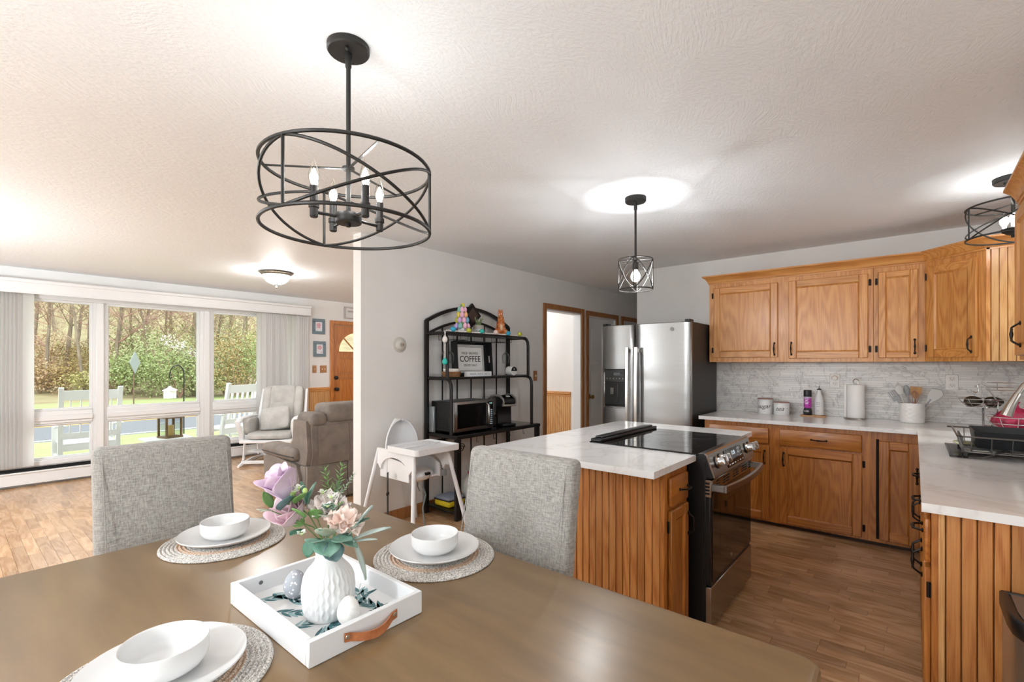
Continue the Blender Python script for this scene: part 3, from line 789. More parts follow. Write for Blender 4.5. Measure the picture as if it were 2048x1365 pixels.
def panel_door(parent, M, x0, x1, z0, z1, mv, mh, handle=None, hz=None, hinge_x=None, hz2=None, t=.019, fw=.058):
    """five-piece door: stiles and recessed panel (upright grain) with two rails across"""
    b = MB(M)
    b.box(x0, x0+fw, -t, 0, z0, z1, .004).box(x1-fw, x1, -t, 0, z0, z1, .004)
    b.box(x0+fw-.004, x1-fw+.004, -t*.45, -.001, z0+fw-.004, z1-fw+.004)
    d = ob('door', b, mv, parent)
    for p, q in ((z0, z0+fw), (z1-fw, z1)):
        ob('rail', MB(M).box(x0+fw, x1-fw, -t, 0, p, q, .004), mh, d)
    g = MB(M); i = x0+fw; j = x1-fw; p = z0+fw; q = z1-fw; w = .009       # sloped inner moulding
    for (a, c) in (((i, p), (j, p)), ((j, p), (j, q)), ((j, q), (i, q)), ((i, q), (i, p))):
        cx, cz = (i+j)/2, (p+q)/2
        def inn(P): return (P[0]+(w if P[0] < cx else -w), P[1]+(w if P[1] < cz else -w))
        A, C = inn(a), inn(c)
        g.add([(a[0], -t+.002, a[1]), (c[0], -t+.002, c[1]), (C[0], -t*.45-.0005, C[1]), (A[0], -t*.45-.0005, A[1])], [(0, 1, 2, 3)])
    ob('moulding', g, mv, d, ang=0)
    if handle is not None: bow_handle('handle', M @ Matrix.Translation((handle, -t, hz)), True, d)
    if hinge_x is not None:
        for z in (z0+.07, z1-.07): hinge(M, hinge_x, z, d)
    return d
def drawer(parent, M, x0, x1, z0, z1, mh, hx=None):
    b = MB(M).box(x0, x1, -.019, 0, z0, z1, .009, 2)
    d = ob('drawer', b, mh, parent)
    bow_handle('handle', M @ Matrix.Translation(((x0+x1)/2 if hx is None else hx, -.019, (z0+z1)/2)), False, d)
    return d

# ---- back run, lower cabinets (face towards the camera side, local x runs to the right)
CT = 'base kitchen cabinet'
M = frame(4.40, 1.44, 0, NEG)                     # local x 0 = fridge end
def carcass(name, M, w, d, z0, z1, m, parent, toe=True):
    b = MB(M).box(0, w, 0, d, z0, z1)
    ob(name, b, m, parent)
    if toe: ob('toe_kick', MB(M).box(0, w, .06, d, FZ, z0), mat('toe_board', '3A2414', .6), parent)
u = thing('base_cabinet', 'oak base cabinet with drawer and door nearest the fridge, partly behind the range', 'cabinet', M @ Vector((.28, .3, FZ)))
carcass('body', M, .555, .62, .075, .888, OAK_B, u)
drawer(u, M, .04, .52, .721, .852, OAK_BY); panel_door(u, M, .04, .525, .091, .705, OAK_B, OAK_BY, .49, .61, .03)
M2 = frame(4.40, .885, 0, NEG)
u = thing('base_cabinet', 'oak base cabinet with one wide drawer over one wide door', 'cabinet', M2 @ Vector((.32, .3, FZ)))
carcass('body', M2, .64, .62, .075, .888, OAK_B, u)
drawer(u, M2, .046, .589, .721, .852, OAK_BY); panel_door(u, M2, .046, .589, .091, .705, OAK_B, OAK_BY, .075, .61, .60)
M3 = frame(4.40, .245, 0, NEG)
u = thing('corner_cabinet', 'oak corner base cabinet with a folding door standing slightly ajar', 'cabinet', (4.7, -.2, FZ))
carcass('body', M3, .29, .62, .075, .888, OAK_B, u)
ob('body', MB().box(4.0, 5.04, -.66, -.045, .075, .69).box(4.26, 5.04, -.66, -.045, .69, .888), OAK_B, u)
ob('gap_shade', MB(M3).box(.032, .05, -.002, .001, .10, .83), mat('cabinet_shadow_gap', '0C0705', .9), u)  # near-black strip painting the shade in the gap beside the folding door
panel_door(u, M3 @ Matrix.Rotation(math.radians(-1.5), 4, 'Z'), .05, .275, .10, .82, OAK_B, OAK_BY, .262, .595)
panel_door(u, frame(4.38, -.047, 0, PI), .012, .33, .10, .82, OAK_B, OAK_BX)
# ---- peninsula run along the right wall
Mp = frame(2.56, -.045, 0, PI)
u = thing('base_cabinet', 'oak base cabinet at the end of the right-hand worktop, beadboard side towards the table', 'cabinet', (2.34, -.36, FZ))
ob('body', MB().box(2.135, 2.56, -.68, -.045, .075, .888), OAK_B, u)
drawer(u, Mp, .04, .40, .70, .852, OAK_BX, .22); panel_door(u, Mp, .04, .40, .091, .685, OAK_B, OAK_BX, .075, .60, .412)
ob('corner_strip', MB().box(2.116, 2.137, -.078, -.062, .06, .888, .003), BEADL, u)
pitch = .0374; nb = 17
for k in range(nb):
    y1 = -.080-pitch*k
    o = ob('board', MB().box(2.12, 2.137, y1-pitch+.0012, y1-.0012, .06, .888, .0025), BEAD, u)
gr = MB()
for k in range(1, nb):
    y1 = -.080-pitch*k; gr.box(2.1185, 2.122, y1+.0028, y1+.0046, .06, .888)
ob('bead', gr, OAK_B, u)['kind'] = 'stuff'
u = thing('sink_cabinet', 'oak sink base cabinet with paired doors under the dish rack', 'cabinet', (3.25, -.36, FZ))
ob('body', MB().box(2.56, 4.0, -.68, -.045, .075, .69).box(2.56, 4.0, -.18, -.045, .69, .888), OAK_B, u)
Ms = frame(4.0, -.045, 0, PI)
drawer(u, Ms, 1.02, 1.42, .72, .852, OAK_BX); drawer(u, Ms, .30, .98, .72, .852, OAK_BX)
panel_door(u, Ms, 1.02, 1.42, .091, .70, OAK_B, OAK_BX, 1.39, .60); panel_door(u, Ms, .655, .98, .091, .70, OAK_B, OAK_BX, .69, .60); panel_door(u, Ms, .30, .635, .091, .70, OAK_B, OAK_BX, .60, .60)
ob('toe_kick', MB().box(2.15, 4.46, -.60, -.11, FZ, .075), mat('toe_board', '3A2414', .6), u)

# ---- worktops
wt = MB()
wt.box(4.345, 5.055, -.695, 1.475, .89, .92); wt.box(2.09, 4.345, -.12, -.019, .89, .92); wt.box(2.09, 3.72, -.695, -.12, .89, .92)
wt.box(4.22, 4.345, -.695, -.12, .89, .92); wt.box(3.72, 4.22, -.695, -.58, .89, .92); wt.box(3.72, 4.22, -.22, -.12, .89, .92)
ob('worktop', wt, QUARTZ, label='white quartz L-shaped worktop along the backsplash and right-hand wall', cat='worktop', ang=0)
sk = MB(); sk.box(3.70, 4.24, -.60, -.20, .70, .71)
for a, b_, c, d in ((3.70, 3.715, -.60, -.20), (4.225, 4.24, -.60, -.20), (3.715, 4.225, -.60, -.585), (3.715, 4.225, -.215, -.20)): sk.box(a, b_, c, d, .71, .889)
ob('kitchen_sink', sk, CERAM, label='white undermount sink below the curved tap', cat='sink')

# ---- backsplash of thin marble strips, joined
def tile_mat():
    m, t, p = newmat('marble_strip_tile')
    at = t.nodes.new('ShaderNodeAttribute'); at.attribute_name = 'tone'
    v = coords(t, (1, 1, 1)); n = noisetex(t, v, 6, 4, .6, .6)
    d = math1(t, 'ABSOLUTE', math1(t, 'SUBTRACT', n, .5))
    c = ramp(t, d, [(0, 'BDBCBC'), (.012, 'DAD9D7'), (.05, 'E4E3E1')])
    tn = ramp(t, at.outputs['Fac'], [(0, (.86, .86, .87, 1)), (.5, (1, 1, 1, 1)), (1, (1.05, 1.05, 1.04, 1))])
    t.links.new(mixc(t, 1.0, c, tn, 'MULTIPLY'), p.inputs['Base Color']); setp(p, Roughness=.25); return m
def splash():
    rnd = random.Random(4); vs, fs, tn = [], [], []
    z = .921; wall = bpy.data.objects['wall_back']
    while z < 1.398:
        h = rnd.choice((.012, .018, .018, .024)); h = min(h, 1.40-z); y = -.70-rnd.random()*.2
        while y < 1.533:
            L = rnd.uniform(.10, .30); a, c = max(y, -.70), min(y+L, 1.533)
            if c-a > .004:
                x = 5.052-rnd.random()*.0018; o = len(vs); e = .0008
                vs += [(x, a+e, z+e), (x, c-e, z+e), (x, c-e, z+h-e), (x, a+e, z+h-e), (5.062, a+e, z+e), (5.062, c-e, z+e), (5.062, c-e, z+h-e), (5.062, a+e, z+h-e)]
                fs += [(o, o+1, o+2, o+3), (o, o+4, o+5, o+1), (o+1, o+5, o+6, o+2), (o+2, o+6, o+7, o+3), (o+3, o+7, o+4, o)]; tn += [rnd.random()]*8
            y += L
        z += h
    me = bpy.data.meshes.new('backsplash_strips'); me.from_pydata(vs, [], fs); me.materials.append(tile_mat())
    bm = bmesh.new(); bm.from_mesh(me); bmesh.ops.recalc_face_normals(bm, faces=bm.faces); bm.to_mesh(me); bm.free()
    a = me.attributes.new('tone', 'FLOAT', 'POINT'); a.data.foreach_set('value', tn)
    o = bpy.data.objects.new('backsplash_strips', me); COL.objects.link(o); o.parent = wall; o.matrix_basis = Wm(wall).inverted(); o['kind'] = 'stuff'
    ob('grout_bed', MB().box(5.0565, 5.061, -.70, 1.533, .92, 1.40), mat('pale_grout', 'BDBBB8', .9), wall)
    ob('edge_trim', MB().box(5.045, 5.061, 1.533, 1.546, .92, 1.40, .002), WHITEP, wall)
splash()

# ---- upper cabinets
Mu = frame(4.73, 1.503, 0, NEG)
u = thing('wall_cabinet', 'oak wall cabinet with two wide doors beside the fridge', 'cabinet', Mu @ Vector((.63, .16, 1.40)))
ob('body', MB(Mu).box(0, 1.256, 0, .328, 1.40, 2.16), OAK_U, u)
panel_door(u, Mu, .042, .586, 1.442, 2.10, OAK_U, OAK_UY, .561, 1.515, .03)
panel_door(u, Mu, .671, 1.223, 1.43, 2.10, OAK_U, OAK_UY, .692, 1.515, 1.236)
Mu2 = frame(4.73, .245, 0, NEG)
u = thing('wall_cabinet', 'narrow oak wall cabinet with a single slim door', 'cabinet', Mu2 @ Vector((.15, .16, 1.40)))
ob('body', MB(Mu2).box(.001, .308, 0, .328, 1.40, 2.16), OAK_U, u)
panel_door(u, Mu2, .031, .268, 1.43, 2.10, OAK_U, OAK_UY, .25, 1.515, .018, fw=.046)
Md = frame(4.73, -.063, 0, math.radians(-135))
u = thing('corner_wall_cabinet', 'oak corner wall cabinet with a diagonal door and beadboard side', 'cabinet', (4.8, -.4, 1.40))
Wd = .424
ob('body', MB().prism([(4.73, -.0635), (4.43, -.363), (4.445, -.363), (4.445, -.695), (5.055, -.695), (5.055, -.0635)], 1.40, 2.16), OAK_U, u, ang=0)
panel_door(u, Md, .028, Wd-.045, 1.43, 2.10, OAK_U, OAK_UX, Wd-.075, 1.515, .012)
ob('corner_stile', MB().box(4.424, 4.446, -.385, -.362, 1.40, 2.16, .003), OAK_U, u)
for k in range(8):
    y1 = -.387-.0385*k; ob('board', MB().box(4.428, 4.445, y1-.0385+.0012, y1-.0012, 1.40, 2.16, .0025), BEADL, u)
Mn = frame(3.30, -.385, 0, PI)
u = thing('wall_cabinet', 'oak wall cabinet at the right edge of the picture, seen end on', 'cabinet', (2.9, -.54, 1.40))
ob('body', MB(Mn).box(0, 1.0, 0, .31, 1.40, 2.16), OAK_U, u)
panel_door(u, Mn, .02, .49, 1.42, 2.10, OAK_U, OAK_UX, .20, 1.515); panel_door(u, Mn, .51, .98, 1.42, 2.10, OAK_U, OAK_UX, .94, 1.515)
# crown moulding: profile (out, up) swept along the cabinet fronts
CROWN = [(0, 0), (.006, .0), (.006, .012), (.012, .016), (.016, .03), (.030, .052), (.048, .066), (.055, .07), (.055, .082), (0, .082)]
def crown(name, path, label, zb=2.138, closed_ends=True):
    P = [Vector((x, y, 0)) for x, y in path]; n = len(P); vs = []; fs = []; m = len(CROWN)
    for i in range(n):
        d1 = (P[i]-P[i-1]).normalized() if i else (P[1]-P[0]).normalized()
        d2 = (P[i+1]-P[i]).normalized() if i < n-1 else d1
        n1 = Vector((-d1.y, d1.x, 0)); n2 = Vector((-d2.y, d2.x, 0)); nn = (n1+n2).normalized(); k = 1/max(.3, nn.dot(n1))
        vs += [P[i]+nn*o*k*OUT+Vector((0, 0, zb+h)) for o, h in CROWN]
    for i in range(n-1):
        for j in range(m): fs.append((i*m+j, i*m+(j+1) % m, (i+1)*m+(j+1) % m, (i+1)*m+j))
    fs += [tuple(range(m)), tuple(range((n-1)*m, n*m))[::-1]]
    return ob(name, MB().add(vs, fs), OAK_UY, label=label, cat='moulding', ang=30)
OUT = -1
crown('crown_moulding', [(5.05, 1.503), (4.73, 1.503), (4.73, -.063), (4.43, -.363), (4.43, -.69)], 'oak crown moulding running along the tops of the back wall cabinets')
crown('crown_moulding', [(3.30, -.385), (2.30, -.385)], 'oak crown moulding on the wall cabinet at the right edge of the picture')

# ---- island
Mi = frame(2.105, .87, 0, 0)
u = thing('kitchen_island', 'oak island base with knotty upright boards and a narrow drawer cabinet beside the range', 'kitchen island', (2.8, 1.3, FZ))
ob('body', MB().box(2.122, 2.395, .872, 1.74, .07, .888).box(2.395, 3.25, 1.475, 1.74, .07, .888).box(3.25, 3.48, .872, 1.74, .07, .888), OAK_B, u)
ob('toe_kick', MB().box(2.16, 2.395, .93, 1.70, FZ, .07).box(3.25, 3.44, .93, 1.70, FZ, .07), mat('toe_board', '3A2414', .6), u)
pitch = .0372
for k in range(23):
    y0 = .888+pitch*k; ob('board', MB().box(2.103, 2.124, y0+.0013, y0+pitch-.0013, FZ, .888, .003), BEAD, u)
gv = MB()
for k in range(24): gv.box(2.112, 2.122, .888+pitch*k-.0014, .888+pitch*k+.0014, FZ, .888)
ob('groove', gv, mat('groove_stain', '5A2C0E', .7), u)['kind'] = 'stuff'
ob('corner_post', MB().box(2.100, 2.135, .866, .887, FZ, .888, .003), OAK_B, u)
drawer(u, Mi, .045, .262, .72, .852, OAK_BX, .19)
panel_door(u, Mi, .045, .262, .091, .70, OAK_B, OAK_BX, .25, .60, .032, fw=.05)
MiR = frame(3.25, .87, 0, 0)
panel_door(u, MiR, .02, .21, .091, .852, OAK_B, OAK_BX, .04, .6, .215, fw=.05)
it = MB().box(1.94, 2.45, .845, 1.834, .89, .92).box(2.45, 3.225, 1.462, 1.834, .89, .92).box(3.225, 3.55, .845, 1.834, .89, .92)
ob('island_worktop', it, QUARTZ, label='white quartz island worktop cut out around the black range', cat='worktop', ang=0)

# ---- slide-in range
rx0, rx1 = 2.455, 3.22; rw = rx1-rx0
R = thing('range', 'slide-in black glass and stainless range set into the island', 'stove', ((rx0+rx1)/2, 1.1, FZ))
ob('body', MB().box(rx0, rx1, .80, 1.455, FZ+.02, .895, .004), BLACKP, R)
ob('side_panel', MB().box(rx0-.004, rx0+.002, .797, .93, FZ+.03, .90, .002).box(rx0-.007, rx0-.003, .80, .812, FZ+.03, .90, .001), BLACKP, R)
ct = ob('cooktop', MB().box(rx0-.012, rx1+.012, .835, 1.462, .918, .928, .003), BLACKG, R)
RINGM = mat('burner_print', '343436', .25)
for (x, y, r) in ((2.66, 1.01, .105), (3.02, 1.02, .12), (2.66, 1.27, .08), (3.02, 1.28, .09), (2.84, 1.30, .055)):
    for q in (r, r*.62):
        o = ob('burner_ring', MB().tube(circ((x, y, .9281), q, 40), .0012, 4, closed=True, flat=(.3, 1)), RINGM, ct)
ob('rear_vent', MB().box(rx0-.01, rx1+.01, 1.385, 1.455, .928, .945, .004), BLACKP, R)
ob('rear_vent_cap', MB().box(rx0+.03, rx1-.03, 1.40, 1.448, .944, .957, .006, 2), BLACKP, R)
# control panel: sloping face
prof = [(.852, .925), (.800, .932), (.790, .926), (.752, .815), (.80, .808), (.852, .808)]    # (y, z)
Mx = Matrix(((0, 0, 1, 0), (1, 0, 0, 0), (0, 1, 0, 0), (0, 0, 0, 1)))                          # prism along x
cp = ob('control_panel', MB(Mx).prism(prof, rx0+.006, rx1-.006), STEELD, R, ang=20)
ob('end_cap', MB(Mx).prism([(y+.004, z-.002) for y, z in prof], rx0-.002, rx0+.0055), BLACKP, R, ang=20)
ob('end_cap', MB(Mx).prism([(y+.004, z-.002) for y, z in prof], rx1-.0055, rx1+.002), BLACKP, R, ang=20)
ob('end_edge', MB(Mx).prism([(.800, .932), (.790, .926), (.752, .815), (.758, .813), (.797, .922), (.806, .9275)], rx0-.004, rx0+.002), NICKEL, R, ang=0)
# frame of the sloped face: x along, y down the slope, z outward
ey = Vector((0, .752-.790, .815-.926)).normalized(); ez = Vector((1, 0, 0)).cross(ey)
if ez.y > 0: ez = -ez
def slope(x, s, o=0):
    p = Vector((x, .790, .926))+ey*s+ez*o
    ex = Vector((1, 0, 0)); up = -ey
    return Matrix(((ex.x, up.x, ez.x, p.x), (ex.y, up.y, ez.y, p.y), (ex.z, up.z, ez.z, p.z), (0, 0, 0, 1)))
disp = ob('display', MB(slope(2.845, .060)).box(-.155, .155, -.045, .045, .0005, .003, .001), BLACKG, cp)
ob('display_edge', MB(slope(2.845, .060)).box(.155, .159, -.047, .047, .0005, .004), NICKEL, cp)
DM = mat('panel_print', 'D9D9D9', .5, Emission_Color=(1, 1, 1, 1), Emission_Strength=.25)
text('12:30', .030, slope(2.835, .042, .0033), emit('clock_digits', (.85, .95, 1, 1), .7), 'clock', disp)
for i, s in enumerate(('BAKE', 'BROIL', 'WARM', 'CLEAN')): text(s, .008, slope(2.722+.04*(i % 2), .040+.022*(i//2), .0033), DM, 'lettering', disp)
for i, s in enumerate('123456789'): text(s, .011, slope(2.918+.026*(i % 3), .030+.020*(i//3), .0033), DM, 'lettering', disp)
for i, s in enumerate(('TIMER', 'COOK TIME', 'DELAY', '0', 'START', 'OFF')): text(s, .007, slope(2.722+.05*i, .094, .0033), DM, 'lettering', disp)
def knob(x, s):
    b = MB(slope(x, s)).lathe([(.027, 0), (.027, .008), (.022, .011), (.0215, .036), (.019, .040), (.001, .0405)], 24)
    k = ob('knob', b, CHROME, cp)
    ob('knob_grip', MB(slope(x, s)).box(-.006, .006, -.023, .023, .038, .056, .003), CHROME, k)
    ob('knob_skirt', MB(slope(x, s)).lathe([(.031, 0), (.031, .004), (.026, .006)], 24), BLACKP, k)
for x, s in ((2.545, .052), (2.615, .046), (3.095, .052), (3.165, .052)): knob(x, s)
# oven door, vents, handle, warming drawer
yd = .772
dr = ob('oven_door', MB().box(rx0+.002, rx1-.002, yd+.004, .815, .275, .800, .006), BLACKP, R)
ob('door_glass', MB().box(rx0+.028, rx1-.012, yd, yd+.006, .285, .735, .002), BLACKG, dr)
ob('window_print', MB().box(2.60, 3.10, yd-.0006, yd, .36, .65), mat('oven_window_tint', '0B0B0C', .04), dr)
ob('vent_band', MB().box(rx0+.004, rx1-.004, yd-.004, yd+.006, .738, .800, .003), STEELD, dr)
for gx in (2.53, 2.64, 2.70, 2.82, 2.88, 2.99, 3.05, 3.14):
    for k in range(3): ob('vent_slot', MB().box(gx, gx+.045, yd-.0052, yd-.003, .752+.014*k, .758+.014*k), mat('vent_black', '050505', .8), dr)
ob('side_vent', MB().box(rx0-.003, rx0+.003, yd, .81, .715, .80, .001), NICKEL, dr)
for k in range(4): ob('vent_slot', MB().box(rx0-.0042, rx0-.002, yd+.007, .80, .728+.017*k, .737+.017*k), mat('vent_black', '050505', .8), dr)
pts = [(rx0+.012+(rw-.024)*k/16, yd-.058-.026*math.sin(PI*k/16), .762) for k in range(17)]
hb = MB()
hv = []; hf = []
for (x, y, z) in pts: hv += [(x, y, z-.017), (x, y-.012, z-.015), (x, y-.012, z+.015), (x, y, z+.017), (x, y+.010, z+.012), (x, y+.010, z-.012)]
for i in range(16):
    for j in range(6): hf.append((i*6+j, i*6+(j+1) % 6, (i+1)*6+(j+1) % 6, (i+1)*6+j))
hf += [tuple(range(6)), tuple(range(96, 102))]
hb.add(hv, hf)
for x in (rx0+.004, rx1-.036): hb.box(x, x+.032, yd-.062, yd+.004, .745, .779, .004)
ob('oven_handle', hb, STEEL, dr, ang=30)
ob('warming_drawer', MB().box(rx0+.004, rx1-.002, yd, .815, FZ+.022, .262, .004), STEELD, R)
ob('drawer_edge', MB().box(rx0-.001, rx0+.004, yd, .815, FZ+.022, .262, .001), NICKEL, R)
ob('door_shadow_strip', MB().box(rx0+.02, rx1-.02, yd+.006, .80, .262, .277), BLACKP, R)
bd = MB(Matrix.Translation((2.80, yd, .33)) @ UP).lathe([(.011, 0), (.011, .0016), (.001, .0018)], 20); ob('badge', bd, NICKEL, dr)
for x in (rx0+.05, rx1-.05): ob('foot', MB().lathe([(.018, FZ), (.018, FZ+.025)], 10, Matrix.Translation((x, .84, 0))), BLACKP, R)

# ---- fridge
fx, fy0, fy1 = 4.25, 1.513, 2.412; fm = 2.055                 # fm: line between the doors (freezer door is y > fm)
F = thing('refrigerator', 'stainless side-by-side refrigerator with a black ice dispenser', 'refrigerator', (4.65, 1.96, FZ))
SIDE = mottled('fridge_side', '2E2C2B', '343231', 120, .5, st=.1, dist=.001)
ob('cabinet', MB().box(fx+.075, 5.02, fy0+.012, fy1-.012, FZ+.05, 1.765, .006), SIDE, F)
ob('gasket', MB().box(fx+.055, fx+.08, fy0+.02, fy1-.02, FZ+.08, 1.75), BLACKP, F)
ob('kick_grille', MB().box(fx+.05, fx+.09, fy0+.02, fy1-.02, FZ, FZ+.08, .004), BLACKP, F)
def fdoor(ya, yb):
    """slightly crowned door skin"""
    b = MB(); n = 14; zs = [FZ+.085, FZ+.095, .5, .9, 1.3, 1.755, 1.765]
    def fn(u, v):
        y = ya+(yb-ya)*u; e = min(u, 1-u)*(yb-ya); c = .016*(1-(2*u-1)**2)
        x = fx+.018-c*.9 if e > .012 else fx+.018+(.014*(1-e/.012))
        return (x, y, zs[0]+(zs[-1]-zs[0])*v)
    us = [0, .006, .014, .03]+[.03+.94*k/10 for k in range(1, 10)]+[.97, .986, .994, 1]
    vs = []; fs = []; vz = [0, .004, .25, .5, .75, .996, 1]
    for v in vz:
        for q in us:
            p = list(fn(q, v)); 
            if v in (0, 1): p[0] += .012
            vs.append(p)
    m = len(us)
    for j in range(len(vz)-1):
        for i in range(m-1): fs.append((j*m+i, j*m+i+1, (j+1)*m+i+1, (j+1)*m+i))
    o = len(vs); vs += [(fx+.055, ya+.002, zs[0]), (fx+.055, yb-.002, zs[0]), (fx+.055, yb-.002, zs[-1]), (fx+.055, ya+.002, zs[-1])]
    t0 = (len(vz)-1)*m
    fs += [(o, o+1)+tuple(range(m-1, -1, -1)), (o+3, o+2)+tuple(range(t0+m-1, t0-1, -1)), (o, o+3)+tuple(range(t0, -1, -m)), (o+1, o+2)+tuple(range(t0+m-1, m-2, -m))]
    return b.add(vs, fs)
d1 = ob('fridge_door', fdoor(fy0, fm-.004), STEEL, F, ang=50)
d2 = ob('freezer_door', fdoor(fm+.004, fy1), STEEL, F, ang=50)
def fhandle(y, parent):
    b = MB(); n = 16
    pts = [(fx-.042-.012*math.sin(PI*k/n), y, .50+1.04*k/n) for k in range(n+1)]
    b.tube(pts, .018, 4, flat=(.75, 1.0))
    for z in (.53, 1.51): b.box(fx-.045, fx+.006, y-.011, y+.011, z-.018, z+.018, .003)
    ob('door_handle', b, NICKEL, parent, ang=30)
fhandle(fm-.045, d1); fhandle(fm+.045, d2)
dp = ob('ice_dispenser', MB().box(fx-.004, fx+.012, 2.135, 2.368, .965, 1.335, .012, 3), BLACKP, d2)
dm = MB().box(fx-.0065, fx-.002, 2.362, 2.374, .955, 1.30, .002).box(fx-.0065, fx-.002, 2.135, 2.374, .950, .962, .002); ob('chrome_surround', dm, CHROME, d2)
ob('dispenser_recess', MB().box(fx-.0058, fx-.0035, 2.145, 2.358, .985, 1.21, .001), mat('recess_black', '020203', .55), d2)
ob('dispenser_panel', MB().box(fx-.0068, fx-.0038, 2.145, 2.358, 1.215, 1.325, .002), mat('dispenser_grey', '242322', .45), d2)
ob('dispenser_display', MB().box(fx-.0075, fx-.006, 2.195, 2.265, 1.27, 1.298), BLACKG, d2)
ob('water_paddle', MB().box(fx-.014, fx-.005, 2.215, 2.222, 1.0, 1.19, .003).box(fx-.013, fx-.005, 2.26, 2.30, 1.08, 1.15, .004), mat('paddle_grey', '55534F', .2), d2)
MF = frame(fx, 0, 0, NEG)
for k in range(6): ob('panel_button', MB().lathe([(.006, 0), (.005, .002), (.001, .0022)], 10, Matrix.Translation((fx-.0068, 2.165+.034*k, 1.24)) @ Matrix.Rotation(-PI/2, 4, 'Y')), mat('button_grey', '77746F', .3), d2)
bg_ = MB(Matrix.Translation((fx+.0025, 1.682, 1.70)) @ Matrix.Rotation(-PI/2, 4, 'Y'))
bg_.lathe([(.019, 0), (.019, .002), (.0165, .0025), (.0165, .001), (.001, .001)], 28)
bg_.tube([(.010*math.cos(a)*(1-.3*a/6.28), .012*math.sin(a*1.0)*(1-.3*a/6.28), .0016) for a in [6.28*k/20 for k in range(21)]], .0014, 5)
bg_.tube([(.011*math.sin(3*a)*.5, -.012+.024*a, .0016) for a in [k/14 for k in range(15)]], .0013, 5)
ob('round_badge', bg_, mat('badge_grey', '8C8A87', .5, .3), d1)
ob('hinge_cap', MB().box(fx+.02, fx+.11, fy0+.01, fy0+.06, 1.765, 1.785, .004), BLACKP, F); ob('hinge_cap', MB().box(fx+.02, fx+.11, fy1-.06, fy1-.01, 1.765, 1.785, .004), BLACKP, F)
# ================================================================ LIGHT FITTINGS
FIX = mat('fitting_black', '2A2826', .45, .4)
CANDLE = mat('candle_sleeve', '24211F', .5)
BULBG = _pane('bulb_glass', (.97, .96, .93, 1), .15)
def lamp(name, loc, power, r=.03, col=(.955, .98, 1)):
    return light(name, 'POINT', loc, power, col, shadow_soft_size=r)
def ring(b, c, r, t, flat=None, n=56): b.tube(circ(c, r, n), t, 7, closed=True, flat=flat)
def cage(parent, c, r, z0, z1, bays, a0, t, ribs=True):
    b = MB(); ring(b, (c[0], c[1], z1), r, t); ob('top_ring', b, FIX, parent)
    b = MB(); ring(b, (c[0], c[1], z0), r, t); ob('bottom_ring', b, FIX, parent)
    for k in range(bays):
        a = a0+2*PI*k/bays; p = (c[0]+r*math.cos(a), c[1]+r*math.sin(a))
        if ribs: ob('upright', MB().tube([(p[0], p[1], z0), (p[0], p[1], z1)], t*.85, 7), FIX, parent)
        for s in (0, 1):
            pts = []
            for i in range(25):
                u = i/24; q = a+2*PI/bays*u; v = (1-math.cos(PI*u))/2; v = .5*v+.5*u
                pts.append((c[0]+(r-.002)*math.cos(q), c[1]+(r-.002)*math.sin(q), z0+(z1-z0)*(v if s else 1-v)))
            ob('cross_bar', MB().tube(pts, t*.85, 7), FIX, parent)
def flame_bulb(name, x, y, z, parent, on=True):
    prof = [(.007, 0), (.012, .006), (.0165, .022), (.017, .034), (.0135, .052), (.008, .068), (.003, .080), (.0006, .086)]
    b = ob(name, MB(Matrix.Translation((x, y, z))).lathe(prof, 18), BULBG, parent)
    ob('filament', MB(Matrix.Translation((x, y, z))).lathe([(.002, .004), (.0095, .016), (.0105, .03), (.007, .046), (.001, .056)], 12), BULBON, b)
    return b
# dining chandelier
cx, cy = .866, 1.442
H = thing('chandelier', 'black drum chandelier of crossing hoops with four candle bulbs above the dining table', 'chandelier', (cx, cy, 1.82))
ob('canopy', MB(Matrix.Translation((cx, cy, 0))).lathe([(.068, 2.44), (.068, 2.422), (.064, 2.417), (.014, 2.416), (.001, 2.416)], 36), FIX, H)
for a in (.9, .9+PI): ob('canopy_screw', MB().ball((cx+.036*math.cos(a), cy+.036*math.sin(a), 2.411), .006, .006, .008, 10, 6), FIX, H)
rb = MB(Matrix.Translation((cx, cy, 0))).lathe([(.012, 2.417), (.012, 2.395), (.010, 2.385), (.010, 2.37), (.0075, 2.365), (.0075, 1.86)], 14); ob('rod', rb, FIX, H)
cage(H, (cx, cy), .267, 1.829, 2.03, 3, math.radians(198), .0058)
b = MB(Matrix.Translation((cx, cy, 0))).lathe([(.02, 2.028), (.02, 2.036), (.009, 2.04)], 16); ob('spider_hub', b, FIX, H)
for k in range(3):
    a = math.radians(198)+2*PI*k/3+PI/3
    ob('spider_arm', MB().tube([(cx+.012*math.cos(a), cy+.012*math.sin(a), 2.032), (cx+.265*math.cos(a), cy+.265*math.sin(a), 2.030)], .005, 4, flat=(.5, 1.2)), FIX, H)
ob('hub', MB(Matrix.Translation((cx, cy, 0))).lathe([(.012, 1.882), (.040, 1.88), (.043, 1.876), (.043, 1.853), (.040, 1.849), (.008, 1.848), (.008, 1.838), (.001, 1.836)], 30), FIX, H)
for k in range(4):
    a = math.radians(85)+PI/2*k; p = (cx+.115*math.cos(a), cy+.115*math.sin(a))
    arm = ob('arm', MB().tube([(cx+.03*math.cos(a), cy+.03*math.sin(a), 1.866), (p[0], p[1], 1.862)], .0052, 7), FIX, H)
    sl = MB(Matrix.Translation((p[0], p[1], 0))).lathe([(.010, 1.845), (.0125, 1.848), (.0125, 1.874), (.016, 1.876), (.016, 1.890), (.0122, 1.892), (.0122, 1.945), (.006, 1.947)], 14)
    ob('candle_sleeve', sl, CANDLE, arm); flame_bulb('bulb', p[0], p[1], 1.946, arm)
    lamp('chandelier_light', (p[0], p[1], 1.98), 2.0, .02)
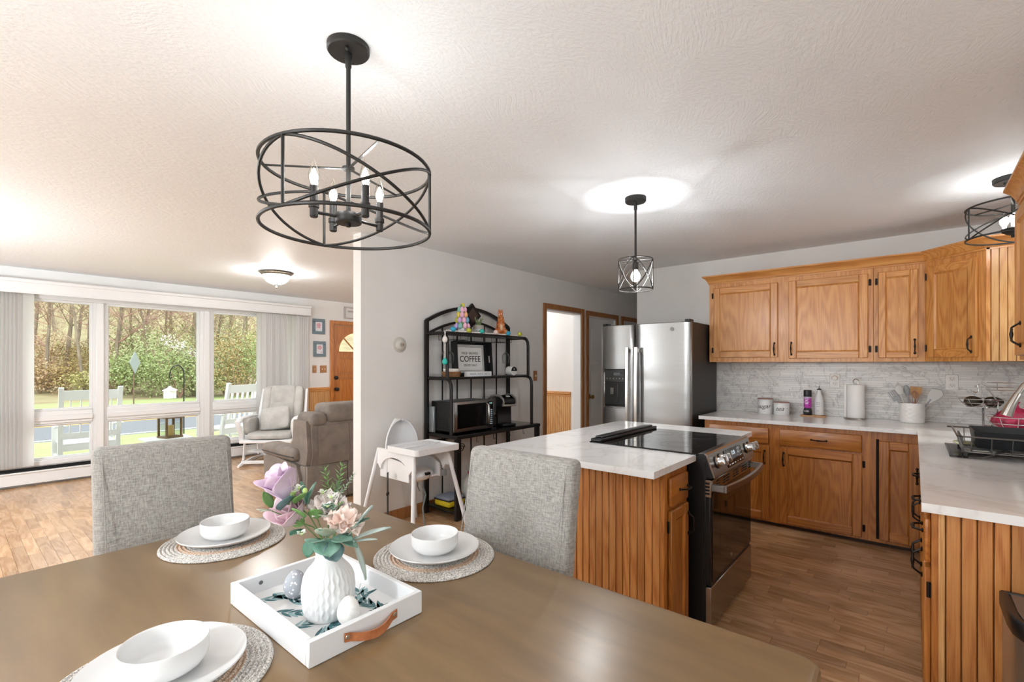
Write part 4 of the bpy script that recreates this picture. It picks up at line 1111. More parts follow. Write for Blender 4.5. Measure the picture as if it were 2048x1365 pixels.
# island pendant
px_, py_ = 2.831, 1.356
H = thing('pendant_light', 'small black cage pendant with one glowing bulb above the island', 'pendant light', (px_, py_, 1.85))
ob('canopy', MB(Matrix.Translation((px_, py_, 0))).lathe([(.065, 2.44), (.065, 2.416), (.06, 2.41), (.012, 2.408), (.001, 2.408)], 32), FIX, H)
for a in (.4, .4+PI): ob('canopy_screw', MB().ball((px_+.035*math.cos(a), py_+.035*math.sin(a), 2.405), .005, .005, .007, 8, 5), FIX, H)
ob('rod', MB(Matrix.Translation((px_, py_, 0))).lathe([(.0105, 2.41), (.0105, 2.365), (.007, 2.36), (.007, 2.03), (.019, 2.028), (.019, 1.985), (.015, 1.98)], 14), FIX, H)
cage(H, (px_, py_), .106, 1.855, 2.045, 4, math.radians(20), .0038)
for k in range(4):
    a = math.radians(20)+PI/2*k
    ob('spider_arm', MB().tube([(px_, py_, 2.044), (px_+.105*math.cos(a), py_+.105*math.sin(a), 2.045)], .003, 5), FIX, H)
ob('bulb', MB(Matrix.Translation((px_, py_, 1.905))).lathe([(.001, 0), (.016, .004), (.027, .018), (.030, .034), (.025, .052), (.014, .068), (.012, .078)], 18), emit('pendant_bulb', (1, .95, .88, 1), 26), H)
lamp('pendant_glow', (px_, py_, 1.93), 50, .035)
# semi-flush kitchen light
sx, sy = 3.90, -.43
H = thing('semi_flush_light', 'black hoop cage ceiling light over the sink corner, bulbs lit', 'ceiling light', (sx, sy, 2.09))
ob('canopy', MB(Matrix.Translation((sx, sy, 0))).lathe([(.085, 2.44), (.085, 2.418), (.08, 2.412), (.012, 2.411), (.001, 2.411)], 34), FIX, H)
for a in (2.2, 2.2+PI): ob('canopy_screw', MB().ball((sx+.045*math.cos(a), sy+.045*math.sin(a), 2.407), .006, .006, .008, 8, 5), FIX, H)
ob('rod', MB(Matrix.Translation((sx, sy, 0))).lathe([(.009, 2.412), (.009, 2.13)], 12), FIX, H)
cage(H, (sx, sy), .198, 2.105, 2.285, 3, math.radians(110), .0050)
for k in range(3):
    a = math.radians(170)+2*PI*k/3; ob('spider_arm', MB().tube([(sx, sy, 2.286), (sx+.197*math.cos(a), sy+.197*math.sin(a), 2.285)], .004, 5), FIX, H)
ob('bowl_hub', MB(Matrix.Translation((sx, sy, 0))).lathe([(.050, 2.150), (.052, 2.146), (.045, 2.130), (.025, 2.118), (.009, 2.113), (.009, 2.100), (.001, 2.098)], 24), FIX, H)
for k in range(3):
    a = math.radians(60)+2*PI*k/3; q = (sx+.038*math.cos(a), sy+.038*math.sin(a))
    ob('bulb', MB(Matrix.Translation((q[0], q[1], 2.155))).lathe([(.008, 0), (.009, .015), (.019, .035), (.021, .05), (.014, .068), (.001, .075)], 14), emit('semi_flush_bulb', (1, .95, .88, 1), 26) if k == 0 else MATS['semi_flush_bulb'], H)
    lamp('semi_flush_glow', (q[0], q[1], 2.20), 22, .022)
# living room flush mount
def flush(name, label, x, y, glow):
    H = thing(name, label, 'ceiling light', (x, y, 2.26)); T = Matrix.Translation((x, y, 0))
    ob('ornate_rim', MB(T).lathe([(.10, 2.44), (.16, 2.438), (.176, 2.428), (.172, 2.420), (.160, 2.418), (.150, 2.400), (.138, 2.398), (.136, 2.405)], 48, rfun=lambda r, z, a: r*(1+(.018 if r > .155 else 0)*math.sin(a*24))), mottled('antique_pewter', '4A443C', 'A39A8B', 60, .4, .6), H)
    ob('glass_bowl', MB(T).lathe([(.138, 2.406), (.132, 2.375), (.108, 2.338), (.07, 2.312), (.03, 2.300), (.001, 2.298)], 36), emit('lit_frosted_bowl', (1, .98, .955, 1), glow), H)
    ob('finial', MB(T).lathe([(.022, 2.302), (.024, 2.297), (.010, 2.290), (.008, 2.272), (.011, 2.266), (.004, 2.255), (.001, 2.250)], 16), MATS['antique_pewter'], H)
flush('flush_light', 'frosted bowl ceiling light with an ornate pewter rim in the living room', 2.46, 5.619, 95)
# two globe lamps added out of view behind the camera to fill the room
def globe(label, x, y, z, glow):
    H = thing('fill_globe', label, 'pendant light', (x, y, z))
    ob('rod', MB(Matrix.Translation((x, y, 0))).lathe([(.06, 2.44), (.06, 2.42), (.008, 2.415), (.008, z+.13)], 16), FIX, H)
    ob('globe', MB().ball((x, y, z), .13, nu=24, nv=14), emit('fill_globe_glow', (.92, .965, 1, 1), glow), H)
globe('added unseen white globe fill lamp in the dining end of the room behind the camera', -1.3, 1.2, 1.75, 125)
globe('added unseen white globe fill lamp at the far end of the living room behind the camera', -1.0, 5.2, 1.75, 210)
lamp('entry_fill', (4.9, 4.6, 2.2), 22, .1)  # bare lamp added without any fitting to brighten the entry

# ================================================================ DINING TABLE
T = thing('dining_table', 'long taupe-stained wooden dining table with rounded corners', 'table', (.64, 1.09, FZ))
def rrect(x0, x1, y0, y1, r, n=6):
    P = []
    for (cx_, cy_, a) in ((x1-r, y0+r, -PI/2), (x1-r, y1-r, 0), (x0+r, y1-r, PI/2), (x0+r, y0+r, PI)):
        P += [(cx_+r*math.cos(a+PI/2*k/n), cy_+r*math.sin(a+PI/2*k/n)) for k in range(n+1)]
    return P
x0, x1, y0, y1 = -.02, 1.186, .146, 2.04
b = MB(); prof = [(0, .726), (0, .745), (.002, .752), (.008, .758), (.014, .760)]
P = [[(x, y, z) for x, y in rrect(x0+i, x1-i, y0+i, y1-i, .03)] for i, z in prof]; m = len(P[0])
b.add([v for ring_ in P for v in ring_], [(j*m+i, j*m+(i+1) % m, (j+1)*m+(i+1) % m, (j+1)*m+i) for j in range(len(P)-1) for i in range(m)]+[tuple(range(m))[::-1], tuple(range((len(P)-1)*m, len(P)*m))])
ob('tabletop', b, TABLEW, T, ang=25)
ob('apron', MB().box(x0+.07, x1-.07, y0+.07, y0+.09, .64, .726).box(x0+.07, x1-.07, y1-.09, y1-.07, .64, .726).box(x0+.07, x0+.09, y0+.09, y1-.09, .64, .726).box(x1-.09, x1-.07, y0+.09, y1-.09, .64, .726), TABLEW, T)
for x in (x0+.10, x1-.10):
    for y in (y0+.10, y1-.10): ob('leg', MB(Matrix.Translation((x, y, 0))).lathe([(.03, FZ), (.045, .55), (.045, .726)], 4, Matrix.Rotation(PI/4, 4, 'Z')), TABLEW, T)
# upholstered parsons chairs: local +y points from the back towards the seat front
CHL = mat('chair_leg_wood', '4B3A2C', .5)
def parsons(name, label, x, y, rz, w=.45, h=1.078):
    t = thing(name, label, 'chair', (x, y, FZ), rz, None); M = frame(x, y, 0, rz)
    def slab(zt, zb, y0b, y0t, th, ww):
        b = MB(M); bm = bmesh.new(); bmesh.ops.create_cube(bm, size=1)
        bmesh.ops.subdivide_edges(bm, edges=[e for e in bm.edges if abs(e.verts[0].co.z-e.verts[1].co.z) > .5], cuts=3)
        for v in bm.verts:
            u = v.co.z+.5; taper = 1-.03*(1-u)*0
            v.co = Vector((v.co.x*ww*taper, (y0b+(y0t-y0b)*u**1.15)+v.co.y*th, zb+(zt-zb)*u))
        bmesh.ops.bevel(bm, geom=[e for e in bm.edges if e.is_boundary or e.calc_face_angle(0) > .6], offset=.024, segments=4, affect='EDGES', profile=.5)
        bm.verts.index_update(); b.add([v.co[:] for v in bm.verts], [[v.index for v in f.verts] for f in bm.faces]); bm.free(); return b
    ob('backrest', slab(h, .34, .0, -.085, .072, w), TWEED, t, ang=60)
    sm = MB(M)
    for s in (-1, 1): sm.tube([(s*(w/2-.024), .0375, .5), (s*(w/2-.024), .0375-.02, .75), (s*(w/2-.024), .0375-.085, h-.03)], .0018, 5)
    ob('piping', sm, TWEED, t)['kind'] = 'stuff'
    ob('seat', MB(M).box(-w/2, w/2, .02, .47, .36, .49, .03, 4), TWEED, t, ang=60)
    for s in (-1, 1):
        ob('leg', MB(M).tube([(s*(w/2-.035), .43, FZ), (s*(w/2-.03), .43, .37)], [.017, .024], 4), CHL, t)
        ob('leg', MB(M).tube([(s*(w/2-.035), -.03, FZ), (s*(w/2-.03), .0, .37)], [.017, .024], 4), CHL, t)
parsons('dining_chair', 'grey tweed upholstered dining chair at the window end of the table', .563, 2.175, PI, .45)
parsons('dining_chair', 'grey tweed upholstered dining chair on the island side of the table', 1.262, 1.085, PI/2, .475, 1.062)

# place settings
def _mat_():
    m, t, p = newmat('braided_cotton'); tc = coords(t)
    sp = t.nodes.new('ShaderNodeSeparateXYZ'); t.links.new(tc, sp.inputs[0])
    f = noisetex(t, coords(t, (260, 260, 260)), 1, 2, .6)
    r = math1(t, 'SQRT', math1(t, 'ADD', math1(t, 'MULTIPLY', sp.outputs[0], sp.outputs[0]), math1(t, 'MULTIPLY', sp.outputs[1], sp.outputs[1])))
    tan = ramp(t, r, [(.145, 'C7A48C'), (.152, 'BCB6AF')])
    g = ramp(t, f, [(.38, '8E8A86'), (.6, 'E2DED8')])
    inner = ramp(t, f, [(.38, 'B08D72'), (.6, 'E0CBB8')])
    k = t.nodes.new('ShaderNodeMath'); k.operation = 'COMPARE'; t.links.new(r, k.inputs[0]); k.inputs[1].default_value = .128; k.inputs[2].default_value = .014
    t.links.new(mixc(t, k.outputs[0], g, inner), p.inputs['Base Color']); setp(p, Roughness=.95)
    bump(t, p, f, .5, .003); return m
BRAID = _mat_()
def setting(label, x, y, rot=0, g='place settings on the dining table'):
    z = .7605
    b = MB(Matrix.Translation((x, y, z)) @ Matrix.Rotation(rot, 4, 'Z')); n = 17; rr = []
    prof = [(.0005, .004)]
    for k in range(n):
        r0 = .192*k/n; w = .192/n
        for i in range(1, 5): prof.append((r0+w*i/4.0, .004+.0045*math.sin(PI*i/4)))
    prof += [(.1925, .002), (.191, 0), (.0005, 0)]
    o = ob('placemat', b.lathe(prof, 64), BRAID, label='round braided grey placemat under the '+label, cat='placemat', group=g, ang=80)
    b = MB(Matrix.Translation((x, y, z+.0085)))
    b.lathe([(.001, .0), (.085, 0), (.092, .003), (.125, .014), (.140, .0225), (.1425, .0255), (.1415, .028), (.138, .0265), (.122, .018), (.088, .0075), (.001, .006)], 64)
    ob('dinner_plate', b, CERAM, label='white dinner plate under the '+label, cat='plate', group=g, ang=50)
    b = MB(Matrix.Translation((x, y, z+.0155)))
    b.lathe([(.001, 0), (.045, 0), (.047, .004), (.056, .006), (.068, .014), (.0745, .026), (.0755, .032), (.0755, .058), (.0745, .0605), (.0725, .060), (.0705, .056), (.0695, .030), (.062, .016), (.045, .010), (.001, .0085)], 64)
    ob('bowl', b, CERAM, label='white straight-sided '+label, cat='bowl', group=g, ang=50)
setting('bowl at the window end of the table', .632, 1.845)
setting('bowl on the island side of the table', 1.020, 1.185, 1)
setting('bowl on the near side of the table', .278, 1.128, 2)

# tray with leather handles
TR = thing('serving_tray', 'square white wooden tray with tan leather handles and a leaf-print base', 'tray', (.62, 1.14, .7605))
tx0, tx1, ty0, ty1 = .475, .766, .938, 1.352
def leafprint():
    m, t, p = newmat('tray_base_white'); setp(p, Base_Color=rgb('E3E3E3'), Roughness=.35); return m
for a in ((tx0, tx1, ty0, ty0+.014), (tx0, tx1, ty1-.014, ty1), (tx0, tx0+.014, ty0+.014, ty1-.014), (tx1-.014, tx1, ty0+.014, ty1-.014)):
    ob('side', MB().box(*a, .7605, .815, .0015), mat('tray_white_paint', 'E1E2E4', .4), TR)
base = ob('base', MB().box(tx0+.01, tx1-.01, ty0+.01, ty1-.01, .764, .771), leafprint(), TR)
LP = [mat('print_leaf_dark', '3E6B70', .6), mat('print_leaf_pale', '8FB0B3', .6)]
rnd = random.Random(8)
def printleaf(b, x, y, a, L, w):
    P = []
    for k in range(9): u = k/8; P.append((L*u, w*math.sin(PI*u**.8)))
    for k in range(7, 0, -1): u = k/8; P.append((L*u, -w*math.sin(PI*u**.8)))
    ca_, sa_ = math.cos(a), math.sin(a)
    b.add([(x+p*ca_-q*sa_, y+p*sa_+q*ca_, .7713) for p, q in P], [tuple(range(len(P)))])
dk, pl = MB(), MB()
sprigs = [(.50, 1.30, -.5), (.52, 1.20, -.9), (.56, 1.30, -1.2), (.50, 1.10, -.2), (.57, 1.21, -.5), (.53, 1.02, .2), (.64, .98, .6), (.70, 1.0, 1.7), (.66, 1.08, .5), (.70, 1.12, .9), (.64, 1.25, .1), (.71, 1.22, 1.2), (.66, 1.31, -.4), (.50, .97, .6)]
for (x, y, a) in sprigs:
    for k in range(5):
        q = (x+.017*k*math.cos(a), y+.017*k*math.sin(a))
        if not (tx0+.03 < q[0] < tx1-.045 and ty0+.03 < q[1] < ty1-.045): continue
        for s in (-1, 1): printleaf(pl if rnd.random() < .3 else dk, q[0], q[1], a+s*rnd.uniform(.35, .6), rnd.uniform(.030, .046), rnd.uniform(.0038, .0058))
    dk.add([(x-.01*math.sin(a)*.1, y, .7712), (x+.07*math.cos(a), y+.07*math.sin(a), .7712), (x+.07*math.cos(a)-.0012*math.sin(a), y+.07*math.sin(a)+.0012*math.cos(a), .7712), (x-.0012*math.sin(a), y+.0012*math.cos(a), .7712)], [(0, 1, 2, 3)])
ob('leaf_print', dk, LP[0], base, ang=0)['kind'] = 'stuff'; ob('leaf_print', pl, LP[1], base, ang=0)['kind'] = 'stuff'
text('hello', .035, Matrix.Translation((.52, .985, .7713)) @ Matrix.Rotation(-.6, 4, 'Z'), mat('print_ink', '5A6468', .6), 'script_print', base) if False else None
LEA = mottled('tan_leather', 'A05E38', 'B8734A', 40, .5, st=.15, dist=.001)
def strap(yf, s):
    xc = .62; pts = []
    for k in range(21):
        u = k/20; x = xc-.068+.136*u; e = max(0, math.sin(PI*min(1, max(0, (u-.12)/.76))))
        pts.append((x, yf-s*(.002+.020*e**.8), .792-.010*math.sin(PI*u)))
    vs, fs = [], []
    for (x, y, z) in pts: vs += [(x, y, z-.0095), (x, y, z+.0095), (x, y-s*.0028, z+.0095), (x, y-s*.0028, z-.0095)]
    for i in range(20):
        for j in range(4): fs.append((i*4+j, i*4+(j+1) % 4, (i+1)*4+(j+1) % 4, (i+1)*4+j))
    fs += [(0, 1, 2, 3), (80, 81, 82, 83)]
    o = ob('handle', MB().add(vs, fs), LEA, TR)
    for x in (xc-.061, xc+.061): ob('rivet', MB(Matrix.Translation((x, yf-s*.0055, .792)) @ Matrix.Rotation(s*PI/2, 4, 'X')).lathe([(.0055, 0), (.005, .0015), (.001, .0022)], 14), mat('rivet', 'C6B9A6', .3, .9), o)
strap(ty0, 1); strap(ty1, -1)
ob('screw_hole', MB(Matrix.Translation((.545, ty1-.0145, .795)) @ Matrix.Rotation(PI/2, 4, 'X')).lathe([(.0055, 0), (.005, .0012), (.001, .0012)], 12), mat('screw_grey', '6F7478', .4, .6), TR)
# vase
VX, VY, VZ = .603, 1.093, .7715
def vr(r, z, a):
    if z < .006 or z > .128: return r
    k = 30; ph = a*k
    w = math.cos(ph+1.5*math.sin(z*230)*math.cos(ph*.5)); env = min(1, (z-.006)/.01)*min(1, (.128-z)/.03)
    return r*(1+.026*w*env)
VP = [(0, .050), (.006, .0545), (.02, .0575), (.045, .0605), (.07, .0608), (.09, .0585), (.103, .054), (.114, .047), (.123, .039), (.130, .0335), (.138, .0305), (.148, .0295), (.157, .0315), (.160, .033)]
def vint(z):
    for (a, ra), (b_, rb_) in zip(VP, VP[1:]):
        if z <= b_: u = (z-a)/(b_-a); return ra+(rb_-ra)*u
    return VP[-1][1]
prof = [(.001, 0)]+[(vint(.16*k/44), .16*k/44) for k in range(45)]+[(.031, .162), (.029, .160), (.026, .148), (.026, .10), (.001, .09)]
V = thing('vase', 'white ribbed ceramic bottle vase standing in the tray', 'vase', (VX, VY, VZ))
ob('body', MB(Matrix.Translation((VX, VY, VZ))).lathe(prof, 156, rfun=vr), CERAMM, V, ang=70)
# eggs on the tray
EGG = mottled('white_speckled_egg', 'E6E3DF', 'F3F1EE', 90, .7, st=.35, dist=.001)
EGGG = None
def _egg():
    m, t, p = newmat('grey_dotted_egg'); v = t.nodes.new('ShaderNodeTexVoronoi'); v.inputs['Scale'].default_value = 95
    t.links.new(coords(t), v.inputs['Vector']); t.links.new(ramp(t, v.outputs['Distance'], [(.24, 'E9E9EA'), (.3, 'A3A7AE')]), p.inputs['Base Color']); setp(p, Roughness=.7); return m
def egg(b, c, r, h, M=None, n=20):
    T_ = Matrix.Translation(c) if M is None else M
    b.lathe([(max(1e-4, r*math.sin(PI*k/14)*(1+.16*math.cos(PI*k/14))), h/2*(1-math.cos(PI*k/14))) for k in range(15)], n, T_); return b
ob('egg', egg(MB(), (.608, 1.012, .7715), .0255, .066), EGG, label='white textured egg lying in front of the vase', cat='egg')
ob('egg', egg(MB(), (.588, 1.232, .7715), .029, .072), _egg(), label='grey dotted egg standing behind the vase', cat='egg')
# ================================================================ FLOWERS (one thing, held by the vase)
FL = thing('flower_bouquet', 'mixed bouquet of lilac roses, cream blooms, eucalyptus and rosemary in the white vase', 'flowers', (VX, VY, VZ+.16))
rnd = random.Random(21)
LIL = mottled('lilac_petal', 'C9AFCB', 'E6CFDD', 14, .6, lo=.3, hi=.7); LIL2 = mottled('pink_lilac_petal', 'D9B9C6', 'EBD6DA', 14, .6)
CREAM = mottled('cream_petal', 'EBDDD8', 'F5EDEA', 20, .65); STEMM = mat('flower_stem', '6C8B55', .6)
neck = Vector((VX, VY, VZ+.158))
def stem(to, r=.0016):
    to = Vector(to); mid = neck.lerp(to, .5)+Vector((0, 0, .02)); root = Vector((VX, VY, VZ+.10))
    pts = [root+(neck-root)*.0, neck+(to-neck)*.06]+[neck.lerp(mid, .6), mid, to]
    ob('stem', MB().tube(pts, r, 6), STEMM, FL)
def petal(b, c, ax, w, L, cup, turn, curl=.25):
    """a cupped petal starting at c, rising along ax, leaning outward towards 'turn'"""
    ax = Vector(ax).normalized(); s = ax.orthogonal().normalized(); s.rotate(Matrix.Rotation(turn, 3, ax)); tt = ax.cross(s)
    def fn(u, v):
        q = (u-.5)*2; wd = w*(math.sqrt(max(.02, 1-((v-.62)/.42)**2)) if v > .62 else .3+.7*v/.62)
        out = cup*math.sin(v*1.7)+curl*max(0, v-.7)*L*1.6
        p = Vector(c)+ax*(L*v-abs(q)**2*L*.08*v)+s*(out-.42*wd*q*q)+tt*(wd*q)
        return p
    b.grid(fn, 6, 7)
def rose(name, c, ax, R, L, m, n=9):
    f = ob(name, MB().ball(c, R*.35, R*.35, R*.3, 10, 6), GRN[2], FL)
    for k in range(n):
        t = k/n; b = MB(); petal(b, c, Vector(ax)+Vector((rnd.uniform(-.06, .06), rnd.uniform(-.06, .06), 0)), R*(.55+.4*t), L*(1.0-.08*t), R*(.18+.75*t), k*2.4, .1+.55*t)
        ob('petal', b, m, f, ang=60, solid=.0006)
rose('lilac_rose', (.517, 1.108, 1.066), (-.45, .15, .85), .043, .082, LIL); stem((.517, 1.108, 1.066))
rose('lilac_rose', (.537, 1.113, 1.008), (-.55, -.15, .7), .044, .070, LIL2); stem((.537, 1.113, 1.008))
def ruffle(c, ax, R, m):
    f = ob('cream_bloom', MB().ball(c, R*.4, R*.4, R*.35, 10, 6), CREAM, FL)
    for k in range(16):
        a = k*2.399; t = math.sqrt((k+.5)/16); b = MB(); sd = rnd.uniform(0, 6)
        ax_ = Vector(ax).normalized(); s = ax_.orthogonal().normalized(); s.rotate(Matrix.Rotation(a, 3, ax_)); tt = ax_.cross(s)
        def fn(u, v, s=s, tt=tt, t=t, sd=sd):
            q = (u-.5)*2
            return Vector(c)+s*(R*t*.75*v+.1*R*v)+tt*(q*R*.42*(.3+.7*v))+ax_*(R*(.95-.6*t)*v+.006*math.sin(q*7+sd)*v-.01*q*q*v)
        b.grid(fn, 8, 5); ob('petal', b, m, f, ang=60, solid=.0005)
ruffle((.590, 1.068, 1.030), (-.1, -.2, 1), .056, CREAM); stem((.590, 1.068, 1.030))
PEACH = mottled('peach_petal', 'E6CBBE', 'F3E2DA', 20, .65)
ruffle((.594, 1.012, 1.006), (.05, -.45, .9), .052, PEACH); stem((.594, 1.012, 1.006))
def leaf(c, d, L, w, m, fold=.15, up=(0, 0, 1), name='leaf', parent=None):
    d = Vector(d).normalized(); s = d.cross(Vector(up)); s = s.normalized() if s.length > .1 else Vector((1, 0, 0)); nrm = s.cross(d)
    def fn(u, v):
        q = (u-.5)*2; ww = w*math.sin(PI*min(.985, .03+.95*v))**.75
        return Vector(c)+d*L*v+s*ww*q+nrm*(fold*w*abs(q)-.12*L*v*v)
    return ob(name, MB().grid(fn, 4, 6), m, parent or FL, ang=60, solid=.0005)
EU = mottled('eucalyptus_leaf', '5C8B78', '8FB3A2', 30, .6, lo=.3, hi=.7); EUD = mottled('dusty_blue_leaf', '55767A', '83A3A4', 30, .6); EUP = mottled('pale_sage_leaf', 'A3A893', 'C2C4B4', 40, .6)
for (p, d, L, w, m) in (((.470, 1.096, 1.052), (-.55, -.35, .25), .030, .017, EUP), ((.487, 1.090, 1.050), (.2, -.45, .75), .034, .018, EUD), ((.470, 1.10, 1.058), (-.2, .3, .8), .03, .013, GRN[2]),
                        ((.548, 1.093, 1.045), (-.1, .1, 1), .045, .014, EU), ((.548, 1.093, 1.05), (.3, -.1, 1), .04, .013, EU),
                        ((.545, 1.018, .985), (-.75, -.45, .25), .036, .019, EU), ((.548, 1.012, .985), (-.2, -.75, -.3), .038, .022, EU), ((.562, 1.005, .985), (.45, -.7, .05), .036, .022, EU),
                        ((.553, 1.010, .990), (-.5, -.5, .8), .034, .017, EUP), ((.552, 1.000, .982), (.1, -.6, -.75), .034, .021, EUD), ((.585, .992, 1.000), (.7, -.5, .5), .045, .012, GRN[0]),
                        ((.525, 1.06, 1.03), (-.5, -.1, .6), .032, .014, GRN[2]), ((.515, 1.08, 1.06), (.1, -.4, .5), .03, .012, GRN[2]), ((.56, 1.02, 1.0), (-.6, -.5, .4), .036, .016, EU), ((.575, 1.0, .985), (.5, -.6, -.3), .036, .016, EU), ((.57, 1.04, 1.03), (-.3, -.5, .2), .03, .014, EUP), ((.535, 1.045, .985), (-.35, -.2, -.8), .030, .012, GRN[1]), ((.555, 1.06, 1.02), (-.3, -.4, .6), .035, .012, GRN[2]), ((.575, 1.05, 1.04), (-.2, -.6, .5), .032, .010, GRN[0]), ((.53, 1.07, 1.0), (-.8, -.3, .1), .03, .012, GRN[1])):
    leaf(p, d, L*1.35, w*1.35, m)
for p in ((.470, 1.096, 1.052), (.548, 1.093, 1.045), (.550, 1.010, .985), (.585, .992, 1.0)): stem(p, .0014)
LAMB = mat('lambs_ear_leaf', 'BFCFC9', .85)
for (p, d, L, w) in (((.600, .990, .985), (.35, -.3, .75), .075, .014), ((.602, .985, .975), (.85, -.55, .35), .080, .011), ((.600, .985, .975), (.25, -.35, -.9), .085, .011), ((.606, .98, .972), (.6, -.6, .15), .045, .006)):
    leaf(p, d, L*1.1, w*1.25, LAMB, .35)
stem((.602, .987, .978), .0018)
def sprig(base, tip, n, L, m, name='rosemary_sprig', w=.0022):
    base, tip = Vector(base), Vector(tip); d = (tip-base).normalized()
    s = ob(name, MB().tube([base, base.lerp(tip, .5)+Vector((.003, 0, 0)), tip], [.0012, .001, .0006], 5), STEMM, FL); b = MB()
    for k in range(n):
        u = k/n; c = base.lerp(tip, .12+.88*u)
        for j in range(2):
            a = k*1.9+j*PI; sd = d.orthogonal(); sd.rotate(Matrix.Rotation(a, 3, d)); q = (d*.75+sd*.8).normalized(); wv = q.cross(d).normalized()*w; l = L*(1-.4*u)
            b.add([c, c+q*l*.5+wv, c+q*l, c+q*l*.5-wv], [(0, 1, 2, 3)])
    ob('needles', b, m, s, ang=0, solid=.0005)['kind'] = 'stuff'
sprig((.597, 1.075, 1.045), (.588, 1.085, 1.135), 12, .022, GRN[2]); sprig((.602, 1.070, 1.045), (.618, 1.055, 1.140), 13, .024, GRN[2])
sprig((.600, 1.06, 1.05), (.640, 1.035, 1.118), 10, .013, GRN[3], w=.0016); sprig((.598, 1.06, 1.04), (.612, 1.06, 1.10), 10, .018, GRN[0]); sprig((.583, 1.05, 1.02), (.572, 1.01, 1.06), 8, .014, GRN[0])
sprig((.575, 1.05, 1.0), (.595, 1.02, 1.06), 9, .016, GRN[2])
WB = mat('tiny_white_blossom', 'EDF1E4', .7); LIME = mat('lime_bud', 'B9CE7E', .7)
for c in ((.512, 1.100, 1.098), (.520, 1.094, 1.085), (.505, 1.108, 1.106), (.527, 1.088, 1.094), (.566, 1.03, 1.055), (.578, 1.075, 1.075), (.515, 1.05, 1.0), (.583, 1.045, 1.068)):
    f = ob('small_blossom', MB().ball(c, .004, .004, .004, 8, 5), LIME, FL)
    for k in range(5):
        a = 2*PI*k/5+c[0]*50; leaf(c, (math.cos(a)-.3, math.sin(a)-.4, .5), .012, .0055, WB, .1, name='petal', parent=f)
for c in ((.516, 1.097, 1.080), (.498, 1.10, 1.09), (.53, 1.08, 1.075), (.535, 1.075, 1.088)): ob('bud', MB().ball(c, .006, .006, .007, 8, 6), LIME, FL)
# ================================================================ BAKER'S RACK ON THE GREY WALL
RK = thing('bakers_rack', 'tall black iron baker rack with an arched top against the grey wall', 'shelf', (3.36, 3.17, FZ))
L0, L1, YB, YF, YM = 2.80, 3.93, 3.365, 3.09, 2.97
def T_(name, pts, r, n=6, flat=None, parent=RK, m=BLACKM): return ob(name, MB().tube(pts, r, n, flat=flat), m, parent)
for x in (L0, L1): ob('back_post', MB().box(x-.017, x+.017, YB-.016, YB+.016, FZ, 1.78, .002), BLACKM, RK)
xm = (L0+L1)/2
def arch(z0, h, w=1.0, n=22): return [(xm+(L1-L0)/2*w*(2*k/n-1), YB, z0+h*(1-(2*k/n-1)**2)) for k in range(n+1)]
T_('top_arch', arch(1.775, .155), .021, 4); T_('inner_arch', arch(1.665, .135, .95), .015, 4)
for k in range(5):
    x = L0+(L1-L0)*(k+1)/6; ob('back_bar', MB().box(x-.005, x+.005, YB-.005, YB+.005, .765, 1.665+.13*(1-(2*(k+1)/6-1)**2)), BLACKM, RK)
    ob('back_bar', MB().box(x-.005, x+.005, YB-.005, YB+.005, .12, .735), BLACKM, RK)
dmd = ob('diamond_ornament', MB(Matrix.Translation((3.365, YB-.012, 1.865)) @ Matrix.Rotation(PI/4, 4, 'Y')).box(-.085, .085, -.014, .014, -.085, .085, .004), BLACKM, RK)
ob('diamond_centre', MB(Matrix.Translation((3.365, YB-.027, 1.865)) @ Matrix.Rotation(PI/4, 4, 'Y')).box(-.052, .052, -.002, .003, -.052, .052), mat('walnut_inlay', '4A3833', .4), dmd)
def shelf(name, z, yf, x1=L1, th=.02, m=BLACKM):
    s = ob(name, MB().box(L0, x1, yf, YB, z-th, z, .003), m, RK); return s
shelf('top_shelf', 1.665, YF, 3.90, .014); shelf('middle_shelf', 1.265, YF-.02); shelf('bottom_shelf', .115, YM+.02, L1, .018)
sh_ = shelf('main_shelf', .765, YM, 3.985, .03); ob('shelf_top', MB().box(L0+.02, 3.97, YM+.02, YB-.01, .765, .768), BLACKG, sh_)
for x in (L0, L1):
    T_('side_tube', [(x, YB, 1.655), (x, YF+.07, 1.655), (x, YF+.025, 1.642), (x, YF+.005, 1.61), (x, YF, 1.57), (x, YF, 1.265)], .016, 8)
    T_('side_tube', [(x+.01, YB, 1.255), (x+.01, YF+.03, 1.255), (x+.01, YF-.015, 1.24), (x+.01, YF-.035, 1.205), (x+.01, YF-.04, 1.16), (x+.01, YF-.04, .765)], .016, 8)
for x in (L0+.025, 3.945): ob('front_leg', MB().box(x-.03, x+.03, YM, YM+.03, FZ, .74, .003), BLACKM, RK)
for z in (.68,):
    T_('lower_rail', [(L0, YB, z), (L1, YB, z)], .008, 6)
for k in range(2):                                            # hanging wire stemware racks
    b = MB(); x0 = 2.90+k*.62
    for j in range(3):
        x = x0+.09*j; b.tube([(x, YF+.03, 1.65), (x, YF+.03, 1.60), (x, YB-.05, 1.60), (x, YB-.05, 1.65)], .0022, 5)
    b.tube([(x0, YF+.03, 1.60), (x0+.18, YF+.03, 1.60)], .0022, 5); ob('stemware_wire', b, BLACKM, RK)
for k in range(4):
    x = 3.05+.22*k; T_('cup_hook', [(x, YM+.01, .735), (x, YM+.01, .70)]+[(x+.012-.012*math.cos(a), YM+.01, .70-.014*math.sin(a)) for a in [PI*i/8 for i in range(1, 9)]], .0025, 5)
T_('scroll', [(L0+.07+.035*(1-k/30)*math.cos(k*.45), YM+.012, .66+.04*(1-k/30)*math.sin(k*.45)) for k in range(28)], .004, 5)

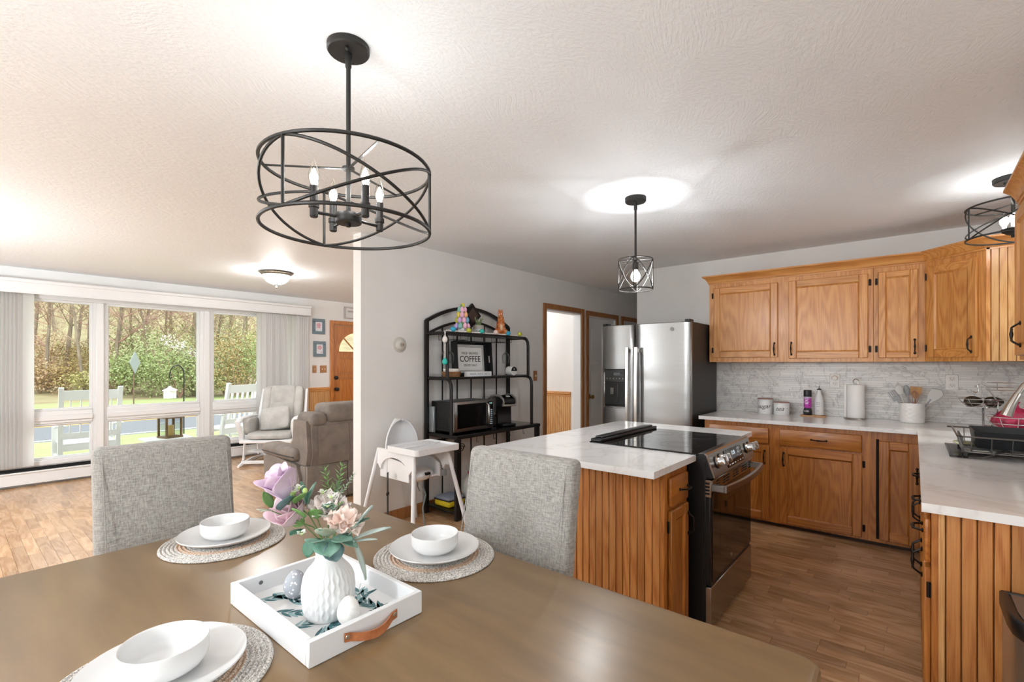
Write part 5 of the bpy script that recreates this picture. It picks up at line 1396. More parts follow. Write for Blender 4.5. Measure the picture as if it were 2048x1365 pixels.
# things on the rack ------------------------------------------------------
GL = CLEAR
def wine_glass(label, x, y):
    z = 1.597
    b = MB(Matrix.Translation((x, y, z)) @ Matrix.Rotation(PI, 4, 'X'))
    b.lathe([(.034, 0), (.034, .0015), (.006, .004), (.0035, .012), (.0035, .085), (.010, .094), (.032, .115), (.040, .145), (.038, .175), (.032, .205), (.0312, .205), (.037, .175), (.039, .145), (.031, .117), (.001, .097)], 24)
    o = ob('wine_glass', b, GL, label=label, cat='glass', group='wine glasses hanging in the rack')
    return o
wine_glass('clear wine glass hanging upside down in front of the left rack post', 2.93, 3.20)
wine_glass('clear wine glass hanging at the left end of the rack nearest the wall', 2.97, 3.31)
wine_glass('clear wine glass hanging above the black and white pod tin', 3.70, 3.20)
MW = thing('microwave', 'black and stainless microwave oven on the middle shelf of the rack', 'microwave', (3.10, 3.2, .768))
x0, x1, yf, z0, z1 = 2.845, 3.345, 3.045, .782, 1.048
ob('casing', MB().box(x0, x1, yf+.03, 3.355, z0, z1, .006), BLACKP, MW)
mf = ob('front', MB().box(x0, x1, yf, yf+.034, z0, z1, .006, 2), STEEL, MW)
md = ob('door_glass', MB().box(x0+.03, x0+.395, yf-.003, yf+.004, z0+.03, z1-.022, .004), BLACKG, mf)
ob('door_window', MB().box(x0+.06, x0+.35, yf-.0036, yf-.0028, z0+.06, z1-.055), mat('oven_window_tint', '0B0B0C', .04), md)
ob('handle', MB().tube([(x0+.405, yf-.001, z1-.03), (x0+.405, yf-.028, z1-.045), (x0+.405, yf-.034, (z0+z1)/2), (x0+.405, yf-.028, z0+.05), (x0+.405, yf-.001, z0+.035)], .012, 6), STEELD, mf)
cpn = ob('control_panel', MB().box(x0+.425, x1-.008, yf-.003, yf+.004, z0+.025, z1-.015, .002), BLACKG, mf)
for j in range(8):
    for i in range(3 if j > 3 else 2):
        w = .014 if j > 3 else .022; ob('key', MB().box(x0+.432+(w+.003)*i, x0+.432+(w+.003)*i+w, yf-.0045, yf-.002, z0+.035+.0185*(7-j), z0+.047+.0185*(7-j), .001), mat('key_print', 'B9D2E4', .4), cpn)
text('9:42', .02, Matrix.Translation((x0+.458, yf-.0035, z1-.033)) @ UP, emit('micro_clock', (.5, .9, .8, 1), .8), 'clock', cpn)
for j in range(7):
    for i in range(5): ob('vent_slot', MB().box(x0-.0012, x0+.002, yf+.09+.042*i, yf+.122+.042*i, z0+.025+.015*j, z0+.031+.015*j), mat('vent_black', '050505', .8), MW)
for x in (x0+.04, x1-.04):
    for y in (yf+.06, 3.32): ob('foot', MB().lathe([(.012, .768), (.012, .783)], 8, Matrix.Translation((x, y, 0))), BLACKP, MW)
ob('cookie_sheet', MB().box(2.815, 2.84, 3.29, 3.35, .768, 1.0, .004), mat('sheet_grey', 'A9B3B8', .4, .6), label='grey-blue flat tray stored upright between the rack post and microwave', cat='tray')
CF = thing('coffee_maker', 'black single-cup coffee maker with a silver lid band and water tank', 'coffee maker', (3.62, 3.2, .768))
T0 = Matrix.Translation((3.63, 3.21, .768)) @ Matrix.Rotation(math.radians(-14), 4, 'Z')
ob('base', MB(T0).box(-.085, .085, -.16, .12, 0, .025, .012, 2).lathe([(.055, .024), (.055, .03), (.001, .031)], 20, Matrix.Translation((0, -.10, 0))), BLACKP, CF)
b = MB(T0); P = [(-.10, 0), (.11, 0), (.11, .02), (.12, .255), (.06, .285), (-.02, .30), (-.10, .295), (-.155, .268), (-.165, .235), (-.15, .205), (-.085, .195), (-.07, .175), (-.075, .02)]
b.prism(P, -.082, .082, Matrix(((0, 0, 1, 0), (1, 0, 0, 0), (0, 1, 0, 0), (0, 0, 0, 1)))); bd_ = ob('body', b, BLACKP, CF, ang=50)
SIL = mat('silver_plastic', 'B9B5B0', .3, .6)
PT = [(.06, .287), (-.02, .302), (-.10, .298), (-.158, .270), (-.168, .236), (-.152, .203)]
for s in (-1, 1):
    ob('silver_band', MB(T0).tube([(s*.078, y, z) for y, z in PT], .012, 6, flat=(1, .7)), SIL, bd_)
ob('silver_nose', MB(T0).tube([(-.078+.156*k/8, -.158-.014*math.sin(PI*k/8), .207) for k in range(9)], .010, 6), SIL, bd_)
ob('lid_screen', MB(T0 @ Matrix.Translation((0, -.128, .291)) @ Matrix.Rotation(math.radians(26), 4, 'X')).box(-.05, .05, -.035, .035, -.004, .003, .004), BLACKG, bd_)
ob('screen_print', MB(T0 @ Matrix.Translation((0, -.128, .291)) @ Matrix.Rotation(math.radians(26), 4, 'X')).box(-.022, .022, -.012, .014, .003, .0036), mat('screen_grey', 'C9CDD0', .4), bd_)
ob('water_tank', MB(T0).box(-.155, -.086, -.06, .11, .10, .285, .012, 2), CLEAR, CF); ob('water', MB(T0).box(-.150, -.091, -.055, .105, .105, .14, .008), mat('tank_water', 'C8CFCB', .1, 0, Transmission_Weight=.8), CF)
ob('tank_base', MB(T0).box(-.155, -.084, -.06, .11, 0, .10, .006), BLACKP, CF)
CT_ = thing('coffee_sign_tray', 'black tray standing on the rack with a framed FRESH BREWED COFFEE print', 'sign', (3.28, 3.25, 1.265))
M = Matrix.Translation((3.285, 3.235, 1.266)) @ Matrix.Rotation(math.radians(-4), 4, 'X')
ob('tray_back', MB(M).box(-.225, .235, .055, .064, 0, .335), BLACKP, CT_)
b = MB(M).box(-.235, .245, -.02, .064, 0, .010, .002).box(-.235, .245, -.02, .064, .325, .335, .002).box(-.235, -.225, -.02, .064, .01, .325, .002)
for (a, c) in ((.01, .13), (.20, .325)): b.box(.235, .245, -.02, .064, a, c)
b.box(.235, .245, -.02, .010, .13, .20).box(.235, .245, .034, .064, .13, .20); ob('tray_rim', b, BLACKP, CT_)
pn = ob('printed_panel', MB(M).box(-.195, .185, .044, .054, .035, .305), mat('print_white', 'E8E8E6', .5), CT_)
INK = mat('print_black', '202022', .6)
def bord(i, w): 
    b = MB(M); x0, x1, z0, z1 = -.195+i, .185-i, .035+i, .305-i
    return b.box(x0, x1, .0432, .0442, z0, z0+w).box(x0, x1, .0432, .0442, z1-w, z1).box(x0, x0+w, .0432, .0442, z0, z1).box(x1-w, x1, .0432, .0442, z0, z1)
ob('print_border', bord(.006, .002), INK, pn); ob('print_border', bord(.022, .0025), INK, pn)
b = MB(M)
for k in range(34): b.box(-.182+.0107*k, -.178+.0107*k, .0434, .0441, .045, .053).box(-.182+.0107*k, -.178+.0107*k, .0434, .0441, .287, .295)
for k in range(22): b.box(-.185, -.177, .0434, .0441, .06+.0104*k, .064+.0104*k).box(.167, .175, .0434, .0441, .06+.0104*k, .064+.0104*k)
ob('print_pattern', b, INK, pn)['kind'] = 'stuff'
MT = M @ Matrix.Translation((-.005, .0435, 0)) @ UP
text('FRESH BREWED', .034, MT @ Matrix.Translation((0, .222, 0)), INK, 'lettering', pn, sx=.95)
text('COFFEE', .082, MT @ Matrix.Translation((0, .166, 0)), INK, 'lettering', pn, sx=1.0, bold=.0006)
text('SERVED DAILY', .030, MT @ Matrix.Translation((0, .106, 0)), INK, 'lettering', pn, sx=.95)
bx = thing('word_block', 'small white block sign with grey words in front of the coffee sign', 'sign', (3.22, 3.12, 1.265))
bk = ob('block', MB().box(3.06, 3.385, 3.105, 3.15, 1.2655, 1.312, .003), mat('block_white', 'E4E6E8', .5), bx)
text('HANDS FULL . HOUSE FULL . HEART FULL', .0235, Matrix.Translation((3.228, 3.1046, 1.289)) @ UP, mat('print_blue_grey', '8C9AA6', .6), 'lettering', bk, sx=.62)
WK = mottled('wicker', '6B4A2E', 'A67A50', 120, .8, st=.6, stretch=(1, 1, 3))
bs = thing('wicker_basket', 'small brown wicker basket holding white paper filters', 'basket', (2.93, 3.17, 1.265))
b = MB(Matrix.Translation((2.93, 3.18, 1.2655)))
for k in range(6): b.tube(circ((0, 0, .005+.008*k), .075+.002*k, 26), .0048, 5, closed=True)
b.lathe([(.001, 0), (.075, .001), (.076, .004), (.001, .005)], 24); ob('weave', b, WK, bs)
ob('paper_filters', MB(Matrix.Translation((2.93, 3.18, 1.27))).lathe([(.001, 0), (.05, 0), (.072, .055), (.0735, .07), (.070, .055), (.048, .004), (.001, .004)], 40, rfun=lambda r, z, a: r*(1+.02*math.sin(a*20)*(z > .03))), mat('filter_white', 'EDECEA', .8), bs)
pc = thing('pod_tin', 'round white and black coffee tin with a small white letter mark', 'container', (3.70, 3.16, 1.265))
M = Matrix.Translation((3.705, 3.17, 1.312)) @ Matrix.Rotation(PI/2, 4, 'X') @ Matrix.Rotation(0, 4, 'Z')
ob('drum', MB(M).lathe([(.044, 0), (.046, .004), (.046, .075), (.044, .079), (.001, .079)], 32), mat('tin_white', 'E2E2E0', .4), pc)
ob('half_label', MB(M).prism([(.0445*math.cos(PI*k/20), .0445*math.sin(PI*k/20)) for k in range(21)], .079, .080), BLACKP, pc)
text('K', .03, Matrix.Translation((3.705, 3.0895, 1.330)) @ UP, mat('print_white_ink', 'E8E8E8', .5), 'lettering', pc)
# top of rack
EGC = {k: mat('egg_'+k, c, .45) for k, c in dict(pink='E7B3CD', lilac='C7A2D8', orange='E9B07E', yellow='D6C653', lime='B9BE3C', blue='7FB8D6', sky='2FA9CF', teal='2FB7AC', mint='8CC4BC', pale='E9D3CE', white='E9E6E2', violet='B9A4E0').items()}
et = thing('egg_tree', 'cone of pastel easter eggs in a white pot on top of the rack', 'decoration', (3.055, 3.17, 1.666))
ob('pot', MB(Matrix.Translation((3.055, 3.17, 1.666))).lathe([(.036, 0), (.042, .003), (.044, .055), (.041, .055), (.04, .045), (.001, .044)], 26), mat('pot_white', 'DDDFE6', .5), et)
ob('cone', MB(Matrix.Translation((3.055, 3.17, 1.71))).lathe([(.055, 0), (.015, .22), (.001, .225)], 20), GRN[2], et)
rnd = random.Random(6); cols = ['mint', 'pink', 'yellow', 'violet', 'blue', 'lime', 'pink', 'blue', 'yellow', 'lilac', 'orange', 'lilac', 'pink']
i = 0
for (z, r, n) in ((1.73, .056, 8), (1.783, .047, 7), (1.833, .037, 6), (1.88, .024, 4), (1.918, .005, 1)):
    for k in range(n):
        a = 2*PI*k/n+z*13; M = Matrix.Translation((3.055+r*math.cos(a), 3.17+r*math.sin(a), z)) @ Matrix.Rotation(rnd.uniform(-.25, .25), 4, 'X') @ Matrix.Translation((0, 0, -.028))
        ob('egg', egg(MB(), None, .0205, .056, M, 12), EGC[cols[(i*5+k) % 13]], et); i += 1
pl_ = thing('potted_succulent', 'spiky green succulent in a two-tone grey ceramic pot on the rack', 'plant', (3.30, 3.2, 1.666))
ob('pot', MB(Matrix.Translation((3.30, 3.2, 1.666))).lathe([(.048, 0), (.052, .004), (.053, .05)], 28), mat('pot_pale_grey', 'C9CCCC', .3), pl_)
ob('pot_rim', MB(Matrix.Translation((3.30, 3.2, 1.666))).lathe([(.0531, .05), (.0535, .085), (.049, .086), (.048, .074), (.001, .072)], 28), mat('pot_taupe', 'A7A096', .4), pl_)
ob('moss', MB().ball((3.30, 3.2, 1.742), .045, .045, .018, 14, 8), GRN[2], pl_)
AL = mottled('aloe_green', '5E7049', '8E9A72', 40, .5)
for k in range(9):
    a = 2*PI*k/9+.3; d = Vector((math.cos(a)*.45, math.sin(a)*.45, 1)); q = Vector((3.30, 3.2, 1.745)); L = .06+.05*((k*7) % 5)/5
    ob('spike', MB().tube([q, q+d*L*.4+Vector((math.cos(a), math.sin(a), 0))*.006, q+d*L*.75+Vector((math.cos(a), math.sin(a), 0))*.006, q+d*L], [.008, .009, .006, .001], 6), AL, pl_)
rb_ = thing('rabbit_figurine', 'glossy orange-brown ceramic rabbit sitting upright on the rack', 'figurine', (3.62, 3.2, 1.666))
def rabbit():
    b = MB(Matrix.Translation((3.62, 3.2, 1.666)) @ Matrix.Rotation(math.radians(-35), 4, 'Z'))
    b.ball((0, .005, .055), .058, .050, .060, 18, 12); b.ball((0, -.004, .115), .044, .040, .055, 18, 12); b.ball((0, -.008, .175), .033, .034, .034, 18, 12); b.ball((0, -.033, .168), .017, .016, .015, 14, 9)
    for s in (-1, 1):
        b.ball((s*.046, -.02, .036), .024, .038, .036, 14, 9); b.ball((s*.034, -.048, .010), .016, .030, .011, 12, 8); b.ball((s*.024, -.038, .075), .012, .013, .034, 12, 8)
        b.ball((s*.013, .004, .228), .012, .010, .045, 14, 9); b.ball((s*.020, -.026, .152), .014, .014, .012, 12, 8)
    b.ball((0, .054, .03), .018, .018, .018, 12, 8)
    m, t, p = newmat('amber_glaze'); v = coords(t)
    t.links.new(ramp(t, noisetex(t, v, 28, 4, .6), [(.3, '8E4217'), (.5, 'C5692C'), (.72, 'E3A866')]), p.inputs['Base Color']); setp(p, Roughness=.2, Coat_Weight=.4)
    o = ob('rabbit_body', b, m, rb_, ang=80); d = o.modifiers.new('merge', 'REMESH'); d.mode = 'VOXEL'; d.voxel_size = .0032; d.use_smooth_shade = True
    for s in (-1, 1): ob('eye', MB(b.M).ball((s*.020, -.036, .182), .0045, .0045, .0055, 8, 6), BLACKP, o)
    ob('belly_patch', MB(b.M).ball((0, -.036, .085), .018, .011, .040, 14, 9), mat('rabbit_cream', 'E2B98A', .25), o)
rabbit()
gl = thing('egg_garland', 'string of white beads and coloured eggs along the top shelf of the rack', 'garland', (3.3, 3.09, 1.667))
b = MB(); eg = [(2.87, 'sky'), (3.061, 'lime'), (3.231, 'teal'), (3.426, 'pale'), (3.612, 'sky'), (3.793, 'lime')]
pts = [(2.80+.0123*k, 3.098+.004*math.sin(k*.9), 1.674) for k in range(82)]+[(2.765, 3.08, 1.664-.0118*k) for k in range(23)]
for p in pts: b.ball(p, .0062, nu=7, nv=5)
ob('bead_string', b, mat('bead_white', 'ECE9E4', .6), gl)['kind'] = 'stuff'
for x, c in eg: ob('egg', egg(MB(), None, .022, .055, Matrix.Translation((x-.027, 3.088, 1.688)) @ Matrix.Rotation(PI/2, 4, 'Y'), 14), EGC[c], gl)
for z, c in ((1.565, 'white'), (1.375, 'teal')): ob('egg', egg(MB(), (2.762, 3.078, z), .023, .06, None, 14), EGC[c], gl)
# bottom shelf: pouch and jug
lb = thing('lunch_pouch', 'yellow and grey zipped pouch on the bottom shelf of the rack', 'bag', (2.93, 3.2, .116))
ob('pouch', MB().box(2.83, 3.03, 3.10, 3.30, .116, .175, .022, 3), mat('pouch_yellow', 'D9C21E', .6), lb)
ob('pouch_top', MB().box(2.835, 3.025, 3.105, 3.295, .176, .205, .014, 2), mat('pouch_grey', '8E97A8', .7), lb); ob('zip', MB().tube(rr_ := [(2.832, 3.102, .177), (3.028, 3.102, .177), (3.028, 3.298, .177), (2.832, 3.298, .177)], .005, 5, closed=True), mat('zip_navy', '20243A', .7), lb)
jg = thing('milk_jug', 'translucent white plastic jug with a red cap on the bottom shelf', 'jug', (3.16, 3.17, .116))
ob('jug', MB(Matrix.Translation((3.16, 3.17, .1165))).lathe([(.001, 0), (.066, 0), (.076, .012), (.078, .15), (.066, .19), (.035, .225), (.019, .24), (.019, .252)], 20, rfun=lambda r, z, a: r*(1+.07*math.cos(4*a)**2*(z < .2))), mat('jug_plastic', 'C9CAC8', .45), jg)
ob('cap', MB(Matrix.Translation((3.16, 3.17, .36))).lathe([(.022, 0), (.022, .02), (.001, .021)], 16), mat('cap_red', 'C42026', .4), jg)
cbk = thing('power_cord', 'coiled black power cord hanging behind the rack leg', 'cord', (2.98, 3.3, .5))
ob('cord', MB().tube([(2.93+.05*math.cos(k*.55)+.002*k, 3.335, .60+.075*math.sin(k*.55)*(1+.2*math.sin(k))) for k in range(40)], .005, 5), BLACKP, cbk)

# ================================================================ HIGHCHAIR
HC = thing('highchair', 'white plastic highchair with a tray and hanging grey straps by the wall', 'highchair', (2.385, 3.01, FZ))
HP = WHITEPL
tx0, tx1, ty0, ty1, tz = 2.150, 2.580, 2.695, 3.06, .765
rim = [(x, y) for x, y in rrect(tx0, tx1, ty0, ty1, .03, 5)]
b = MB(); P = [[(x, y, z) for x, y in rrect(tx0+i, tx1-i, ty0+i, ty1-i, max(.006, .03-i), 5)] for i, z in ((.008, tz-.048), (0, tz-.044), (0, tz-.003), (.003, tz), (.014, tz), (.020, tz-.012), (.03, tz-.015))]; m = len(P[0])
b.add([v for q in P for v in q], [(j*m+i, j*m+(i+1) % m, (j+1)*m+(i+1) % m, (j+1)*m+i) for j in range(len(P)-1) for i in range(m)]+[tuple(range((len(P)-1)*m, len(P)*m))])
tr_ = ob('tray', b, HP, HC, ang=40); ob('tray_ridge', MB().box(tx0+.03, tx1-.03, 2.895, 2.91, tz-.016, tz-.004, .004), HP, tr_)
hx, hy = 2.365, 3.06
def seatback(u, v):
    a = PI*(1.0*u); w = .155
    return (hx+w*math.cos(PI-a)*(.35+.65*min(1, 1.0)), 0, 0)
b = MB(); N = 14
def shell(u, v):
    """rounded dome back that wraps forward a little at the sides"""
    q = (u-.5)*2; v = math.sin(v*PI/2); zz = .50+.435*v; w = .16*math.sqrt(max(0, 1-max(0, (v-.5)/.5)**2))
    x = hx+w*q; y = 3.205+.03*v-.085*abs(q)**2.2
    return (x, y, zz)
b.grid(shell, 18, 16); ob('seat_back', b, HP, HC, ang=70, solid=.012)
b = MB().box(hx-.15, hx+.15, 2.87, 3.20, .50, .515, .006)
for s in (-1, 1):
    P = [(2.86, .50), (3.22, .50), (3.22, .70), (3.10, .655), (2.95, .64), (2.86, .60)]
    b.prism(P, hx+s*.150-.005, hx+s*.150+.005, Matrix(((0, 0, 1, 0), (1, 0, 0, 0), (0, 1, 0, 0), (0, 0, 0, 1))))
ob('seat', b, HP, HC, ang=30)
ob('seat_underside', MB().ball((hx, 2.99, .525), .15, .14, .06, 18, 10), HP, HC)
b = MB()
for s in (-1, 1):                                          # arched side frames above the legs
    x = hx+s*.165; P = [(2.80, .725), (3.22, .725), (3.25, .60), (3.215, .60)]+[(3.01+.175*math.cos(PI*k/12), .56+.11*math.sin(PI*k/12)) for k in range(13)]+[(2.80, .60), (2.77, .60)]
    b2 = MB().prism(P, x-.012, x+.012, Matrix(((0, 0, 1, 0), (1, 0, 0, 0), (0, 1, 0, 0), (0, 0, 0, 1)))); ob('side_frame', b2, HP, HC, ang=25)
for (tx, ty, bx_, by_) in ((2.205, 3.225, 2.10, 3.345), (2.205, 2.79, 2.095, 2.67), (2.525, 3.225, 2.66, 3.345), (2.525, 2.79, 2.66, 2.68)):
    lg = ob('leg', MB().tube([(bx_, by_, FZ), (tx, ty, .72)], [.0155, .0165], 12), HP, HC)
    ob('foot', MB().tube([(bx_, by_, FZ), (bx_+(tx-bx_)*.03, by_+(ty-by_)*.03, FZ+.02)], .0168, 12), mat('foot_grey', 'C9C9C7', .5), lg)
STR = mat('strap_grey', '5D615F', .8)
b = MB().box(-.013, .013, -.001, .001, .28, .56); 
ob('strap', MB(frame(2.16, 3.05, 0, .5)).box(-.014, .014, -.0012, .0012, .235, .56), STR, HC); ob('strap_buckle', MB(frame(2.16, 3.05, 0, .5)).box(-.018, .018, -.005, .005, .385, .41, .003), BLACKP, HC)
ob('strap', MB().tube([(2.41, 2.93, .49), (2.40, 2.925, .42), (2.42, 2.92, .36), (2.395, 2.925, .26), (2.41, 2.92, .12)], .012, 4, flat=(.15, 1)), STR, HC)
ob('strap', MB().tube([(2.35, 2.93, .49), (2.345, 2.925, .44), (2.36, 2.92, .40)], .010, 4, flat=(.15, 1)), STR, HC)
ob('strap_buckle', MB().box(2.36, 2.41, 2.845, 2.875, .53, .55, .004), BLACKP, HC)
cl = ob('strap_clip', MB().box(2.475, 2.515, 2.775, 2.80, .515, .565, .008, 2), mat('clip_grey', '7B7F80', .5), HC)

# wall fittings -----------------------------------------------------------
th = thing('thermostat', 'round white dial thermostat on the grey wall', 'thermostat', (2.53, 3.39, 1.51))
MT = Matrix.Translation((2.53, 3.40, 1.548)) @ Matrix.Rotation(PI/2, 4, 'X')
ob('plate', MB(MT).lathe([(.068, 0), (.068, .004), (.062, .006)], 36), mat('thermo_plate', 'C4C0B9', .5), th)
ob('dial', MB(MT).lathe([(.046, .005), (.045, .020), (.036, .028), (.030, .029), (.028, .034), (.001, .035)], 36), mat('thermo_white', 'CFCCC6', .35), th); ob('knob_ring', MB(MT).lathe([(.017, .034), (.016, .042), (.001, .043)], 24), NICKEL, th)
SWW = mottled('oak_switch_plate', '9C6A3E', 'B58150', 30, .45, stretch=(1, 1, .1))
def switchplate(label, x, y, z, w, n):
    t = thing('switch_plate', label, 'light switch', (x, y-.004, z-.06))
    ob('plate', MB().box(x-w/2, x+w/2, y-.007, y, z-.06, z+.06, .003), SWW, t)
    for k in range(n):
        xx = x+(k-(n-1)/2)*.046; ob('toggle', MB(Matrix.Translation((xx, y-.007, z)) @ Matrix.Rotation(.35, 4, 'X')).box(-.005, .005, -.013, .003, -.010, .012, .002), mat('toggle_ivory', 'E4DBCB', .4), t)
switchplate('single oak switch plate on the grey wall beside the doorway', 4.456, 3.40, 1.245, .072, 1)
switchplate('narrow oak plate with a round ivory dimmer beside the front door', 3.885, 7.49, 1.30, .07, 1)
switchplate('double oak switch plate beside the front door casing', 4.038, 7.49, 1.30, .118, 2)
def picture(label, x0, x1, z0, z1):
    t = thing('picture_frame', label, 'picture', ((x0+x1)/2, 7.48, z0)); w = .048
    fr = MB().box(x0, x1, 7.468, 7.489, z0, z0+w, .004).box(x0, x1, 7.468, 7.489, z1-w, z1, .004).box(x0, x0+w, 7.468, 7.489, z0+w, z1-w, .004).box(x1-w, x1, 7.468, 7.489, z0+w, z1-w, .004)
    ob('frame', fr, mat('slate_blue_frame', '6E7F88', .6), t)
    pr = ob('print', MB().box(x0+w, x1-w, 7.480, 7.486, z0+w, z1-w), mat('print_paper', 'DEDDE4', .6), t)
    cx_ = (x0+x1)/2
    for k in range(5):
        a = 2*PI*k/5; ob('printed_bloom', MB(Matrix.Translation((cx_+.022*math.cos(a), 7.4795, z1-w-.055+.02*math.sin(a))) @ Matrix.Rotation(PI/2, 4, 'X')).lathe([(.017, 0), (.001, .0004)], 12), mat('bloom_pink', 'CF9AA4', .6), pr)
    return pr, cx_
pr, c = picture('upper slate-blue framed flower print by the front door', 3.848, 4.062, 1.875, 2.125)
ob('printed_ribbon', MB().box(c-.035, c+.035, 7.4792, 7.48, 1.975, 1.987), MATS['bloom_pink'], pr)
pr, c = picture('lower slate-blue framed flower print by the front door', 3.866, 4.075, 1.505, 1.757)
ob('printed_bloom', MB(Matrix.Translation((c+.03, 7.4795, 1.575)) @ Matrix.Rotation(PI/2, 4, 'X')).lathe([(.012, 0), (.001, .0004)], 12), MATS['bloom_pink'], pr)
sgn = thing('wall_sign', 'pale grey framed word sign above the front door', 'sign', (4.7, 7.48, 2.165))
ob('frame', MB().box(4.41, 5.0, 7.465, 7.489, 2.165, 2.185, .003).box(4.41, 5.0, 7.465, 7.489, 2.35, 2.37, .003).box(4.41, 4.432, 7.465, 7.489, 2.185, 2.35, .003).box(4.978, 5.0, 7.465, 7.489, 2.185, 2.35, .003), mat('sign_grey_frame', 'B3AFAC', .6), sgn)
sp_ = ob('board', MB().box(4.43, 4.98, 7.478, 7.487, 2.18, 2.355), mat('sign_board', 'DAD7D5', .6), sgn)
text('WINDS', .05, Matrix.Translation((4.475, 7.4775, 2.292)) @ UP, mat('sign_ink', '6E6A6A', .6), 'lettering', sp_, align='LEFT')

# ================================================================ LIVING ROOM SEATS
LEATH = mottled('grey_brown_suede', '6A615B', '82786F', 9, .75, lo=.3, hi=.7, st=.12, dist=.002)
LEATHD = mat('recliner_seam', '3B3531', .8)
RC = thing('recliner', 'grey-brown suede recliner seen from behind, half hidden by the wall end', 'armchair', (2.62, 4.78, FZ))
rx0_, rx1_ = 2.13, 3.10; yb = 4.33
Mx2 = Matrix(((0, 0, 1, 0), (1, 0, 0, 0), (0, 1, 0, 0), (0, 0, 0, 1)))
bkp = [(yb+.04, .40), (yb+.0, .52), (yb+.02, .80), (yb+.06, .885), (yb+.30, .86), (yb+.34, .70), (yb+.30, .42)]
b = MB(Mx2).prism(bkp, rx0_+.10, rx1_-.10); ob('backrest', b, LEATH, RC, ang=25)
b = MB(Mx2).prism([(yb+.012, .42), (yb-.010, .54), (yb+.012, .79), (yb+.05, .80), (yb+.06, .42)], rx0_+.16, (rx0_+rx1_)/2-.002); ob('back_panel', b, LEATH, RC, ang=25)
b = MB(Mx2).prism([(yb+.012, .42), (yb-.010, .54), (yb+.012, .79), (yb+.05, .80), (yb+.06, .42)], (rx0_+rx1_)/2+.002, rx1_-.16); ob('back_panel', b, LEATH, RC, ang=25)
for (a, c, z0, z1) in ((rx0_+.08, rx0_+.26, .78, .915), (rx0_+.25, rx1_-.25, .80, .995), (rx1_-.26, rx1_-.08, .78, .915)):
    ob('head_cushion', MB().box(a, c, yb+.0, yb+.30, z0, z1, .055, 4), LEATH, RC, ang=70)
for s, x in ((0, rx0_), (1, rx1_-.20)):
    ob('arm_side', MB(Mx2).prism([(yb+.10, FZ+.03), (yb+.86, FZ+.03), (yb+.88, .40), (yb+.80, .46), (yb+.16, .42), (yb+.10, .30)], x+.02, x+.19), LEATH, RC, ang=25)
    ob('arm_pad', MB().box(x-.005, x+.205, yb+.17, yb+.90, .44, .565, .055, 4), LEATH, RC, ang=70)
    ob('arm_welt', MB().tube([(x-.003, yb+.18, .492), (x-.006, yb+.5, .486), (x, yb+.86, .492), (x+.1, yb+.905, .495)], .007, 6), LEATHD, RC)
ob('seat', MB().box(rx0_+.20, rx1_-.20, yb+.25, yb+.90, .30, .48, .05, 4), LEATH, RC, ang=70)
ob('base', MB().box(rx0_+.05, rx1_-.05, yb+.06, yb+.84, FZ, .42, .03, 2), LEATH, RC)
ob('rear_skirt', MB().box(rx0_+.06, (rx0_+rx1_)/2-.002, yb+.03, yb+.07, FZ+.02, .415, .012, 2), LEATH, RC); ob('rear_skirt', MB().box((rx0_+rx1_)/2+.002, rx1_-.06, yb+.03, yb+.07, FZ+.02, .415, .012, 2), LEATH, RC)
ob('back_wing', MB(Mx2).prism([(yb+.05, .42), (yb+.02, .56), (yb+.05, .84), (yb+.30, .84), (yb+.33, .56), (yb+.25, .42)], rx0_+.06, rx0_+.115), LEATH, RC, ang=25)

CUSH = mottled('pale_grey_microfibre', 'A9A7A3', 'BDBBB7', 7, .85, st=.25, dist=.006)
gx, gy, gr_ = 2.93, 6.72, math.radians(-45)-PI/2+math.radians(-3)
GF = Vector((-.70, -.71, 0))
grz = math.atan2(GF.y, GF.x)-PI/2                 # local +y faces the front of the chair
G = thing('glider_chair', 'white wooden glider chair with pale grey cushions by the window', 'rocking chair', (gx, gy, FZ), grz)
M = frame(gx, gy, 0, grz); GW = WHITEPL
def cushion(name, x0, x1, y0, y1, z0, z1, r, Mr=None, parent=G, puff=.0, m=CUSH):
    b = MB(M if Mr is None else M @ Mr); bm = bmesh.new(); bmesh.ops.create_cube(bm, size=1); bmesh.ops.subdivide_edges(bm, edges=bm.edges[:], cuts=5, use_grid_fill=True)
    for v in bm.verts:
        q = v.co*2; k = 1-.10*(q.x**4+q.y**4+q.z**4)/3; s = (1-q.x**2)*(1-q.z**2)*puff
        v.co = Vector(((x0+x1)/2+q.x*(x1-x0)/2*(1-.06*q.z*q.z*abs(q.x)), (y0+y1)/2+q.y*((y1-y0)/2+s)*(1-.35*max(abs(q.x), abs(q.z))**6), (z0+z1)/2+q.z*(z1-z0)/2*(1-.06*q.x*q.x)))
    bm.verts.index_update(); b.add([v.co[:] for v in bm.verts], [[v.index for v in f.verts] for f in bm.faces]); bm.free()
    return ob(name, b, m, parent, ang=80, sub=1)
B = Matrix.Translation((0, -.20, .44)) @ Matrix.Rotation(math.radians(16), 4, 'X')
bc = cushion('back_cushion', -.27, .27, -.075, .06, .0, .66, .05, B, puff=.05)
cushion('head_pad', -.17, .17, .05, .10, .36, .64, .05, B, bc, puff=.03)
for s in (-1, 1): cushion('back_roll', s*.215-.055, s*.215+.055, .03, .095, .04, .62, .04, B, bc, puff=.02)
cushion('seat_cushion', -.285, .285, -.20, .33, .38, .47, .04, None, puff=.0)
cushion('lumbar_pillow', -.19, .19, -.06, .06, -.15, .17, .04, Matrix.Translation((.02, -.05, .62)) @ Matrix.Rotation(math.radians(22), 4, 'X') @ Matrix.Rotation(.14, 4, 'Y'), puff=.03)
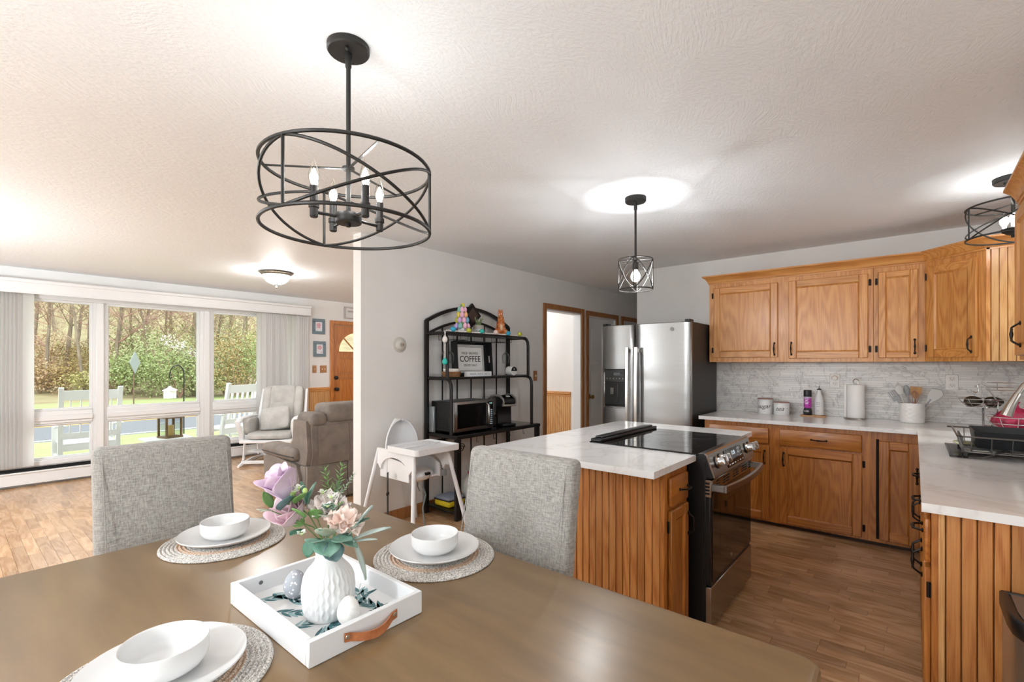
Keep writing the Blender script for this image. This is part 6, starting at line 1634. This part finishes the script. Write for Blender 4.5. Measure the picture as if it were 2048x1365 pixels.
for s in (-1, 1):
    cushion('arm_cushion', s*.30-.035, s*.30+.035, -.16, .24, .43, .655, .03, None)
    ob('arm_frame', MB(M).tube([(s*.345, -.22, .66), (s*.345, .0, .665), (s*.35, .24, .66), (s*.352, .32, .62), (s*.345, .315, .55), (s*.335, .27, .47), (s*.34, .25, .38)], [.022, .022, .026, .028, .024, .022, .022], 8, flat=(1, 1.3)), GW, G)
    ob('back_upright', MB(M).tube([(s*.31, -.17, .36), (s*.315, -.24, .60), (s*.30, -.36, 1.02)], [.024, .024, .018], 4), GW, G)
    ob('base_side', MB(M).tube([(s*.30, -.32, .075), (s*.30, .0, .085), (s*.30, .30, .075), (s*.30, .42, .06)], [.018, .03, .026, .016], 6), GW, G)
    ob('link_arm', MB(M).tube([(s*.315, .24, .11), (s*.315, .20, .35)], .016, 5), GW, G); ob('link_arm', MB(M).tube([(s*.315, -.22, .11), (s*.315, -.18, .35)], .016, 5), GW, G)
    for k in range(4): ob('spindle', MB(M).tube([(s*.325, -.14+.11*k, .38), (s*.34, -.14+.11*k, .65)], .0085, 6), GW, G)
for y in (-.28, .30): ob('cross_bar', MB(M).box(-.31, .31, y-.02, y+.02, .075, .115, .005), GW, G)
ob('seat_rail', MB(M).box(-.33, .33, -.21, .34, .345, .385, .008), GW, G)
for y in (.02, .14): ob('lower_slat', MB(M).box(-.31, .31, y-.03, y+.03, .20, .215), GW, G)
# ================================================================ ON THE KITCHEN WORKTOPS
CZ = .9205
COPPER = mat('copper_lid', 'A98078', .35, .5)
def canister(label, word, x, y, r, h, sz):
    t = thing('canister', label, 'canister', (x, y, CZ), NEG, 'lettered canisters by the fridge'); T0 = frame(x, y, CZ, math.atan2(-y, -x)+PI/2)
    bd = ob('body', MB(T0).lathe([(r-.003, 0), (r, .004), (r, h-.004), (r-.003, h), (.001, h)], 36), CERAMM, t)
    ob('lid', MB(T0).lathe([(r+.003, h+.0005), (r+.0035, h+.006), (r-.002, h+.009), (.001, h+.0095)], 36), COPPER, t)
    tx = text(word, sz, Matrix.Identity(4), mat('script_ink', '232323', .6), 'lettering', None, .0002, shear=.35)
    me = tx.data                                             # wrap the handwriting round the can
    for v in me.vertices:
        a = v.co.x/r; y_ = v.co.y+.28*v.co.x*0; zz = v.co.z
        q = Vector(((r+.0006+zz)*math.sin(a+.06*v.co.y/sz*0), -(r+.0006+zz)*math.cos(a), h*.52+y_+v.co.x*.05)); v.co = T0 @ q
    tx.parent = bd; tx.matrix_basis = Wm(bd).inverted()
    return t
canister('taller white canister with copper lid lettered sugar', 'sugar ·', 4.93, 1.062, .064, .135, .055)
canister('shorter white canister with copper lid lettered tea', 'tea ·', 4.90, .922, .062, .110, .055)
bb_ = ob('serving_board', MB().box(4.88, 5.0, .585, .775, CZ, CZ+.010, .004, 2), mottled('board_wood', 'A67B4F', 'C99B6C', 20, .5, stretch=(6, .6, 6)), label='thin pale wooden board under the two bottles', cat='board')
PUR = mat('magenta_label', 'B238A4', .4)
gb = thing('hand_soap_bottle', 'black bottle with a magenta label, cap down, on the wooden board', 'bottle', (4.93, .722, CZ+.0105)); T0 = frame(4.93, .722, CZ+.0105, NEG-.14)
ob('cap', MB(T0).lathe([(.031, 0), (.034, .004), (.034, .03), (.031, .050), (.024, .064), (.001, .066)], 24), mat('cap_navy', '15161C', .35), gb)
bo = ob('body', MB(T0).lathe([(.026, .062), (.0295, .075), (.0295, .150)], 24), PUR, gb); ob('shoulder', MB(T0).lathe([(.0295, .150), (.0295, .162)], 24), mat('label_lilac', 'B7ADC4', .4), gb)
ob('neck_cap', MB(T0).lathe([(.031, .162), (.032, .166), (.0315, .214), (.028, .220), (.001, .221)], 24), BLACKP, gb)
WP = mat('label_white', 'EDEDF2', .5)
text('NOVA', .020, T0 @ Matrix.Translation((0, -.0345, .034)) @ UP, WP, 'lettering', gb, sx=.8) if False else text('TOVER', .018, T0 @ Matrix.Translation((0, -.0352, .034)) @ UP, WP, 'lettering', gb, sx=.72)
for k, w in enumerate((.032, .020, .034, .026)): ob('label_line', MB(T0).box(-w/2, w/2, -.0305, -.029, .140-.014*k, .145-.014*k), WP, bo)
wb = thing('oil_bottle', 'white bottle with a thin metal pourer and grey print', 'bottle', (4.965, .640, CZ+.0105)); T0 = frame(4.965, .640, CZ+.0105, NEG-.12)
ob('body', MB(T0).lathe([(.030, 0), (.034, .004), (.035, .06), (.035, .125), (.030, .155), (.019, .185), (.015, .205), (.015, .222), (.001, .223)], 28), CERAM, wb)
ob('stopper', MB(T0).lathe([(.017, .222), (.017, .230), (.005, .233), (.0035, .24)], 14), BLACKP, wb); ob('pourer', MB(T0).tube([(0, 0, .235), (0, 0, .25), (.006, 0, .262)], .003, 6), CHROME, wb)
GI = mat('grey_print', '8A8A88', .6)
for s, z, sz in (('EXTRA', .112, .012), ('VIRGIN', .098, .012), ('OLIVE', .080, .012), ('OIL', .040, .016)): text(s, sz, T0 @ Matrix.Translation((0, -.0355, z)) @ UP, GI, 'lettering', wb, sx=.8)
pt_ = thing('paper_towel_holder', 'white paper towel roll on a steel holder by the backsplash', 'paper towels', (4.95, .375, CZ)); T0 = frame(4.95, .375, CZ, NEG)
ob('base_plate', MB(T0).lathe([(.083, 0), (.085, .003), (.083, .007), (.001, .008)], 40), NICKEL, pt_)
ob('roll', MB(T0).lathe([(.020, .009), (.060, .009), (.0605, .012), (.0605, .284), (.060, .287), (.020, .287)], 40), mat('paper_white', 'EFEEEC', .9), pt_)
ob('loose_sheet', MB(T0).box(-.082, -.063, -.012, .004, .009, .287, .003), MATS['paper_white'], pt_)
ob('pole', MB(T0).lathe([(.005, .008), (.005, .30)], 10), NICKEL, pt_); ob('loop', MB(T0).tube([(.016*math.cos(a)*1.15, 0, .312+.022*math.sin(a)) for a in [2*PI*k/24 for k in range(24)]], .0035, 7, closed=True), NICKEL, pt_)
def crock_mat():
    m, t, p = newmat('quilted_white_ceramic'); setp(p, Base_Color=rgb('ECEAE7'), Roughness=.3); return m
ux, uy = 4.915, .012
cr = thing('utensil_crock', 'white quilted ceramic crock full of utensils', 'crock', (ux, uy, CZ)); T0 = frame(ux, uy, CZ, NEG)
def quilt(r, z, a):
    if z < .006 or z > .148 or r < .07: return r
    u = a*13/PI+z*95; v = a*13/PI-z*95; return r+.0022*(abs(math.sin(u))*abs(math.sin(v)))
ob('body', MB(T0).lathe([(.001, 0), (.072, 0), (.076, .004)]+[(.0765, .006+.0045*k) for k in range(32)]+[(.0775, .152), (.076, .154), (.072, .152), (.070, .02), (.001, .015)] if False else [(.001, 0), (.072, 0), (.076, .004)]+[(.0765, .006+.0045*k) for k in range(32)]+[(.0775, .152), (.076, .154), (.072, .152), (.070, .02), (.001, .015)], 104, rfun=quilt), crock_mat(), cr, ang=60)
UG = mat('utensil_grey', '9A9C9F', .5); UL = mat('utensil_pale_grey', 'C9C7C4', .5); UW = mottled('utensil_wood', '9A6A3A', 'C49458', 20, .5, stretch=(1, 1, .1)); UP_ = mat('handle_pink', 'C9A29B', .5)
def utensil(label, kind, dx, dy, lean, turn, L, m):
    """local frame: z up the handle from the crock bottom"""
    M = T0 @ Matrix.Translation((dx, dy, .02)) @ Matrix.Rotation(turn, 4, 'Z') @ Matrix.Rotation(lean, 4, 'Y')
    t = thing(kind, label, 'utensil', M @ Vector((0, 0, 0)), 0, None)
    ob('handle', MB(M).tube([(0, 0, 0), (0, 0, L*.72)], [.007, .0055], 8), m, t); return M, t
M, t = utensil('pale grey slotted fork leaning out at the far side of the crock', 'serving_fork', -.005, .01, -.52, 0, .25, UG)
for k in range(4): ob('tine', MB(M).box(-.024+.014*k, -.016+.014*k, -.002, .002, .20, .255, .001), UG, t)
ob('head', MB(M).box(-.024, .028, -.0025, .0025, .172, .204, .002), UG, t)
M, t = utensil('pale grey solid spoon standing upright in the crock', 'cooking_spoon', -.015, -.01, -.26, .1, .30, UL); ob('bowl', MB(M).ball((0, 0, .245), .026, .008, .042, 16, 10), UL, t)
M, t = utensil('grey ladle spoon behind the pale spoon in the crock', 'cooking_spoon', 0, .02, -.14, .2, .29, UG); ob('bowl', MB(M).ball((0, 0, .235), .020, .008, .042, 16, 10), UG, t)
M, t = utensil('wooden turner with a flat square end in the crock', 'wooden_turner', .01, .02, .06, 0, .28, UW); ob('blade', MB(M).prism([(-.012, .17), (.012, .17), (.033, .215), (.036, .262), (-.036, .262), (-.033, .215)], -.003, .003, Matrix.Rotation(PI/2, 4, 'X')), UW, t)
M, t = utensil('copper wire whisk in front of the wooden turner', 'whisk', .005, -.03, .04, 0, .2, UP_)
for k in range(5):
    a = PI*k/5; ob('wire', MB(M).tube([(.028*math.sin(PI*i/16)*math.cos(a)*(1 if i < 17 else -1), .028*math.sin(PI*i/16)*math.sin(a), .13+.075*(1-math.cos(PI*i/16))/2*1.3) for i in range(17)]+[(-.028*math.sin(PI*i/16)*math.cos(a), -.028*math.sin(PI*i/16)*math.sin(a), .13+.075*(1-math.cos(PI*i/16))/2*1.3) for i in range(16, -1, -1)], .0014, 5), COPPER, t)
M, t = utensil('wide grey spatula leaning out on the sink side of the crock', 'spatula', .015, 0, .52, 0, .27, UG); ob('blade', MB(M).prism([(-.010, .16), (.010, .16), (.040, .225), (.045, .262), (.02, .285), (-.035, .270), (-.036, .225)], -.002, .002, Matrix.Rotation(PI/2, 4, 'X')), UL, t); ob('blade_edge', MB(M).tube([(.012, 0, .162), (.041, 0, .225), (.046, 0, .263), (.02, 0, .287), (-.036, 0, .272)], .003, 5), UG, t)
def outlet(label, y, z, plug):
    t = thing('wall_outlet', label, 'outlet', (5.05, y, z-.06)); T0 = frame(5.0515, y, z, NEG); WPL = mat('outlet_white', 'E6E5E2', .4); SL = mat('slot_dark', '2B2927', .6)
    pl_ = ob('plate', MB(T0).box(-.038, .038, -.006, 0, -.06, .06, .003), WPL, t)
    for s in (1, -1):
        ob('socket', MB(T0).box(-.017, .017, -.0085, -.004, s*.026-.016, s*.026+.016, .006, 2), WPL, pl_)
        if plug and s == 1: continue
        for x, h in ((-.007, .009), (.007, .007)): ob('slot', MB(T0).box(x-.0013, x+.0013, -.0092, -.008, s*.026-.002, s*.026-.002+h), SL, pl_)
        ob('slot', MB(T0 @ Matrix.Translation((0, -.0086, s*.026-.008)) @ Matrix.Rotation(PI/2, 4, 'X')).lathe([(.0028, 0), (.001, .0005)], 10), SL, pl_)
    if plug: ob('night_light', MB(T0).ball((0, -.016, .028), .024, .014, .022, 18, 10), mat('night_light_white', 'E9E8E4', .35), t)
outlet('white wall outlet with a round plug-in night light above the paper towels', .533, 1.232, True)
outlet('white double wall outlet between the crock and the dish rack', -.226, 1.238, False)

# tap, fruit stand, dish rack, bin
TP = thing('kitchen_tap', 'brushed nickel gooseneck tap curving over the sink', 'tap', (3.93, -.635, CZ))
ob('base', MB(Matrix.Translation((3.93, -.635, CZ))).lathe([(.028, 0), (.028, .008), (.02, .014), (.018, .10), (.016, .105)], 24), NICKEL, TP)
pts = [(3.93, -.635, CZ+.10), (3.93, -.635, 1.18)]+[(3.925, -.55-.085*math.cos(a), 1.20+.105*math.sin(a)) for a in [PI*k/12 for k in range(0, 9)]]
pts += [(3.92, -.475, 1.26), (3.915, -.44, 1.19)]
ob('spout', MB().tube(pts, .0145, 14), NICKEL, TP)
ob('spray_head', MB().tube([(3.917, -.452, 1.215), (3.912, -.425, 1.15), (3.908, -.403, 1.085)], [.0165, .021, .026], 16), NICKEL, TP)
ob('lever', MB().tube([(3.95, -.635, 1.0), (3.99, -.635, 1.03), (4.03, -.63, 1.06)], [.010, .008, .006], 8), NICKEL, TP)
fs = thing('fruit_stand', 'chrome wire two-tier fruit stand with a banana hook in the corner', 'stand', (4.55, -.43, CZ)); FXx, FYy = 4.60, -.45
def wring(name, c, r, t=.0028): return ob(name, MB().tube(circ(c, r, 36), t, 6, closed=True), CHROME, fs)
def wbasket(c, r, h, nm):
    for k, q in ((0, .62), (.5, .86), (1, 1)): wring(nm, (c[0], c[1], c[2]+h*k), r*q)
    for k in range(10):
        a = 2*PI*k/10; ob(nm+'_rib', MB().tube([(c[0], c[1], c[2]), (c[0]+r*.62*math.cos(a), c[1]+r*.62*math.sin(a), c[2]), (c[0]+r*.86*math.cos(a), c[1]+r*.86*math.sin(a), c[2]+h*.5), (c[0]+r*math.cos(a), c[1]+r*math.sin(a), c[2]+h)], .002, 5), CHROME, fs)
wbasket((4.45, -.50, .955), .14, .085, 'lower_basket'); wbasket((FXx+.03, FYy+.09, 1.085), .125, .055, 'upper_basket')
ob('post', MB().tube([(FXx, FYy+.085, CZ+.004), (FXx, FYy+.085, 1.09)], .006, 8), CHROME, fs)
ob('base_ring', MB().tube(circ((FXx-.02, FYy+.03, CZ+.004), .11, 36), .004, 6, closed=True), CHROME, fs)
for s in (0, 1): ob('side_bar', MB().tube([(FXx-.01, FYy+.06, CZ+.004), (FXx-.02, FYy+.02, 1.02), (FXx-.01, FYy+.015, 1.12), (FXx, FYy+.06, 1.21), (FXx, FYy+.10, 1.245)] if s == 0 else [(4.45, -.50, .955), (FXx, FYy+.085, .96)], .0045, 8), CHROME, fs)
ob('banana_hook', MB().tube([(FXx, FYy+.10, 1.245), (FXx+.005, FYy+.115, 1.235), (FXx, FYy+.11, 1.195), (FXx, FYy+.12, 1.185), (FXx, FYy+.135, 1.19)], .003, 6), CHROME, fs)
for z in (1.205, 1.225, 1.255): ob('top_tier_wire', MB().tube([(FXx-.02, FYy+.07, z), (FXx-.03, FYy-.04, z), (FXx-.02, FYy-.16, z)], .0024, 5), CHROME, fs)
for y in (.02, -.10): ob('top_tier_post', MB().tube([(FXx-.03, FYy+y, 1.20), (FXx-.03, FYy+y, 1.26)], .0022, 5), CHROME, fs)
AV = mottled('avocado_skin', '241F18', '3B3324', 60, .5, st=.3)
for i, (x, y, a) in enumerate(((4.62, -.315, .5), (4.63, -.415, -.4))):
    M = Matrix.Translation((x, y, 1.122)) @ Matrix.Rotation(a, 4, 'Z') @ Matrix.Rotation(PI/2, 4, 'X') @ Matrix.Translation((0, 0, -.05))
    ob('avocado', egg(MB(), None, .036, .105, M, 18), AV, label=('dark avocado at the outlet side of the upper wire basket', 'dark avocado at the tap side of the upper wire basket')[i], cat='avocado', group='avocados in the wire basket')
RED = mottled('magenta_net', '8E1638', 'C22A55', 40, .35, st=.6, dist=.006)
M = Matrix.Translation((4.45, -.50, .962)); b = MB(M)
b.lathe([(.001, 0), (.07, .004), (.105, .03), (.108, .062), (.085, .10), (.045, .128), (.018, .138), (.014, .16), (.026, .175), (.001, .176)], 28, rfun=lambda r, z, a: r*(1+.08*math.sin(5*a+z*40)+.04*math.sin(11*a)))
ob('produce_bag', b, RED, label='crumpled magenta net bag of produce in the lower wire basket', cat='bag', ang=70)
DR = thing('dish_rack', 'open wire dish rack with black feet on the right-hand worktop', 'dish rack', (3.4, -.38, CZ)); WR = mat('rack_steel', '7C7A77', .3, .9)
a0, a1, b0, b1 = 3.215, 3.70, -.60, -.165; zt, zb_ = 1.025, .948
def W1(nm, pts, r=.0028, m=WR): ob(nm, MB().tube(pts, r, 6), m, DR)
ob('top_rim', MB().tube([(a0+.0, b0, zt), (a1, b0, zt), (a1, b1+.02, zt), (a1-.02, b1, zt), (a0+.02, b1, zt), (a0, b1-.02, zt)], .0042, 7, closed=True), WR, DR)
ob('bottom_rim', MB().tube([(a0+.03, b0, zb_), (a1-.03, b0, zb_), (a1-.03, b1-.03, zb_), (a0+.03, b1-.03, zb_)], .0035, 7, closed=True), WR, DR)
for k in range(9): x = a0+.03+(a1-a0-.06)*k/8; W1('side_wire', [(x, b1, zt), (x, b1-.03, zb_), (x, b0, zb_)])
for k in range(6): y = b1-.05-.07*k; W1('front_wire', [(a0, y, zt), (a0+.03, y, zb_)]); W1('back_wire', [(a1, y, zt), (a1-.03, y, zb_), (a0+.03, y, zb_)], .002)
for x in (a0+.03, a1-.03):
    for y in (b1-.03, b0+.02): ob('foot', MB().box(x-.009, x+.009, y-.009, y+.009, CZ, zb_, .002), BLACKP, DR)
ob('end_grille', MB().box(a0+.04, a1-.12, b1-.022, b1-.017, zb_+.004, zt-.01), mat('grille_dark', '4B4946', .4, .7), DR)
# smoke drip tray under the rack, wavy front edge
def tray_(u, v):
    x = 3.20+.53*v; y = -.135-.50*u
    h = .004+ (.045*math.exp(-((u-.42)/.13)**2))*(1-v)**1.2
    return (x, y, CZ+h)
ob('drip_tray', MB().grid(tray_, 28, 10), SMOKE, label='smoke-grey clear plastic drip tray with a raised wave under the dish rack', cat='tray', ang=80, solid=.003)
bn = thing('black_basin', 'black plastic washing-up basin standing in the dish rack', 'basin', (3.5, -.42, zb_))
b = MB(); 
for (p0, p1) in ((((3.40, -.235), (3.67, -.235)), ((3.40, -.585), (3.67, -.585))),): pass
P = [[(3.375-i, -.245+i*.6, z), (3.655+i, -.245+i*.6, z), (3.655+i, -.585-i*.2, z), (3.375-i, -.585-i*.2, z)] for i, z in ((0, .955), (.02, 1.04))]+[[(3.36, -.238, 1.04), (3.67, -.238, 1.04), (3.67, -.585, 1.04), (3.36, -.585, 1.04)], [(3.38, -.25, .965), (3.65, -.25, .965), (3.65, -.58, .965), (3.38, -.58, .965)]]
b.add([v for q in P for v in q], [(j*4+i, j*4+(i+1) % 4, (j+1)*4+(i+1) % 4, (j+1)*4+i) for j in range(3) for i in range(4)]+[(0, 1, 2, 3), (12, 13, 14, 15)]); ob('tub', b, mat('basin_black', '1E2124', .5), bn, ang=20)
ob('sponge', MB(Matrix.Translation((3.53, -.205, .951)) @ Matrix.Rotation(.2, 4, 'Z')).box(-.05, .05, -.035, .035, 0, .012, .005), mat('sponge_cream', 'D8D9B5', .9), label='pale cream sponge lying in the dish rack', cat='sponge')
KN = thing('trash_can', 'stainless trash can with a black rim in front of the end panel', 'trash can', (1.93, -.40, FZ))
def dshape(i): 
    P = [(2.085-i, -.20-i), (2.085-i, -.62+i)]; 
    n = 14
    return P+[(1.93-(.17-i)*math.sin(PI*k/n)**.75*1.0, -.62+i+(.42-2*i)*(1-math.cos(PI*k/n))/2) for k in range(n+1)]
def loft(levels):
    P = [[(x, y, z) for x, y in dshape(i)] for i, z in levels]; m = len(P[0])
    return MB().add([v for q in P for v in q], [(j*m+i, j*m+(i+1) % m, (j+1)*m+(i+1) % m, (j+1)*m+i) for j in range(len(P)-1) for i in range(m)]+[tuple(range(m)), tuple(range((len(P)-1)*m, len(P)*m))])
ob('body', loft([(.006, FZ+.03), (.006, .640)]), _steel('bin_steel', (.62, .61, .60, 1), .32, (160, 160, 2))[0], KN, ang=40); ob('rim', loft([(.004, .640), (0, .645), (0, .683), (.005, .690), (.016, .690), (.018, .684)]), BLACKP, KN, ang=40)
ob('lid', loft([(.022, .684), (.022, .688)]), mat('lid_steel', '8A8886', .35, .8), KN, ang=40); ob('base', loft([(.003, FZ), (.003, FZ+.03)]), BLACKP, KN, ang=40)
